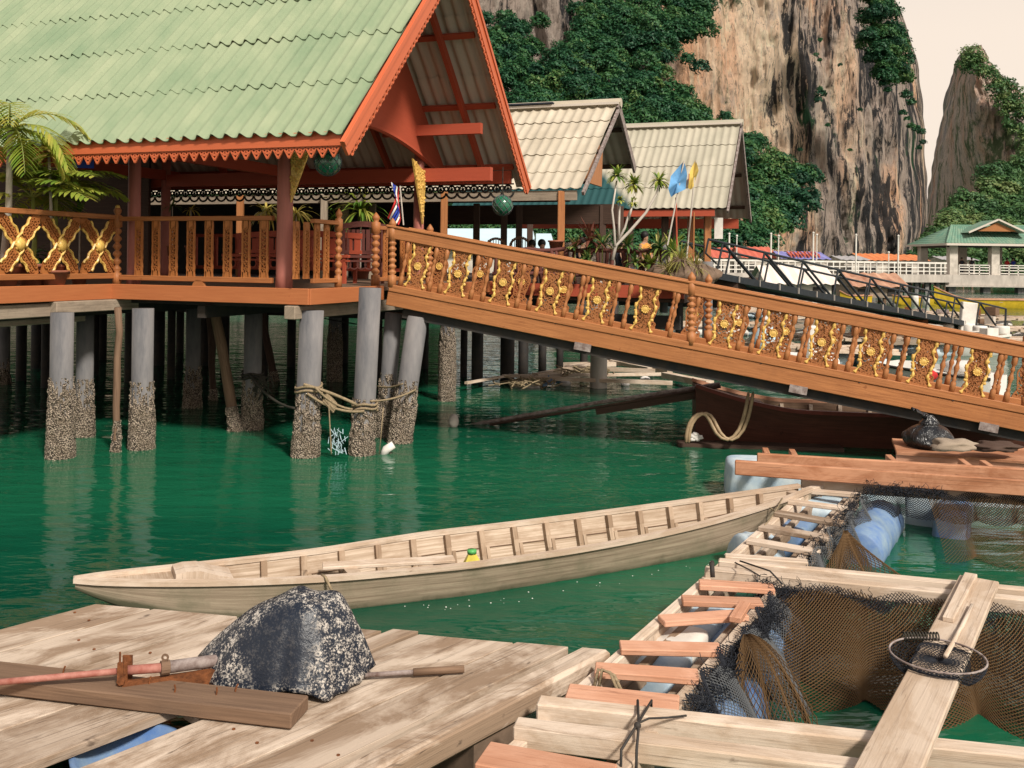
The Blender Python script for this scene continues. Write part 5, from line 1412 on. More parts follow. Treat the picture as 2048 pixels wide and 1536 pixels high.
# blue drums and foam floats under the walkway
def drum(p, q, r, label, mat='blue', group=None):
    o = thing('float_drum', V(p), label, 'drum', group); m = MB(); p, q = V(p), V(q); L = (q - p).length
    m.lathe(p, [(r * .9, 0), (r, .03), (r, L * .3), (r * 1.04, L * .32), (r, L * .34), (r, L * .66), (r * 1.04, L * .68), (r, L * .70), (r, L - .03), (r * .9, L)], 20, q - p); m.build('body', M[mat], o, True)
    m = MB(); m.lathe(p + (q - p).normalized() * -.02, [(r * .25, 0), (r * .25, .03)], 10, q - p); m.build('bung', M[mat], o)
wd = (sr1 - sr0).normalized(); wn_ = V((-wd.y, wd.x, 0))
drum(G(1545, 1262, .06), G(1478, 1345, .06), .24, 'blue drum under the brown knotted net in the near pen')
drum(G(1455, 1405, .03), G(1400, 1490, .03), .25, 'blue drum behind the grey net at the front corner of the near pen')
drum(G(1765, 1040, .08), G(1715, 1110, .08), .20, 'bright blue drum at the left corner of the far pen')
drum(G(1545, 1130, .02), G(1480, 1135, .02), .27, 'pale drum bulging between the last grey rungs', 'foam')
def foam(px, py, sx, sy, sz, z, label, rz=0.0, mat='foam', sd=1):
    c = G(px, py, z); m = MB(); m.ball(c, .5, 26, 18, (sx, sy, sz), 0)
    def sq(p):
        d = p - c; f = []
        for k, s in zip(d, (sx, sy, sz)):
            n = k / (s * .5); f.append(math.copysign(min(1, abs(n) ** .28), n) * s * .5)
        q = V(f); q += V((noise.noise(q * 4 + V((sd, 0, 0))), noise.noise(q * 4 + V((0, sd, 0))), noise.noise(q * 4 + V((0, 0, sd))))) * .03
        return c + Matrix.Rotation(rz, 3, 'Z') @ q
    m.v = [sq(p) for p in m.v]
    return tag(m.build('foam_float', M[mat], smooth=True), label, 'float')
wa = math.atan2(wd.y, wd.x)
foam(1545, 962, 1.0, .62, .46, .16, 'pale blue wrapped foam float beyond the stern of the rowing boat', -.12)
foam(1740, 968, .9, .5, .40, .14, 'pale blue foam float under the orange planks, behind the back beam', -.15, sd=3)
foam(1935, 975, 1.0, .5, .40, .14, 'light blue foam float under the orange planks near the right edge', -.15, sd=5)
foam(1640, 1030, .85, .40, .36, .12, 'white-blue foam float under the grey rungs at the far end', wa, sd=7)
foam(1580, 1080, .6, .36, .34, .10, 'blue foam float under the fourth and fifth grey rungs', wa, 'blue', 9)
foam(1400, 1275, .62, .34, .36, .10, 'blue-white foam float under the orange rungs beside the drum', wa, sd=11)
foam(1352, 1328, .40, .30, .36, .10, 'crumpled white sack float between two orange rungs', wa, 'white', 12)
foam(1315, 1372, .42, .30, .34, .10, 'bright blue and white float under the widest orange rung', wa, sd=13)
foam(1850, 1020, .5, .34, .55, .10, 'greenish blue plastic-wrapped float in the far pen corner', wa, sd=14)
foam(1905, 1050, .55, .3, .4, .06, 'dark blue float behind the sagging brown net', wa, 'blue', 15)
# ties and hoses around the beams
m = MB(); p = G(1275, 1447, .47)
fb_, nb_ = G(1285, 1412, .44), G(1262, 1490, .43); uu = (fb_ - nb_).normalized()
for o_ in (-.035, .03):
    e_ = V((o_, 0, 0)); m.tube([fb_ + uu * .05 - e_ + V((0, 0, -.12)), fb_ + uu * .055 - e_, p + V((0, 0, -.012)) + e_ * .2, nb_ - uu * .04 + e_, nb_ - uu * .05 + e_ + V((0, 0, -.13)), nb_ + uu * .05 + e_ + V((0, 0, -.16)), fb_ + uu * .0 - e_ + V((0, 0, -.16)), fb_ + uu * .05 - e_ + V((0, 0, -.12))], .0065, 5)
m.ball(p + V((0, 0, -.01)), .017, 7, 5); m.tube([p, p + V((.06, .06, -.005)), p + V((.15, .10, -.02)), p + V((.24, .13, -.024))], .005, 5)
tag(m.build('rubber_tie', M['charred'], smooth=True), 'black rubber strip tied round the two front beams', 'tie')
m = MB(); p = G(1420, 1128, .47); m.tube([p + V((.02, .03, 0)), p + V((0, -.06, .01)), p + V((0, -.09, -.06))], .018, 6); m.tube([G(1480, 1122, .46), G(1540, 1142, .48), G(1565, 1168, .44)], .006, 5); m.tube([G(1470, 1125, .46), G(1500, 1140, .49), G(1520, 1152, .42)], .005, 5)
tag(m.build('rubber_tie', M['charred'], smooth=True), 'black strip wound round the end of the middle beams', 'tie')
m = MB(); p = G(1205, 1372, .36); m.tube([p + V((-.04, 0, .0)), p + V((-.02, .03, .07)), p + V((.04, .02, .06)), p + V((.07, -.04, .0))], .009, 6); m.tube([p + V((-.02, -.01, .0)), p + V((.0, .02, .075)), p + V((.06, .01, .05)), p + V((.09, -.05, .0))], .009, 6)
tag(m.build('rope_loop', M['rope'], smooth=True), 'loop of beige rope on the walkway stringer beside the raft', 'rope')
m = MB(); m.tube(sag(S(.93, -1)[0] + V((0, 0, .03)), G(1530, 1050, .40), .02), .006, 5); m.tube(sag(S(.90, -1)[0], S(.90, -1)[0] + V((.16, -.28, -.05)), .02), .006, 5)
tag(m.build('mooring_line', M['rope'], smooth=True), 'thin line from the stern of the rowing boat to the walkway', 'rope')

# ================================================================= DARK MOORED BOAT, BAG, LITTLE ORANGE PLATFORM
m0 = G(1408, 893, 0); m0 = V((m0.x, 13.75, 0)); m1 = V((9.2, 13.05, 0))
pl2 = lambda t: .55 + .45 * min(1, t / .35) ** .8
sh2 = lambda t: .46 + .30 * max(0, 1 - t / .22) ** 1.5
S2, ax2, ay2, L2 = boat_hull(m0, m1, .62, sh2, lambda t: .15, pl2)
mbt = thing('wooden_boat', m0.lerp(m1, .4), 'dark brown wooden boat moored under the lower end of the footbridge', 'boat')
m = MB(); m.grid(lambda u, v: S2(u, 2 * v - 1), 40, 18); m.poly([S2(0, 1 - 2 * k / 18)[0] for k in range(19)]); m.build('hull', M['darkhull'], mbt)
m = MB(); m.grid(lambda u, v: S2(.14 + .86 * u, 2 * v - 1, .04), 36, 18, flip=True); m.build('inner_planking', M['mid'], mbt)
m = MB(); N = 8
for k in range(N):
    t0, t1 = .15 * k / N, .15 * (k + 1) / N; q = [S2(t0, -.98)[0], S2(t1, -.98)[0], S2(t1, .98)[0], S2(t0, .98)[0]]; m.poly([p + V((0, 0, .02)) for p in q], (t0 * 6, 0))
m.build('end_deck', M['dark'], mbt)
for sg in (-1, 1):
    m = MB(); pts = [S2(t, sg)[0] + V((0, 0, .02)) for t in np.linspace(0, 1, 40)]
    m.sweep(pts, .07, .05)
    m.build('gunwale', M['redtrim'] if sg < 0 else M['rung'], mbt)
for k in range(11):
    t = .20 + .065 * k; m = MB(); pts = [S2(t, s, .05)[0] for s in np.linspace(.5, .98, 7)]
    for a, b in zip(pts, pts[1:]): m.beam(a, b, .06, .05, ax2)
    m.build('rib', M['pale'], mbt)
m = MB(); m.beam(S2(.40, -1)[0] + V((0, -.03, .04)), S2(.66, -1)[0] + V((0, -.05, -.02)), .16, .03); m.build('side_board', M['pale'], mbt)
m = MB(); m.box(V((m0.x + .75, m0.y - .75, .02)), 2.2, .3, .05, -.1); m.build('waterline_plank', M['dark'], mbt)
hs = thing('hose', m0, 'tan hoses looped over the end of the dark wooden boat', 'hose')
ez = V((m0.x, m0.y - .55, 0))
for k, (dx, dy) in enumerate(((0, 0), (.06, -.05))):
    m = MB(); c = D(1455, 835, 12.75) + V((dx * .7, dy, 0))
    m.tube([D(1498, 780, 12.7) + V((dx, 0, 0)), D(1492, 820, 12.7) + V((dx, 0, 0)), D(1480, 862, 12.7) + V((dx, 0, 0)), D(1455, 884, 12.7) + V((dx, 0, -.02)), D(1430, 868, 12.7) + V((dx, 0, 0)), D(1420, 838, 12.8) + V((dx, 0, 0)),
            D(1405, 822, 12.8) + V((dx, 0, 0)), D(1385, 832, 12.8) + V((dx * .6, 0, -.01)), D(1373, 858, 12.8) + V((dx * .6, 0, 0)), D(1372, 890, 12.8) + V((dx * .6, 0, 0))], .028, 8)
    o = m.build('hose_length', M['hose'], hs, True); o.modifiers.new('smooth', 'SUBSURF').render_levels = 1
m = MB()
for k in range(9): m.ball(D(1390 + random.uniform(-8, 12), 872 + random.uniform(-5, 8), 13.0), .05, 7, 5, (1, .7, .7), .3)
tag(m.build('rag', M['whitecloth'], smooth=True), 'pale crumpled rag on the waterline plank by the hoses', 'rag')
op = thing('orange_raft', G(1900, 905, 0), 'small orange boarded raft at the foot of the footbridge', 'raft')
A, B = G(1792, 905, .46), G(2075, 925, .46); d = (B - A).normalized(); n = V((-d.y, d.x, 0)); B = B + d * .7
for k in range(4):
    m = MB(); m.beam(A + n * (.05 + .22 * k), B + n * (.05 + .22 * k), .21, .035); m.build('board', M['raw_orange'], op, bevel=.005)
m = MB(); m.beam(A - V((0, 0, .07)), B - V((0, 0, .07)), .05, .12); m.build('front_bearer', M['rung'], op)
m = MB(); m.box(A.lerp(B, .5) + n * .4 - V((0, 0, .32)), 1.8, .6, .36, math.atan2(d.y, d.x)); m.build('float', M['foam'], op, bevel=.04)
bc = G(1866, 897, .48) + V((0, .1, 0))
def bagf(u, v):
    a = 2 * math.pi * u; h = .36 * v
    r = .26 * (math.sin(min(1, .22 + v * 1.05) * math.pi) ** .55 if v < .72 else .26 * .9 * (1 - v) / .28 + .16) if v < .72 else .26 * (.30 * (1 - v) / .28 + .12)
    r *= 1 + .05 * math.sin(a * 7 + v * 5) * v ** 3 + .05 * math.sin(a * 13 + 2) * v ** 4 + .14 * noise.noise(V((math.cos(a) * 2, math.sin(a) * 2, v * 4)))
    return bc + V((r * math.cos(a) * 1.05, r * math.sin(a), h - (.03 if v == 0 else 0)))
tb = thing('rubbish_bag', bc, 'tied black plastic rubbish bag on the small orange raft', 'bag')
m = MB(); m.grid(bagf, 60, 30, flip=True); m.build('sack', M['bag'], tb, True)
m = MB()
for s in (-1, 1):
    m.grid(lambda u, v: bc + V((-.06 + s * .05 * u - .07 * u * u, (v - .5) * (.05 + .14 * u), .33 + .11 * u - .05 * u * u * (1 + s * .6) + .02 * math.sin(v * 12 + s))), 7, 10)
m.ball(bc + V((-.05, 0, .345)), .045, 9, 6, (1, 1, .7), .4)
m.build('tied_ears', M['bag'], tb, True)
m = MB(); c = G(1940, 903, .62) + V((0, .35, 0)); m.ball(c, .22, 22, 14, (1.1, .7, .34), .5); tag(m.build('sack', M['greybeam'], smooth=True), 'pale grey sack behind the black rubbish bag', 'sack')
m = MB(); c = G(2020, 905, .60) + V((0, .3, 0)); m.ball(c, .22, 22, 14, (1.2, .7, .26), .5); tag(m.build('sack', M['dark'], smooth=True), 'dark grey bundle at the right edge beside the pale sack', 'sack')

# long propeller shaft half sunk in the water
ls = thing('propeller_shaft', G(950, 848, 0), 'long dark propeller shaft slanting out of the water toward the dark boat', 'shaft')
p, q = G(942, 850, -.02), D(1440, 768, 13.6)
m = MB(); m.tube([p, p.lerp(q, .5) + V((0, 0, .02)), q], .030, 10); m.build('tube', M['greypipe'], ls, True)
m = MB(); m.tube([p.lerp(q, .08) + V((0, -.05, -.035)), p.lerp(q, .5) + V((0, -.05, -.035)), q + V((0, -.05, -.03))], .022, 8); m.build('guard_rod', M['dark'], ls, True)
m = MB(); m.beam(p.lerp(q, .52) + V((0, -.02, -.10)), p.lerp(q, .98) + V((0, -.02, -.10)), .06, .10); m.build('fin', M['dark'], ls)
# low raft of poles and nets in the middle distance
rf = thing('pole_raft', G(1170, 765, 0), 'low raft of bleached poles, ropes and small floats beyond the long dark shaft', 'raft')
for x0, y0, x1, y1, r in ((932, 766, 1022, 750, .022), (1005, 752, 1330, 748, .03), (1050, 755, 1345, 766, .035), (1130, 735, 1310, 742, .04), (1210, 722, 1340, 742, .05), (1070, 752, 1220, 722, .05), (1330, 750, 1420, 768, .06), (1120, 730, 1230, 728, .05), (1215, 722, 1300, 738, .04)):
    m = MB(); a, b = G(x0, y0, .16), G(x1, y1, .16)
    m.beam(a, b, r * 3.2, r * 2); m.build('pole', M['pale'], rf)
m = MB()
for k in range(90):
    c = G(1055 + random.gauss(0, 26), 762 + random.gauss(0, 3), .08 + random.random() * .12); m.tube([c, c + V((random.gauss(0, .09), random.gauss(0, .06), random.gauss(0, .06))), c + V((random.gauss(0, .14), 0, -.05))], .014, 5)
for k in range(70):
    c = G(1170 + random.gauss(0, 30), 742 + random.gauss(0, 4), .12 + random.random() * .14); m.tube([c, c + V((random.gauss(0, .16), random.gauss(0, .1), random.gauss(0, .05)))], .016, 5)
m.build('rope_tangle', M['rope'], rf)
m = MB()
for px, py, s in ((1040, 770, .12), (1062, 772, .14), (1130, 768, .09), (1200, 770, .07), (1290, 758, .08), (1250, 768, .07)): m.ball(G(px, py, .03), s, 9, 6, (1.4, 1, .8))
m.build('small_floats', M['whitecloth'], rf, True)
m = MB()
for k in range(26):
    c = G(1090 + random.gauss(0, 10), 766 + random.gauss(0, 2), .06); m.tube([c, c + V((random.gauss(0, .1), 0, random.gauss(0.05, .06)))], .014, 5)
m.build('blue_line', M['blue'], rf)

# ================================================================= PEOPLE
def person(p, h, facing, label, cloth, lower='navy', scarf=None, sit=False, grp=None):
    """one skinned body; clothes and hair are children"""
    p = V(p); o = thing('person', p, label, 'person', grp)
    k = h / 1.7; fx = V((math.cos(facing), math.sin(facing), 0)); sx = V((-fx.y, fx.x, 0)); z = V((0, 0, 1)); hip = .50 if sit else .90
    def P(f, s, u): return (fx * f + sx * s + z * u) * k + p
    J = {'pel': (0, 0, hip, .13), 'bel': (.01, 0, hip + .18, .12), 'che': (.0, 0, hip + .40, .14), 'nek': (0, 0, hip + .56, .055), 'jaw': (.03, 0, hip + .64, .075), 'top': (.01, 0, hip + .76, .085)}
    E = [('pel', 'bel'), ('bel', 'che'), ('che', 'nek'), ('nek', 'jaw'), ('jaw', 'top')]
    for s, c in ((1, 'l'), (-1, 'r')):
        J['sh' + c] = (0, .18 * s, hip + .46, .06); J['el' + c] = (.03, .25 * s, hip + .20, .045); J['wr' + c] = (.18, .20 * s, hip + .04, .032); J['ha' + c] = (.25, .18 * s, hip + .03, .035)
        E += [('che', 'sh' + c), ('sh' + c, 'el' + c), ('el' + c, 'wr' + c), ('wr' + c, 'ha' + c)]
        if sit: J['kn' + c] = (.42, .10 * s, hip, .065); J['an' + c] = (.44, .10 * s, hip - .42, .04); J['to' + c] = (.58, .10 * s, hip - .46, .035)
        else: J['kn' + c] = (.02, .10 * s, .48, .065); J['an' + c] = (0, .10 * s, .08, .04); J['to' + c] = (.14, .11 * s, .03, .035)
        E += [('pel', 'kn' + c), ('kn' + c, 'an' + c), ('an' + c, 'to' + c)]
    names = list(J); me = bpy.data.meshes.new('body')
    me.from_pydata([tuple(P(*J[n][:3]) - p) for n in names], [(names.index(a), names.index(b)) for a, b in E], [])
    b = bpy.data.objects.new('body', me); COL.objects.link(b); b.parent = o
    b.modifiers.new('skin', 'SKIN')
    for n, sv in zip(names, me.skin_vertices[0].data): sv.radius = (J[n][3] * k, J[n][3] * k); sv.use_root = n == 'pel'
    b.modifiers.new('sub', 'SUBSURF').render_levels = 1
    me.materials.append(M['skin'])
    m = MB(); m.tube([P(0, 0, hip - .06), P(.01, 0, hip + .18), P(0, 0, hip + .42), P(0, 0, hip + .53)], [.165 * k, .15 * k, .185 * k, .08 * k], 10)
    for s in (1, -1): m.tube([P(0, .12 * s, hip + .48), P(.02, .235 * s, hip + .24)], [.075 * k, .06 * k], 8)
    m.build('shirt', M[cloth], o, True)
    m = MB()
    for s, c in ((1, 'l'), (-1, 'r')): m.tube([P(*J['pel'][:3]) + sx * .05 * s * k, P(*J['kn' + c][:3]), P(*J['an' + c][:3])], [.12 * k, .085 * k, .065 * k], 8)
    m.build('trousers', M[lower], o, True)
    m = MB(); c = P(-.015, 0, hip + .735); m.ball(c, .108 * k, 10, 8, (1, 1, 1.08))
    if scarf: m.tube([P(-.03, 0, hip + .70), P(-.04, 0, hip + .50), P(-.05, 0, hip + .32)], [.11 * k, .17 * k, .19 * k], 10)
    m.build('headscarf' if scarf else 'hair', M[scarf or 'hair'], o, True)
    return o

# ================================================================= SECOND AND THIRD HALL
def hall(name, label, eave_px, deave, L, halfw, ze, zr, rows, mat, back_cut, barge='greypipe', over=1.2, amp=.032):
    """gabled open hall; the right gable end faces the camera's right, its ridge runs left"""
    o0 = D(eave_px[0], eave_px[1], deave); o = thing(name, V((o0.x, o0.y, DZ)), label, 'hall')
    o0.z = ze; rise = zr - ze; SLh = math.hypot(halfw, rise)
    uf = (a2 * halfw + UP * rise) / SLh; ub = (-a2 * halfw + UP * rise) / SLh
    nf = (-a2 * rise + UP * halfw) / SLh; nb = (a2 * rise + UP * halfw) / SLh
    def side(mt, nm, oo, up_, nn, S_):
        m = MB(); corrug(m, oo, b2, up_, L, S_, rows, nrm=nn, spp=6, amp=amp); m.build(nm, mt, o, True, up=True)
    side(M[mat], 'front_roof_slope', o0, uf, nf, SLh)
    far = o0 + a2 * (2 * halfw)
    side(M[mat], 'back_roof_slope', far + ub * (SLh * back_cut), ub, nb, SLh * (1 - back_cut))
    m = MB(); rg = o0 + a2 * halfw + UP * (rise + .02); m.beam(rg - b2 * .05, rg + b2 * L, .34, .05); m.tube([rg - b2 * .08 + UP * .02, rg + b2 * L + UP * .02], .10, 8); m.build('ridge_cap', M[mat], o)
    for s, (q, u_, n_) in enumerate(((o0, uf, nf), (far + ub * (SLh * back_cut), ub, nb))):
        m = MB(); SS = SLh * (1 - (back_cut if s else 0)); m.beam(q - n_ * .06 - b2 * .03 - u_ * .05, q + u_ * (SS + .08) - n_ * .06 - b2 * .03, .05, .16 if s else .07, n_)
        if s: m.beam(q + n_ * .05 + b2 * .02 - u_ * .05, q + u_ * (SS + .05) + n_ * .05 + b2 * .02, .14, .02, n_)
        m.build('barge_board', M[barge], o)
    return o, o0, uf, ub, nf, nb, SLh, far, rg
h2, e2, uf2, ub2, nf2, nb2, SL2, far2, rg2 = hall('second_hall', 'long open hall with a cream corrugated roof right behind the big pavilion', (1163, 381), 17.2, 24.0, 2.65, 3.82, 5.77, 5, 'roof_cream', .42)
m = MB(); m.beam(e2 + UP * -.10 + a2 * .05 + b2 * .1, e2 + UP * -.10 + a2 * .05 + b2 * 23.8, .05, .18); m.build('eave_board', M['greybeam'], h2)
m = MB()
for f in (.12, .45, .8):
    for q, u_, n_ in ((e2, uf2, nf2), (far2, ub2, nb2)):
        p = q + u_ * (SL2 * f) - n_ * .07; 
        if q is far2 and f < .4: continue
        m.beam(p, p + b2 * 23.8, .09, .06, n_)
m.build('purlins', M['dark'], h2)
m = MB()
for y0_, y1_, mt_ in ((1.35, 2.45, 0), (2.5, 3.3, 1)):
    m.cur = mt_; q = rg2 + UP * .06; m.beam(q + b2 * y0_, q + b2 * y1_, .42, .03)
m.build('ridge_patches', [M['navy'], M['white']], h2)
gq = e2 + b2 * .12
m = MB(); pts = [gq + a2 * .75 + UP * .20, gq + a2 * .9 + UP * .55, gq + a2 * 1.55 + UP * 1.05, gq + a2 * 1.95 + UP * .95, gq + a2 * 1.9 + UP * .2]
m.prism(pts, b2 * .05); m.build('gable_boards', M['bridge'], h2)
m = MB(); q = e2 + b2 * 1.0 + a2 * 1.0 - UP * .05; m.beam(q, q + V((.18, .05, 0)), .05, .10); m.build('lamp_fitting', M['white'], h2)
def hpost(px, py, d, z0, z1, r, mat, parent, nm='post'):
    p = D(px, py, d); m = MB(); m.beam(V((p.x, p.y, z0)), V((p.x, p.y, z1)), r * 2, r * 2, (0, 1, 0)); return m.build(nm, M[mat], parent, bevel=.01)
for px, d, mt in ((1122, 17.4, 'bridge'), (888, 17.9, 'bridge'), (648, 19, 'greybeam'), (690, 19.2, 'greybeam'), (745, 19.4, 'greybeam'), (480, 19.6, 'bridge'), (953, 21.5, 'dark'), (1008, 21.8, 'dark'), (1038, 22.0, 'dark'), (1205, 21.6, 'dark'), (1240, 21.8, 'dark'), (1060, 24, 'dark')):
    hpost(px, 450, d, DZ - .1, 3.8, .065 if mt != 'dark' else .075, mt, h2)
m = MB()
m.beam(e2 + a2 * .6 + b2 * .4 - UP * .08, e2 + a2 * .6 + b2 * 23 - UP * .08, .1, .2); m.beam(e2 + a2 * 4.4 + b2 * .4 - UP * .22, e2 + a2 * 4.4 + b2 * 23 - UP * .22, .12, .45); m.build('eave_beams', M['dark'], h2)
m = MB(); q = e2 + a2 * 4.3 + b2 * 4.6; m.prism([q + UP * -1.75, q + b2 * 19 + UP * -1.75, q + b2 * 19 + UP * .1, q + UP * .1], a2 * .08); m.build('dark_back_wall', M['charred'], h2)  # near-black sheet added to darken the hall interior
hd = thing('hall_deck', e2 + V((0, 0, DZ - e2.z)), 'long timber deck of the halls standing on dark piles', 'deck')
m = MB(); Q = lambda x, y, z: V((e2.x, e2.y, 0)) + a2 * x + b2 * y + UP * z
m.prism([Q(-.1, -1.9, DZ - .30), Q(1.3, -1.9, DZ - .30), Q(1.3, 2.2, DZ - .30), Q(7.6, 2.2, DZ - .30), Q(7.6, -1.9, DZ - .30), Q(13.5, -1.9, DZ - .30), Q(13.5, 26, DZ - .30), Q(-.1, 26, DZ - .30)], UP * .28); m.build('deck_slab', M['dark'], hd)  # slab shape notched so that sun reaches the pole raft
m = MB(); m.beam(Q(-.13, -1.9, DZ - .12), Q(-.13, 25.9, DZ - .12), .05, .22); m.build('edge_board', M['gable'], hd)
m = MB()
for y in range(3, 25, 2): m.beam(Q(0, y, DZ - .42), Q(13.3, y, DZ - .42), .12, .24)
for x in (.1, 3, 6, 9, 12): m.beam(Q(x, -1.8 if x in (.1, 9, 12) else 2.3, DZ - .66), Q(x, 25.8, DZ - .66), .14, .24)
m.build('joists', M['charred'], hd)

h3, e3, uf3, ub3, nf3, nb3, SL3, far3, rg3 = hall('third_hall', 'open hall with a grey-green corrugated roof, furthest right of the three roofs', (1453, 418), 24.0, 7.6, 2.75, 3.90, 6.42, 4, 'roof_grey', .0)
m = MB(); m.beam(e3 + UP * -.10 + a2 * .05 + b2 * .3, e3 + UP * -.10 + a2 * .05 + b2 * 7.5, .05, .17); m.beam(far3 + UP * -.16 - a2 * .3 + b2 * .3, far3 + UP * -.16 - a2 * .3 + b2 * 7.5, .05, .3); m.beam(e3 + b2 * 1 + a2 * .5 + UP * .85 , e3 + b2 * 1 + a2 * 5.0 + UP * .85, .1, .2); m.build('eave_board', M['gable'], h3)
m = MB()
for f in (.15, .5, .85):
    for q, u_, n_ in ((e3, uf3, nf3), (far3, ub3, nb3)):
        p = q + u_ * (SL3 * f) - n_ * .07; m.beam(p + b2 * .1, p + b2 * 7.5, .09, .06, n_)
m.build('purlins', M['dark'], h3)
for px, d in ((1415, 24.6), (1382, 24.9), (1350, 28), (1260, 25.2), (1330, 25)): hpost(px, 450, d, DZ - .1, 3.85, .085, 'bridge' if px > 1355 else 'dark', h3)
m = MB(); p = D(1437, 452, 24.8); m.box(p - V((0, 0, .06)), .22, .05, .55); m.build('notice_board', M['white'], h3)
# roofs of light blue sheets seen through the halls
for (x0, x1, y0, y1, d, lb) in ((890, 1075, 457, 500, 52, 'light blue sheet roof seen between the hall posts, the long left one'), (1072, 1112, 467, 500, 50, 'light blue sheet roof end seen just left of the orange hall post')):
    o = thing('far_house', D(x0, y1, d), lb, 'house'); m = MB()
    A, B, C_, E_ = D(x0, y1, d), D(x1, y1, d), D(x1 - 10, y0, d + 3), D(x0, y0, d + 3); m.poly([A, B, C_, E_]); m.poly([E_, C_, D(x1 + 8, y1, d + 6), D(x0, y1, d + 6)]); m.build('roof', M['roof_lightblue'], o, up=True)
    m = MB(); A2_, B2_ = D(x0, y1, d + .5), D(x1, y1, d + .5); m.prism([V((A2_.x, A2_.y, 1.2)), V((B2_.x, B2_.y, 1.2)), V((B2_.x, B2_.y + 3, 1.2)), V((A2_.x, A2_.y + 3, 1.2))], (0, 0, A2_.z - 1.25)); m.build('wall', M['palewhite'], o)
# rustic log railing of the halls
lr = thing('log_railing', D(1300, 500, 17.3), 'rustic dark red log railing along the edge of the hall deck', 'railing')
m = MB(); dz = lambda px, z, d=17.0: V((D(px, 500, d).x, d, z)); rd = random.Random(8)
for z in (DZ + .60, DZ + .17):
    pts = [dz(px, z + rd.uniform(-.02, .02)) for px in range(985, 1345, 24)]; m.tube(pts, .04, 7)
m.build('rails', M['log'], lr, True)
m = MB()
for px in range(990, 1340, 16): m.tube([dz(px + rd.uniform(-3, 3), DZ + .0), dz(px + rd.uniform(-8, 8), DZ + .3), dz(px + rd.uniform(-6, 6), DZ + .62)], rd.uniform(.025, .05), 6)
m.build('balusters', M['log'], lr, True)
m = MB(); m.tube([dz(1329, DZ - .5), dz(1329, DZ + .72)], .075, 10); m.build('end_post', M['concrete'], lr, True)
# branching tree with spiky rosettes
tb_ = V((D(1226, 500, 16.6).x, 16.6, DZ)); ft = thing('spiky_tree', tb_, 'pale branching tree with spiky yellow-green leaf rosettes before the third hall', 'tree')
br_pts = [[(1225, 520), (1232, 490), (1260, 462), (1292, 425), (1312, 390), (1318, 370)], [(1232, 490), (1250, 455), (1257, 430), (1267, 405), (1270, 385)], [(1230, 492), (1228, 455), (1224, 420), (1230, 385), (1233, 362)],
          [(1238, 480), (1238, 445), (1239, 420), (1240, 402)], [(1257, 440), (1262, 420), (1264, 408)]]
m = MB()
for i, pts in enumerate(br_pts):
    m.tube([D(x, y, 16.6 + .06 * math.sin(x)) for x, y in pts], [.034 * (1 - .55 * k / len(pts)) * (1 if i == 0 else .7) for k in range(len(pts))], 7)
m.build('trunk', M['palewhite'], ft, True)
rd = random.Random(4)
for x, y, s in ((1318, 362, .24), (1268, 370, .25), (1234, 352, .25), (1240, 400, .12), (1266, 405, .13)):
    m = MB(); c = D(x, y, 16.6)
    for k in range(int(260 * s)):
        a = rd.random() * 6.28; e = rd.uniform(-.3, 1.4); leaf(m, c, (math.cos(a) * math.cos(e), math.sin(a) * math.cos(e), math.sin(e)), s * rd.uniform(.75, 1.1), .045, 1.2, rd.uniform(.05, .95), 4)
    m.build('leaf_rosette', M['crownleaf'], ft)
# flags on canes
for lb, mt, pole, cl in (('pale blue cloth flag on a thin leaning pole', 'skyflag', (1335, 490, 1368, 322), [(1368, 322), (1342, 352), (1336, 378), (1343, 394), (1350, 388), (1372, 378), (1374, 350)]),
                         ('yellow cloth flag on a thin pole right of the blue flag', 'yellowflag', (1372, 530, 1392, 322), [(1391, 320), (1379, 345), (1376, 375), (1382, 379), (1389, 370), (1397, 342)])):
    dd = 16.2 if mt == 'skyflag' else 16.5; o = thing('cloth_flag', D(pole[0], pole[1], dd), lb, 'flag')
    m = MB(); m.tube([D(pole[0], pole[1], dd), D(pole[2], pole[3], dd)], .014, 6); m.build('pole', M['palewhite'], o)
    pts = [D(x, y, dd - .02 + .05 * math.sin(x * .3)) for x, y in cl]; c = sum(pts, V((0, 0, 0))) / len(pts)
    m = MB(); n = len(pts)
    m.grid(lambda u, v: c.lerp(pts[int(u * n) % n].lerp(pts[(int(u * n) + 1) % n], (u * n) % 1), v) + V((0, .04 * math.sin(u * 19) * v, 0)), n * 4, 6); m.build('cloth', M[mt], o, True)
m = MB(); m.tube([D(1354, 500, 16.4), D(1352, 395, 16.4)], .014, 6); tag(m.build('thin_pole', M['gable']), 'thin reddish pole between the blue and the yellow flag poles', 'pole')
m = MB(); m.tube([D(1387, 525, 16.4), D(1388, 425, 16.4)], .012, 6); tag(m.build('thin_pole', M['bridge']), 'thin orange pole right of the yellow flag pole', 'pole')
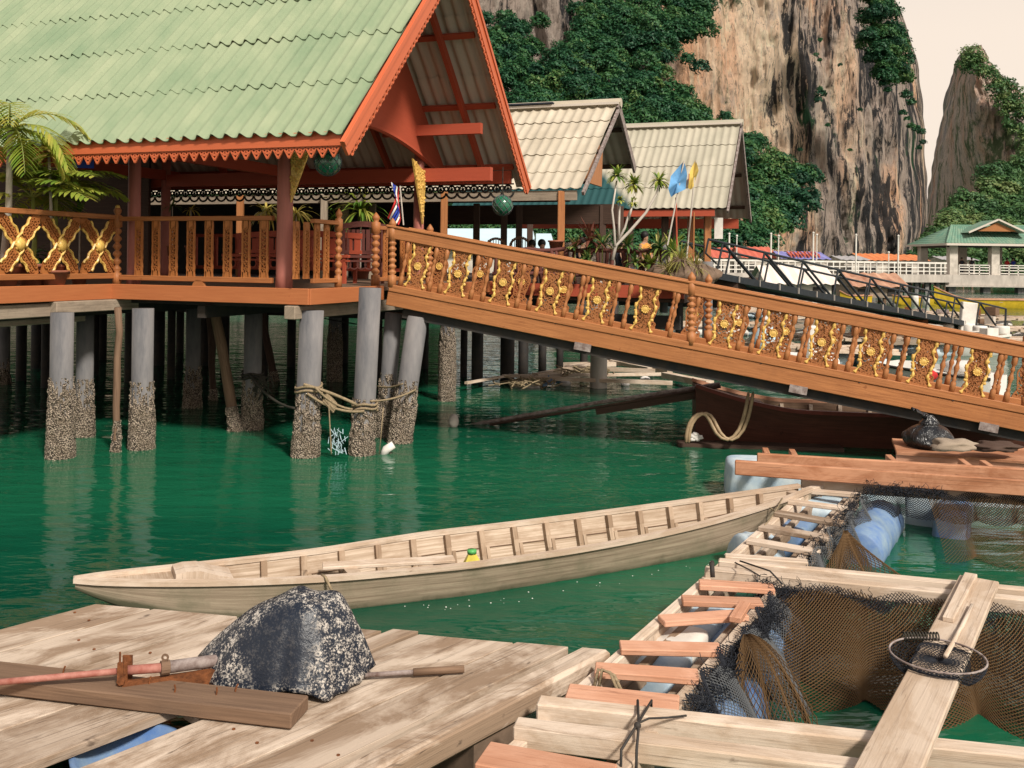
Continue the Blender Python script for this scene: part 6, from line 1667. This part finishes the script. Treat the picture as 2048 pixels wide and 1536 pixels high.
# plants along the hall railing
rd = random.Random(33); plant_no = 0
for x, y, s, mt, lb in ((1150, 482, .30, 'plantleaf', 'pale green pot plant just right of the orange hall post'), (1180, 470, .45, 'redleaf', 'tall reddish plant behind the log railing'), (1205, 475, .40, 'plantleaf', 'brown and yellow bush left of the spiky tree'),
                        (1255, 478, .40, 'plantleaf', 'upright bright green leaves right of the spiky tree trunk'), (1318, 482, .34, 'plantleaf', 'light green leafy plant near the end post of the log railing'), (1345, 490, .40, 'crownleaf', 'yellow-green bush right of the log railing end post'),
                        (1270, 512, .30, 'plantleaf', 'low yellow-green plant in front of the log railing middle'), (1300, 515, .28, 'crownleaf', 'low bushy plant at the right part of the log railing'), (1175, 505, .26, 'plantleaf', 'small plant below the rail left of the spiky tree'),
                        (1360, 512, .45, 'grass', 'long dry grass clump on the rock'), (1390, 525, .35, 'grass', 'shorter grass clump at the right side of the rock'), (1335, 535, .35, 'grass', 'drooping grass at the left side of the rock')):
    c = D(x, y + 14, 16.9 if mt != 'grass' else 16.0); tuft('leafy_plant', V((c.x, c.y, min(DZ, c.z - .1))), c, 40 if mt != 'grass' else 90, s, .05 if mt != 'grass' else .018, 1.2, mt, lb, (.2, 1.4), x, (.05, .95), .12, .012, potted_=False, stem='plantstem')
m = MB()
for x, y, s in ((1370, 548, .36), (1335, 552, .26), (1400, 552, .24), (1392, 540, .2)): m.ball(D(x, y, 16.1), s, 16, 10, (1.3, .9, .7), .5)
tag(m.build('rock', M['stone'], smooth=True), 'brown rock with grass tufts at the end of the hall deck', 'rock')
# people seated in the hall
for i, (x, y, lb) in enumerate(((1064, 487, 'dark silhouetted seated person, left of the two by the light blue roofs'), (1084, 486, 'dark silhouetted seated person, right of the two by the light blue roofs'), (1290, 470, 'person in an orange-marked shirt behind the log railing under the third hall'),
                                (1165, 482, 'dark seated person beside the tall reddish plant'), (1242, 484, 'dark seated person right of the spiky tree trunk'))):
    c = D(x, y, 19.0); person(V((c.x, c.y, c.z - .95)), 1.3, -1.6 + i * .4, lb, 'navy' if i != 2 else 'orangecloth', sit=True)
for x, y, d, lb in ((992, 492, 19, 'round brown rattan chair back left in the hall'), (1040, 490, 19, 'brown rattan chair back beside the seated people')):
    c = D(x, y, d); o = thing('rattan_chair', V((c.x, c.y, DZ)), lb, 'chair'); m = MB(); ring(m, c - V((0, 0, .05)), V((1, 0, 0)), UP, V((0, 1, 0)), .20, .05, .05, 14, 0, math.pi)
    for k in range(7): m.beam(c + V((-.16 + .053 * k, 0, -.05)), c + V((-.16 + .053 * k, 0, .12)), .015, .015)
    m.build('backrest', M['mid'], o)
    m = MB(); m.lathe(V((c.x, c.y - .2, DZ + .42)), [(.22, 0), (.24, .05), (.2, .07)], 14); m.build('seat', M['mid'], o)
    for sx_ in (-.15, .15):
        for sy_ in (-.35, -.05): m = MB(); m.tube([V((c.x + sx_, c.y + sy_, DZ)), V((c.x + sx_, c.y + sy_, DZ + .43))], .02, 6); m.build('leg', M['mid'], o)
m = MB(); c = D(1112, 492, 17.2); m.v = []; pm = pot_mesh(.14, .2); pm.v = [v + c - V((0, 0, .1)) for v in pm.v]; tag(pm.build('flower_pot', M['pot'], smooth=True), 'clay flower pot just left of the orange hall post', 'pot')

# ================================================================= BLACK STEEL GANGWAY
gw = thing('steel_gangway', D(1500, 590, 24), 'black steel truss gangway sloping down behind the wooden footbridge', 'gangway')
ga, gb = D(1432, 551, 23.2), D(1998, 660, 32.5); gd = (gb - ga).normalized(); gn = V((-gd.y, gd.x, 0)).normalized() * -1
if gn.y < 0: gn = -gn
for w in (0, 1.1):
    A, B = ga + gn * w, gb + gn * w; H = V((0, 0, .84)); n = 9; L = (B - A).length
    m = MB(); m.beam(A, B, .07, .16); m.build('bottom_chord', M['black'], gw)
    m = MB(); m.tube([A + H - gd * .3, B + H * .92 + gd * .5], .032, 7); m.tube([A + H - gd * .3, A + H - gd * .4 - V((0, 0, .35)), A + V((0, 0, .3))], .025, 6); m.tube([B + H * .92 + gd * .5, B + gd * .45], .035, 6); m.build('top_chord', M['black'], gw)
    m = MB()
    for k in range(n):
        t0, t1 = (k + .15) / n, (k + 1.0) / n; m.tube([A.lerp(B, t0) + H * (1 - .08 * t0), A.lerp(B, t1)], .034, 6); m.tube([A.lerp(B, t0) + H * (1 - .08 * t0), A.lerp(B, k / n)], .026, 6)
    m.build('braces', M['black'], gw)
m = MB(); m.prism([ga + V((0, 0, -.02)), gb + V((0, 0, -.02)), gb + gn * 1.1 + V((0, 0, -.02)), ga + gn * 1.1 + V((0, 0, -.02))], (0, 0, .05)); m.build('walkway_plate', M['black'], gw)
m = MB()
for k in range(1, 18): p = ga.lerp(gb, k / 18); m.beam(p - gn * .045 + V((0, 0, -.07)), p - gn * .045 + V((0, 0, .09)), .05, .02, gd)
m.build('cross_ribs', M['concrete_pale'], gw)
m = MB(); p = D(1415, 610, 20); m.tube([V((p.x, p.y, -.5)), V((p.x, p.y, 2.55))], .105, 14); tag(m.build('gangway_pile', M['concrete'], smooth=True), 'concrete pile at the upper end of the black gangway', 'pile')
m = MB(); p = D(1935, 640, 31); m.beam(V((p.x - .1, p.y, -.2)), V((p.x + .05, p.y, 1.35)), .42, .2, (0, 1, 0), w1=.50); tag(m.build('white_post', M['white'], bevel=.02), 'thick white-painted post standing among the black gangway braces', 'post')

# ================================================================= PIER AND GREEN-ROOFED SHELTER
pr_ = thing('concrete_pier', D(1640, 560, 92), 'long pale concrete pier with a white railing below the cliff', 'pier')
pa, pb = D(1380, 545, 84), D(1880, 552, 94)
m = MB(); m.beam(V((pa.x, pa.y, 1.35)), V((pb.x, pb.y, 1.35)), 3.0, .75); m.build('slab', M['concrete_pale'], pr_)
m = MB()
for k in range(22): p = pa.lerp(pb, (k + .3) / 22); m.beam(V((p.x, p.y - .9, -1)), V((p.x, p.y - .9, 1.0)), .35, .35, (0, 1, 0)); m.beam(V((p.x, p.y + .9, -1)), V((p.x, p.y + .9, 1.0)), .35, .35, (0, 1, 0))
m.build('piles', M['concrete'], pr_)
m = MB()
for z in (2.05, 2.40, 2.85): m.beam(V((pa.x, pa.y - 1.4, z)), V((pb.x, pb.y - 1.4, z)), .08, .09 if z < 2.8 else .16)
for k in range(40): p = pa.lerp(pb, k / 40); m.beam(V((p.x, p.y - 1.4, 1.7)), V((p.x, p.y - 1.4, 2.85)), .10, .10, (0, 1, 0))
m.build('railing', M['white'], pr_)
for i, (x, yt) in enumerate(((1455, 468), (1470, 472), (1538, 468), (1553, 472), (1622, 466), (1629, 470), (1707, 470), (1772, 505), (1791, 472))):
    p = D(x, 530, 88); o = thing('lamp_post', V((p.x, p.y - .6, 1.7)), 'slim white lamp post rising from the pier railing', 'lamp post', 'lamp posts along the pier'); zt = D(x, yt, 88).z
    m = MB(); m.tube([V((p.x, p.y - .6, 1.7)), V((p.x, p.y - .6, zt))], .075 if i % 2 == 0 else .05, 7); m.build('pole', M['white'], o); m = MB(); m.ball(V((p.x, p.y - .6, zt)), .11, 7, 5); m.build('lamp_head', M['white'], o)
gp_ = thing('pier_shelter', D(1970, 552, 96), 'open pier shelter with white columns and a green tiled hip roof', 'shelter')
sx0, sx1, sy0, sy1, dzp = D(1884, 540, 95).x, D(1884, 540, 95).x + 14.5, 93.5, 101.0, 1.75
m = MB(); m.prism([V((sx0 - .6, sy0 - .6, dzp - 1.05)), V((sx1, sy0 - .6, dzp - 1.05)), V((sx1, sy1, dzp - 1.05)), V((sx0 - .6, sy1, dzp - 1.05))], (0, 0, 1.05)); m.beam(V((sx0 - .7, sy0 - .7, dzp - 1.12)), V((sx1, sy0 - .7, dzp - 1.12)), .3, .12); m.build('platform', M['concrete_pale'], gp_)
m = MB()
for k in range(5): m.beam(V((sx0 + .2 + k * 3.4, sy0, -1)), V((sx0 + .2 + k * 3.4, sy0, dzp - 1)), .7, .7, (0, 1, 0))
m.build('stilts', M['concrete'], gp_)
for cx in (sx0 + .3, sx0 + 4.4, sx0 + 8.1, sx0 + 12):
    for cy in (sy0, sy1 - .8): m = MB(); m.beam(V((cx, cy, dzp)), V((cx, cy, dzp + 3.0)), .78, .78, (0, 1, 0)); m.build('column', M['palewhite'], gp_)
m = MB(); m.beam(V((sx0 - .1, sy0, dzp + 2.85)), V((sx1, sy0, dzp + 2.85)), .5, .35); m.beam(V((sx0 + .2, sy0, dzp + 2.85)), V((sx0 + .2, sy1, dzp + 2.85)), .5, .35); m.build('ring_beam', M['black'], gp_)
ez_, rz_ = dzp + 3.0, dzp + 4.9; ox0, ox1, oy0, oy1 = sx0 - .75, sx0 + 13.6, sy0 - 1.1, sy1 + .8
r0_, r1_ = V((ox0 + 2.6, (oy0 + oy1) / 2, rz_)), V((ox1 - 2.6, (oy0 + oy1) / 2, rz_)); c_ = [V((ox0, oy0, ez_)), V((ox1, oy0, ez_)), V((ox1, oy1, ez_)), V((ox0, oy1, ez_))]
def tiled(mb, A, B, C_, E_, nu, nv):
    n = (B - A).cross(E_ - A).normalized()
    mb.grid(lambda u, v: (A.lerp(B, u).lerp(E_.lerp(C_, u), v) + n * (.05 * abs(math.sin(u * nu * 3.14)) + .05 * (1 - (v * nv) % 1)), (v * 5, u * (B - A).length)), nu * 4, nv * 3)
m = MB(); tiled(m, c_[0], c_[1], r1_, r0_, 44, 9); tiled(m, c_[3], c_[0], r0_, r0_, 22, 9); tiled(m, c_[2], c_[3], r0_, r1_, 44, 9); tiled(m, c_[1], c_[2], r1_, r1_, 22, 9); m.build('hip_roof', M['roof_tile'], gp_, up=True)
m = MB()
for a, b in ((c_[0], r0_), (c_[1], r1_), (r0_, r1_)): m.tube([a + UP * .05, b + UP * .08], .12, 6)
m.beam(c_[0] - UP * .05, c_[1] - UP * .05, .12, .22); m.beam(c_[0] - UP * .05, c_[3] - UP * .05, .12, .22); m.build('ridge_tiles', M['roof_tile'], gp_, up=True)
gx = D(1979, 470, 95).x; A = V((gx - 2.9, oy0 + .9, ez_ + 1.15)); B = V((gx + 2.9, oy0 + .9, ez_ + 1.15)); T_ = V((gx, oy0 + .9, ez_ + 2.45)); bk = V((0, 3.4, 0))
m = MB(); m.poly([A, T_, T_ + bk, A + bk]); m.poly([T_, B, B + bk, T_ + bk]); m.beam(A, T_, .16, .18, (0, 1, 0)); m.beam(B, T_, .16, .18, (0, 1, 0)); m.build('dormer_roof', M['roof_tile'], gp_, up=True)
m = MB(); m.poly([A + V((.9, .25, .15)), B + V((-.9, .25, .15)), T_ + V((0, .25, -.3))]); m.build('dormer_gable', M['carve_dark'], gp_)
m = MB()
for x0, x1 in ((sx0 + .9, sx0 + 3.9), (sx0 + 4.9, sx0 + 7.6), (sx0 + 8.6, sx0 + 11.5)):
    for z in (.15, .45, .72, .95): m.beam(V((x0, sy0 - .2, dzp + z)), V((x1, sy0 - .2, dzp + z)), .09, .09)
    for k in range(4): x = x0 + (x1 - x0) * k / 3; m.beam(V((x, sy0 - .2, dzp)), V((x, sy0 - .2, dzp + .95)), .09, .09, (0, 1, 0))
m.build('white_rails', M['white'], gp_)
for x, cl, sc, lb in ((1911, 'whitecloth', 'whitecloth', 'person in white with a white headscarf at the shelter rail'), (1927, 'navy', None, 'person in dark clothes beside the white-clad one in the shelter'), (1947, 'navy', None, 'person in dark clothes near the middle shelter column'),
                      (1993, 'orangecloth', 'orangecloth', 'person in an orange headscarf at the shelter rail'), (2018, 'redcloth', None, 'person in a reddish top right of the orange headscarf'), (2030, 'bluecloth', None, 'person in a blue top at the right of the shelter')):
    p = D(x, 545, 95); person(V((p.x, 95.4, dzp)), 1.62 if sc else 1.68, -1.57, lb, cl, 'navy', sc)

# ================================================================= VILLAGE HOUSES
def house(x0, x1, ye, yr, d, dep, mat, label, wall='palewhite', gable=False, text=False, zb=None, rc=1.5):
    A, B = D(x0, ye, d), D(x1, ye, d); zr_ = D(x0, yr, d).z; o = thing('stilt_house', V(((A.x + B.x) / 2, d, 0)), label, 'house'); dy = V((0, dep, 0))
    A.z = B.z = (A.z + B.z) / 2; e = V((0, .3, 0)); w_ = B.x - A.x; n = max(6, int(w_ / .35))
    R0, R1 = V((A.x + .1, d + dep / 2, zr_)), V((B.x - .1, d + dep / 2, zr_))
    m = MB()
    def sl(P, Q, S_, T_):
        nn = (Q - P).cross(T_ - P).normalized(); m.grid(lambda u, v: (P.lerp(Q, u).lerp(T_.lerp(S_, u), v) + nn * .05 * math.sin(u * n * 3.14), (v * 3, u * w_)), n * 2, 2)
    sl(A, B, R1, R0); sl(B + dy, A + dy, R0, R1); m.build('roof', M[mat], o, up=True)
    zf = zb if zb is not None else .9; m = MB(); p, q = V((A.x + .4, d + .4, zf)), V((B.x - .4, d + .4, zf))
    m.prism([p, q, q + dy - V((0, .8, 0)), p + dy - V((0, .8, 0))], (0, 0, max(.4, A.z - zf - .02)))
    m.poly([V((B.x - .35, d + .4, A.z)), V((B.x - .35, d + dep - .4, A.z)), V((B.x - .35, d + dep / 2, zr_ - .1))]); m.poly([V((A.x + .35, d + dep - .4, A.z)), V((A.x + .35, d + .4, A.z)), V((A.x + .35, d + dep / 2, zr_ - .1))])
    m.build('wall', M[wall], o)
    m = MB(); k = max(2, int(w_ / 3))
    for i in range(k):
        x = A.x + w_ * (i + .5) / k; m.box(V((x, d + .37, (zf + A.z) / 2)), .8, .05, min(1.0, max(.3, (A.z - zf) * .6)))
    m.build('windows', M['charred'], o)
    m = MB()
    for i in range(4):
        for y in (.6, dep - .6): x = A.x + .6 + (w_ - 1.2) * i / 3; m.tube([V((x, d + y, -1)), V((x, d + y, zf))], .12, 6)
    m.build('stilts', M['mid'], o)
    return o, A, B, R0, R1
house(1425, 1490, 516, 494, 104, 8, 'roof_red', 'red-roofed village house at the left end behind the pier')
house(1484, 1560, 516, 492, 101, 8, 'roof_red', 'red-roofed village house, right one of the red pair, with dark gables')
hb = house(1563, 1664, 518, 502, 98, 7, 'roof_blue', 'blue-roofed village house with red lettering on its roof behind the pier')
house(1683, 1745, 520, 511, 100, 7, 'roof_silver', 'grey-roofed village house between the blue and the orange roofs')
house(1728, 1812, 521, 506, 103, 8, 'roof_orange', 'orange-roofed village house behind the pier, the longer one')
house(1806, 1862, 521, 508, 105, 8, 'roof_orange', 'orange-roofed village house nearest the green-roofed shelter')
# illegible painted red strokes on the blue roof
o, A, B, R0, R1 = hb; m = MB(); rd = random.Random(12); up_ = (R0 - A); 
for k in range(9):
    x = .22 + .07 * k; p = A.lerp(B, x) + up_ * .15; q = A.lerp(B, x + .02) + up_ * .8; nn = V((0, -.12, .10))
    m.tube([p + nn, q + nn], .09, 5); m.tube([q + nn, A.lerp(B, x + .05) + up_ * (.75 if k % 2 else .45) + nn], .08, 5)
m.build('painted_letters', M['roof_red'], o)
house(1530, 1680, 568, 531, 60, 5, 'roof_white', 'house with a big white sheet roof in front of the pier', 'palewhite', zb=.35)
house(1702, 1822, 574, 546, 64, 4.5, 'roof_rust', 'shack with a rust-striped sheet roof in front of the pier', 'greybeam', zb=.35)
o = house(1885, 1960, 520, 512, 112, 6, 'roof_silver', 'small grey house behind the shelter')[0]
# yellow longtail boats
def small_boat(x0, x1, py, d, hb, mat, label, rise=.5, name='longtail_boat', trim='rung'):
    p, q = V((D(x0, py, d).x, d, 0)), V((D(x1, py, d).x, d + .6, 0)); S_, ax_, ay_, L_ = boat_hull(p, q, hb, lambda t: .55 + rise * max(0, 1 - t / .25) ** 1.6 + .15 * max(0, t - .8), lambda t: .15 - .4 * max(0, 1 - t / .15), lambda t: (min(1, t / .3) ** .7) * (1 - .3 * max(0, t - .7) / .3))
    o = thing(name, p.lerp(q, .5), label, 'boat'); m = MB(); m.grid(lambda u, v: S_(u, 2 * v - 1), 26, 12); m.build('hull', M[mat], o, True)
    m = MB(); m.grid(lambda u, v: S_(.06 + u * .93, 2 * v - 1, .06), 26, 12, flip=True); m.build('inside', M['mid'], o, True)
    m = MB()
    for sg in (-1, 1):
        pts = [S_(t, sg)[0] for t in np.linspace(0, 1, 20)]
        for a, b in zip(pts, pts[1:]): m.beam(a, b, .08, .06)
    m.build('gunwale', M[trim], o)
    m = MB()
    for t in (.3, .5, .7): m.beam(S_(t, -.9)[0], S_(t, .9)[0], .2, .05)
    m.build('thwarts', M['pale'], o); return o
small_boat(1868, 2120, 605, 58, .75, 'yellowboat', 'yellow longtail boat with a raised bow in front of the shelter', .75)
small_boat(1785, 1905, 606, 61, .6, 'yellowboat', 'short yellow boat left of the raised yellow bow', .1)
small_boat(1680, 1745, 600, 62, .5, 'yellowboat', 'small yellow boat half hidden behind the gangway braces', .3)
small_boat(1820, 2010, 700, 27, .9, 'whiteboat', 'white motor boat with a forward hatch seen through the footbridge rail', .15, 'motor_boat', 'white')
wb = small_boat(1518, 1565, 720, 24, .5, 'whiteboat', 'small white boat with a blue hood seen through the footbridge rail', .3, 'motor_boat', 'white')
# motor boat bow seen through the rail
mb2 = thing('motor_boat', V((D(1900, 740, 17).x, 17, 0)), 'white boat bow with a round hatch and red lifejacket close behind the footbridge', 'boat')
p, q = V((D(1790, 740, 17.5).x, 17.8, 0)), V((D(2010, 740, 16.2).x, 16.4, 0)); S3, ax3, ay3, L3 = boat_hull(p, q, .62, lambda t: .62 + .1 * (1 - t), lambda t: .2, lambda t: 1 - .35 * (abs(2 * t - 1)) ** 3)
m = MB(); m.grid(lambda u, v: S3(u, 2 * v - 1), 20, 14); m.poly([S3(0, 1 - 2 * k / 14)[0] for k in range(15)]); m.poly([S3(1, -1 + 2 * k / 14)[0] for k in range(15)]); m.build('hull', M['whiteboat'], mb2)
m = MB(); N = 10
for k in range(N): t0, t1 = .45 + .55 * k / N, .45 + .55 * (k + 1) / N; m.poly([S3(t0, -.98)[0] + UP * .02, S3(t1, -.98)[0] + UP * .02, S3(t1, .98)[0] + UP * .02, S3(t0, .98)[0] + UP * .02])
m.build('deck', M['white'], mb2)
m = MB(); m.lathe(S3(.72, 0)[0] * 1.0 + V((0, 0, .0)) + UP * (.66 + .2), [(.40, -.02), (.38, .12), (.30, .17), (.02, .18)], 20); m.build('hatch', M['whiteboat'], mb2, True)
m = MB(); m.tube([S3(t, -.96)[0] + UP * .05 for t in np.linspace(0, 1, 16)], .03, 6); m.build('rub_rail', M['charred'], mb2)
lj = D(1852, 752, 16.4); m = MB(); m.ball(lj, .16, 12, 8, (1.2, .6, .8), .3); tag(m.build('lifejacket', M['redcloth'], smooth=True), 'bright red lifejacket on the white boat behind the rail', 'lifejacket')
ub = thing('inflatable_boat', V((D(1625, 720, 20).x, 20, 0)), 'white and red inflatable boat end seen through the carved panels', 'boat')
c = V((D(1620, 700, 20).x, 20, .3)); m = MB(); m.tube([c + V((-.8, .8, .1)), c + V((-.3, -.3, .15)), c + V((.3, -.3, .15)), c + V((.6, .8, .1))], .24, 12); m.build('tube', M['whiteboat'], ub, True)
m = MB(); m.tube([c + V((.36, -.2, .2)), c + V((.6, .7, .15))], .10, 8); m.build('red_band', M['redcloth'], ub, True)
m = MB(); m.beam(c + V((-.1, -.35, .0)), c + V((-.1, -.30, .95)), .22, .3, (0, 1, 0)); m.build('outboard_motor', M['white'], ub, bevel=.04)
m = MB(); c = V((D(1535, 690, 22).x, 22, .35)); m.ball(c + V((0, 0, .35)), .35, 14, 10, (1, .8, 1.1), .2); tag(m.build('blue_hood', M['roof_lightblue'], smooth=True), 'light blue canopy hood on the small white boat', 'canopy')
# floating rafts of boards and floats in the harbour
rd = random.Random(17)
RAFTS = [(1560, 600, 50), (1640, 606, 47), (1700, 610, 47), (1760, 612, 45), (1830, 616, 44), (1900, 622, 42), (1970, 626, 41), (2030, 630, 40), (1790, 640, 36), (1860, 645, 35), (1940, 648, 34), (2030, 655, 33), (1700, 640, 35), (1620, 628, 40), (1540, 618, 44), (1900, 664, 30), (2010, 678, 28), (1480, 600, 50), (1340, 590, 52), (1740, 664, 29), (1660, 668, 28), (1590, 640, 33),
         (1500, 640, 34), (1430, 640, 34), (1820, 668, 27), (1570, 700, 25), (1700, 705, 24), (1490, 690, 25)]
for i, (x, y, d) in enumerate(RAFTS):
    c = V((D(x, y, d).x, d, 0)); o = thing('harbour_raft', c, 'weathered raft of boards and pale floats in the crowded harbour', 'raft', 'floating rafts in the harbour')
    m = MB(); a = rd.uniform(-.15, .15); ux = V((math.cos(a), math.sin(a), 0)); uy = V((-math.sin(a), math.cos(a), 0)); s = d / 45
    for k in range(7): q = c + uy * (k - 3) * .35 * s; l = rd.uniform(1.3, 2.3) * s; m.beam(q - ux * l + UP * (.30 + rd.random() * .12), q + ux * l + UP * (.30 + rd.random() * .12), .16, .07)
    for k in range(4): q = c + ux * (k - 1.5) * .9 * s; m.beam(q - uy * 1.3 * s + UP * .38, q + uy * 1.3 * s + UP * .38, .14, .08)
    m.build('boards', M['pale' if i % 3 else 'greybeam'], o)
    m = MB()
    for k in range(7): q = c + ux * rd.uniform(-1.6, 1.6) * s + uy * rd.uniform(-1, 1) * s; m.ball(q + UP * .10, rd.uniform(.16, .28), 8, 6, (1.5, 1, .8))
    m.build('floats', M['whitecloth' if i % 2 else 'foam'], o, True)
    m = MB()
    for k in range(1): q = c + ux * rd.uniform(-1.6, 1.6) * s + uy * rd.uniform(-1, 1) * s + UP * .45; h = rd.uniform(.1, .45); m.box(q + UP * h / 2, rd.uniform(.2, .6), rd.uniform(.2, .5), h, rd.random() * 3)
    m.build('gear', M[rd.choice(['mid', 'white', 'rust', 'greypipe', 'palewhite', 'greybeam'])], o)
for x, y, d in ((1893, 668, 31), (1960, 672, 30), (1590, 590, 58), (1830, 590, 60)):
    c = V((D(x, y, d).x, d, 0)); m = MB()
    for k in range(2): m.lathe(c + V((k * .7, 0, -.3)), [(.22, 0), (.22, .9), (.2, .95)], 12)
    tag(m.build('white_drums', M['white'], smooth=True), 'pair of white upright drums among the harbour rafts', 'drums', 'white drums in the harbour')
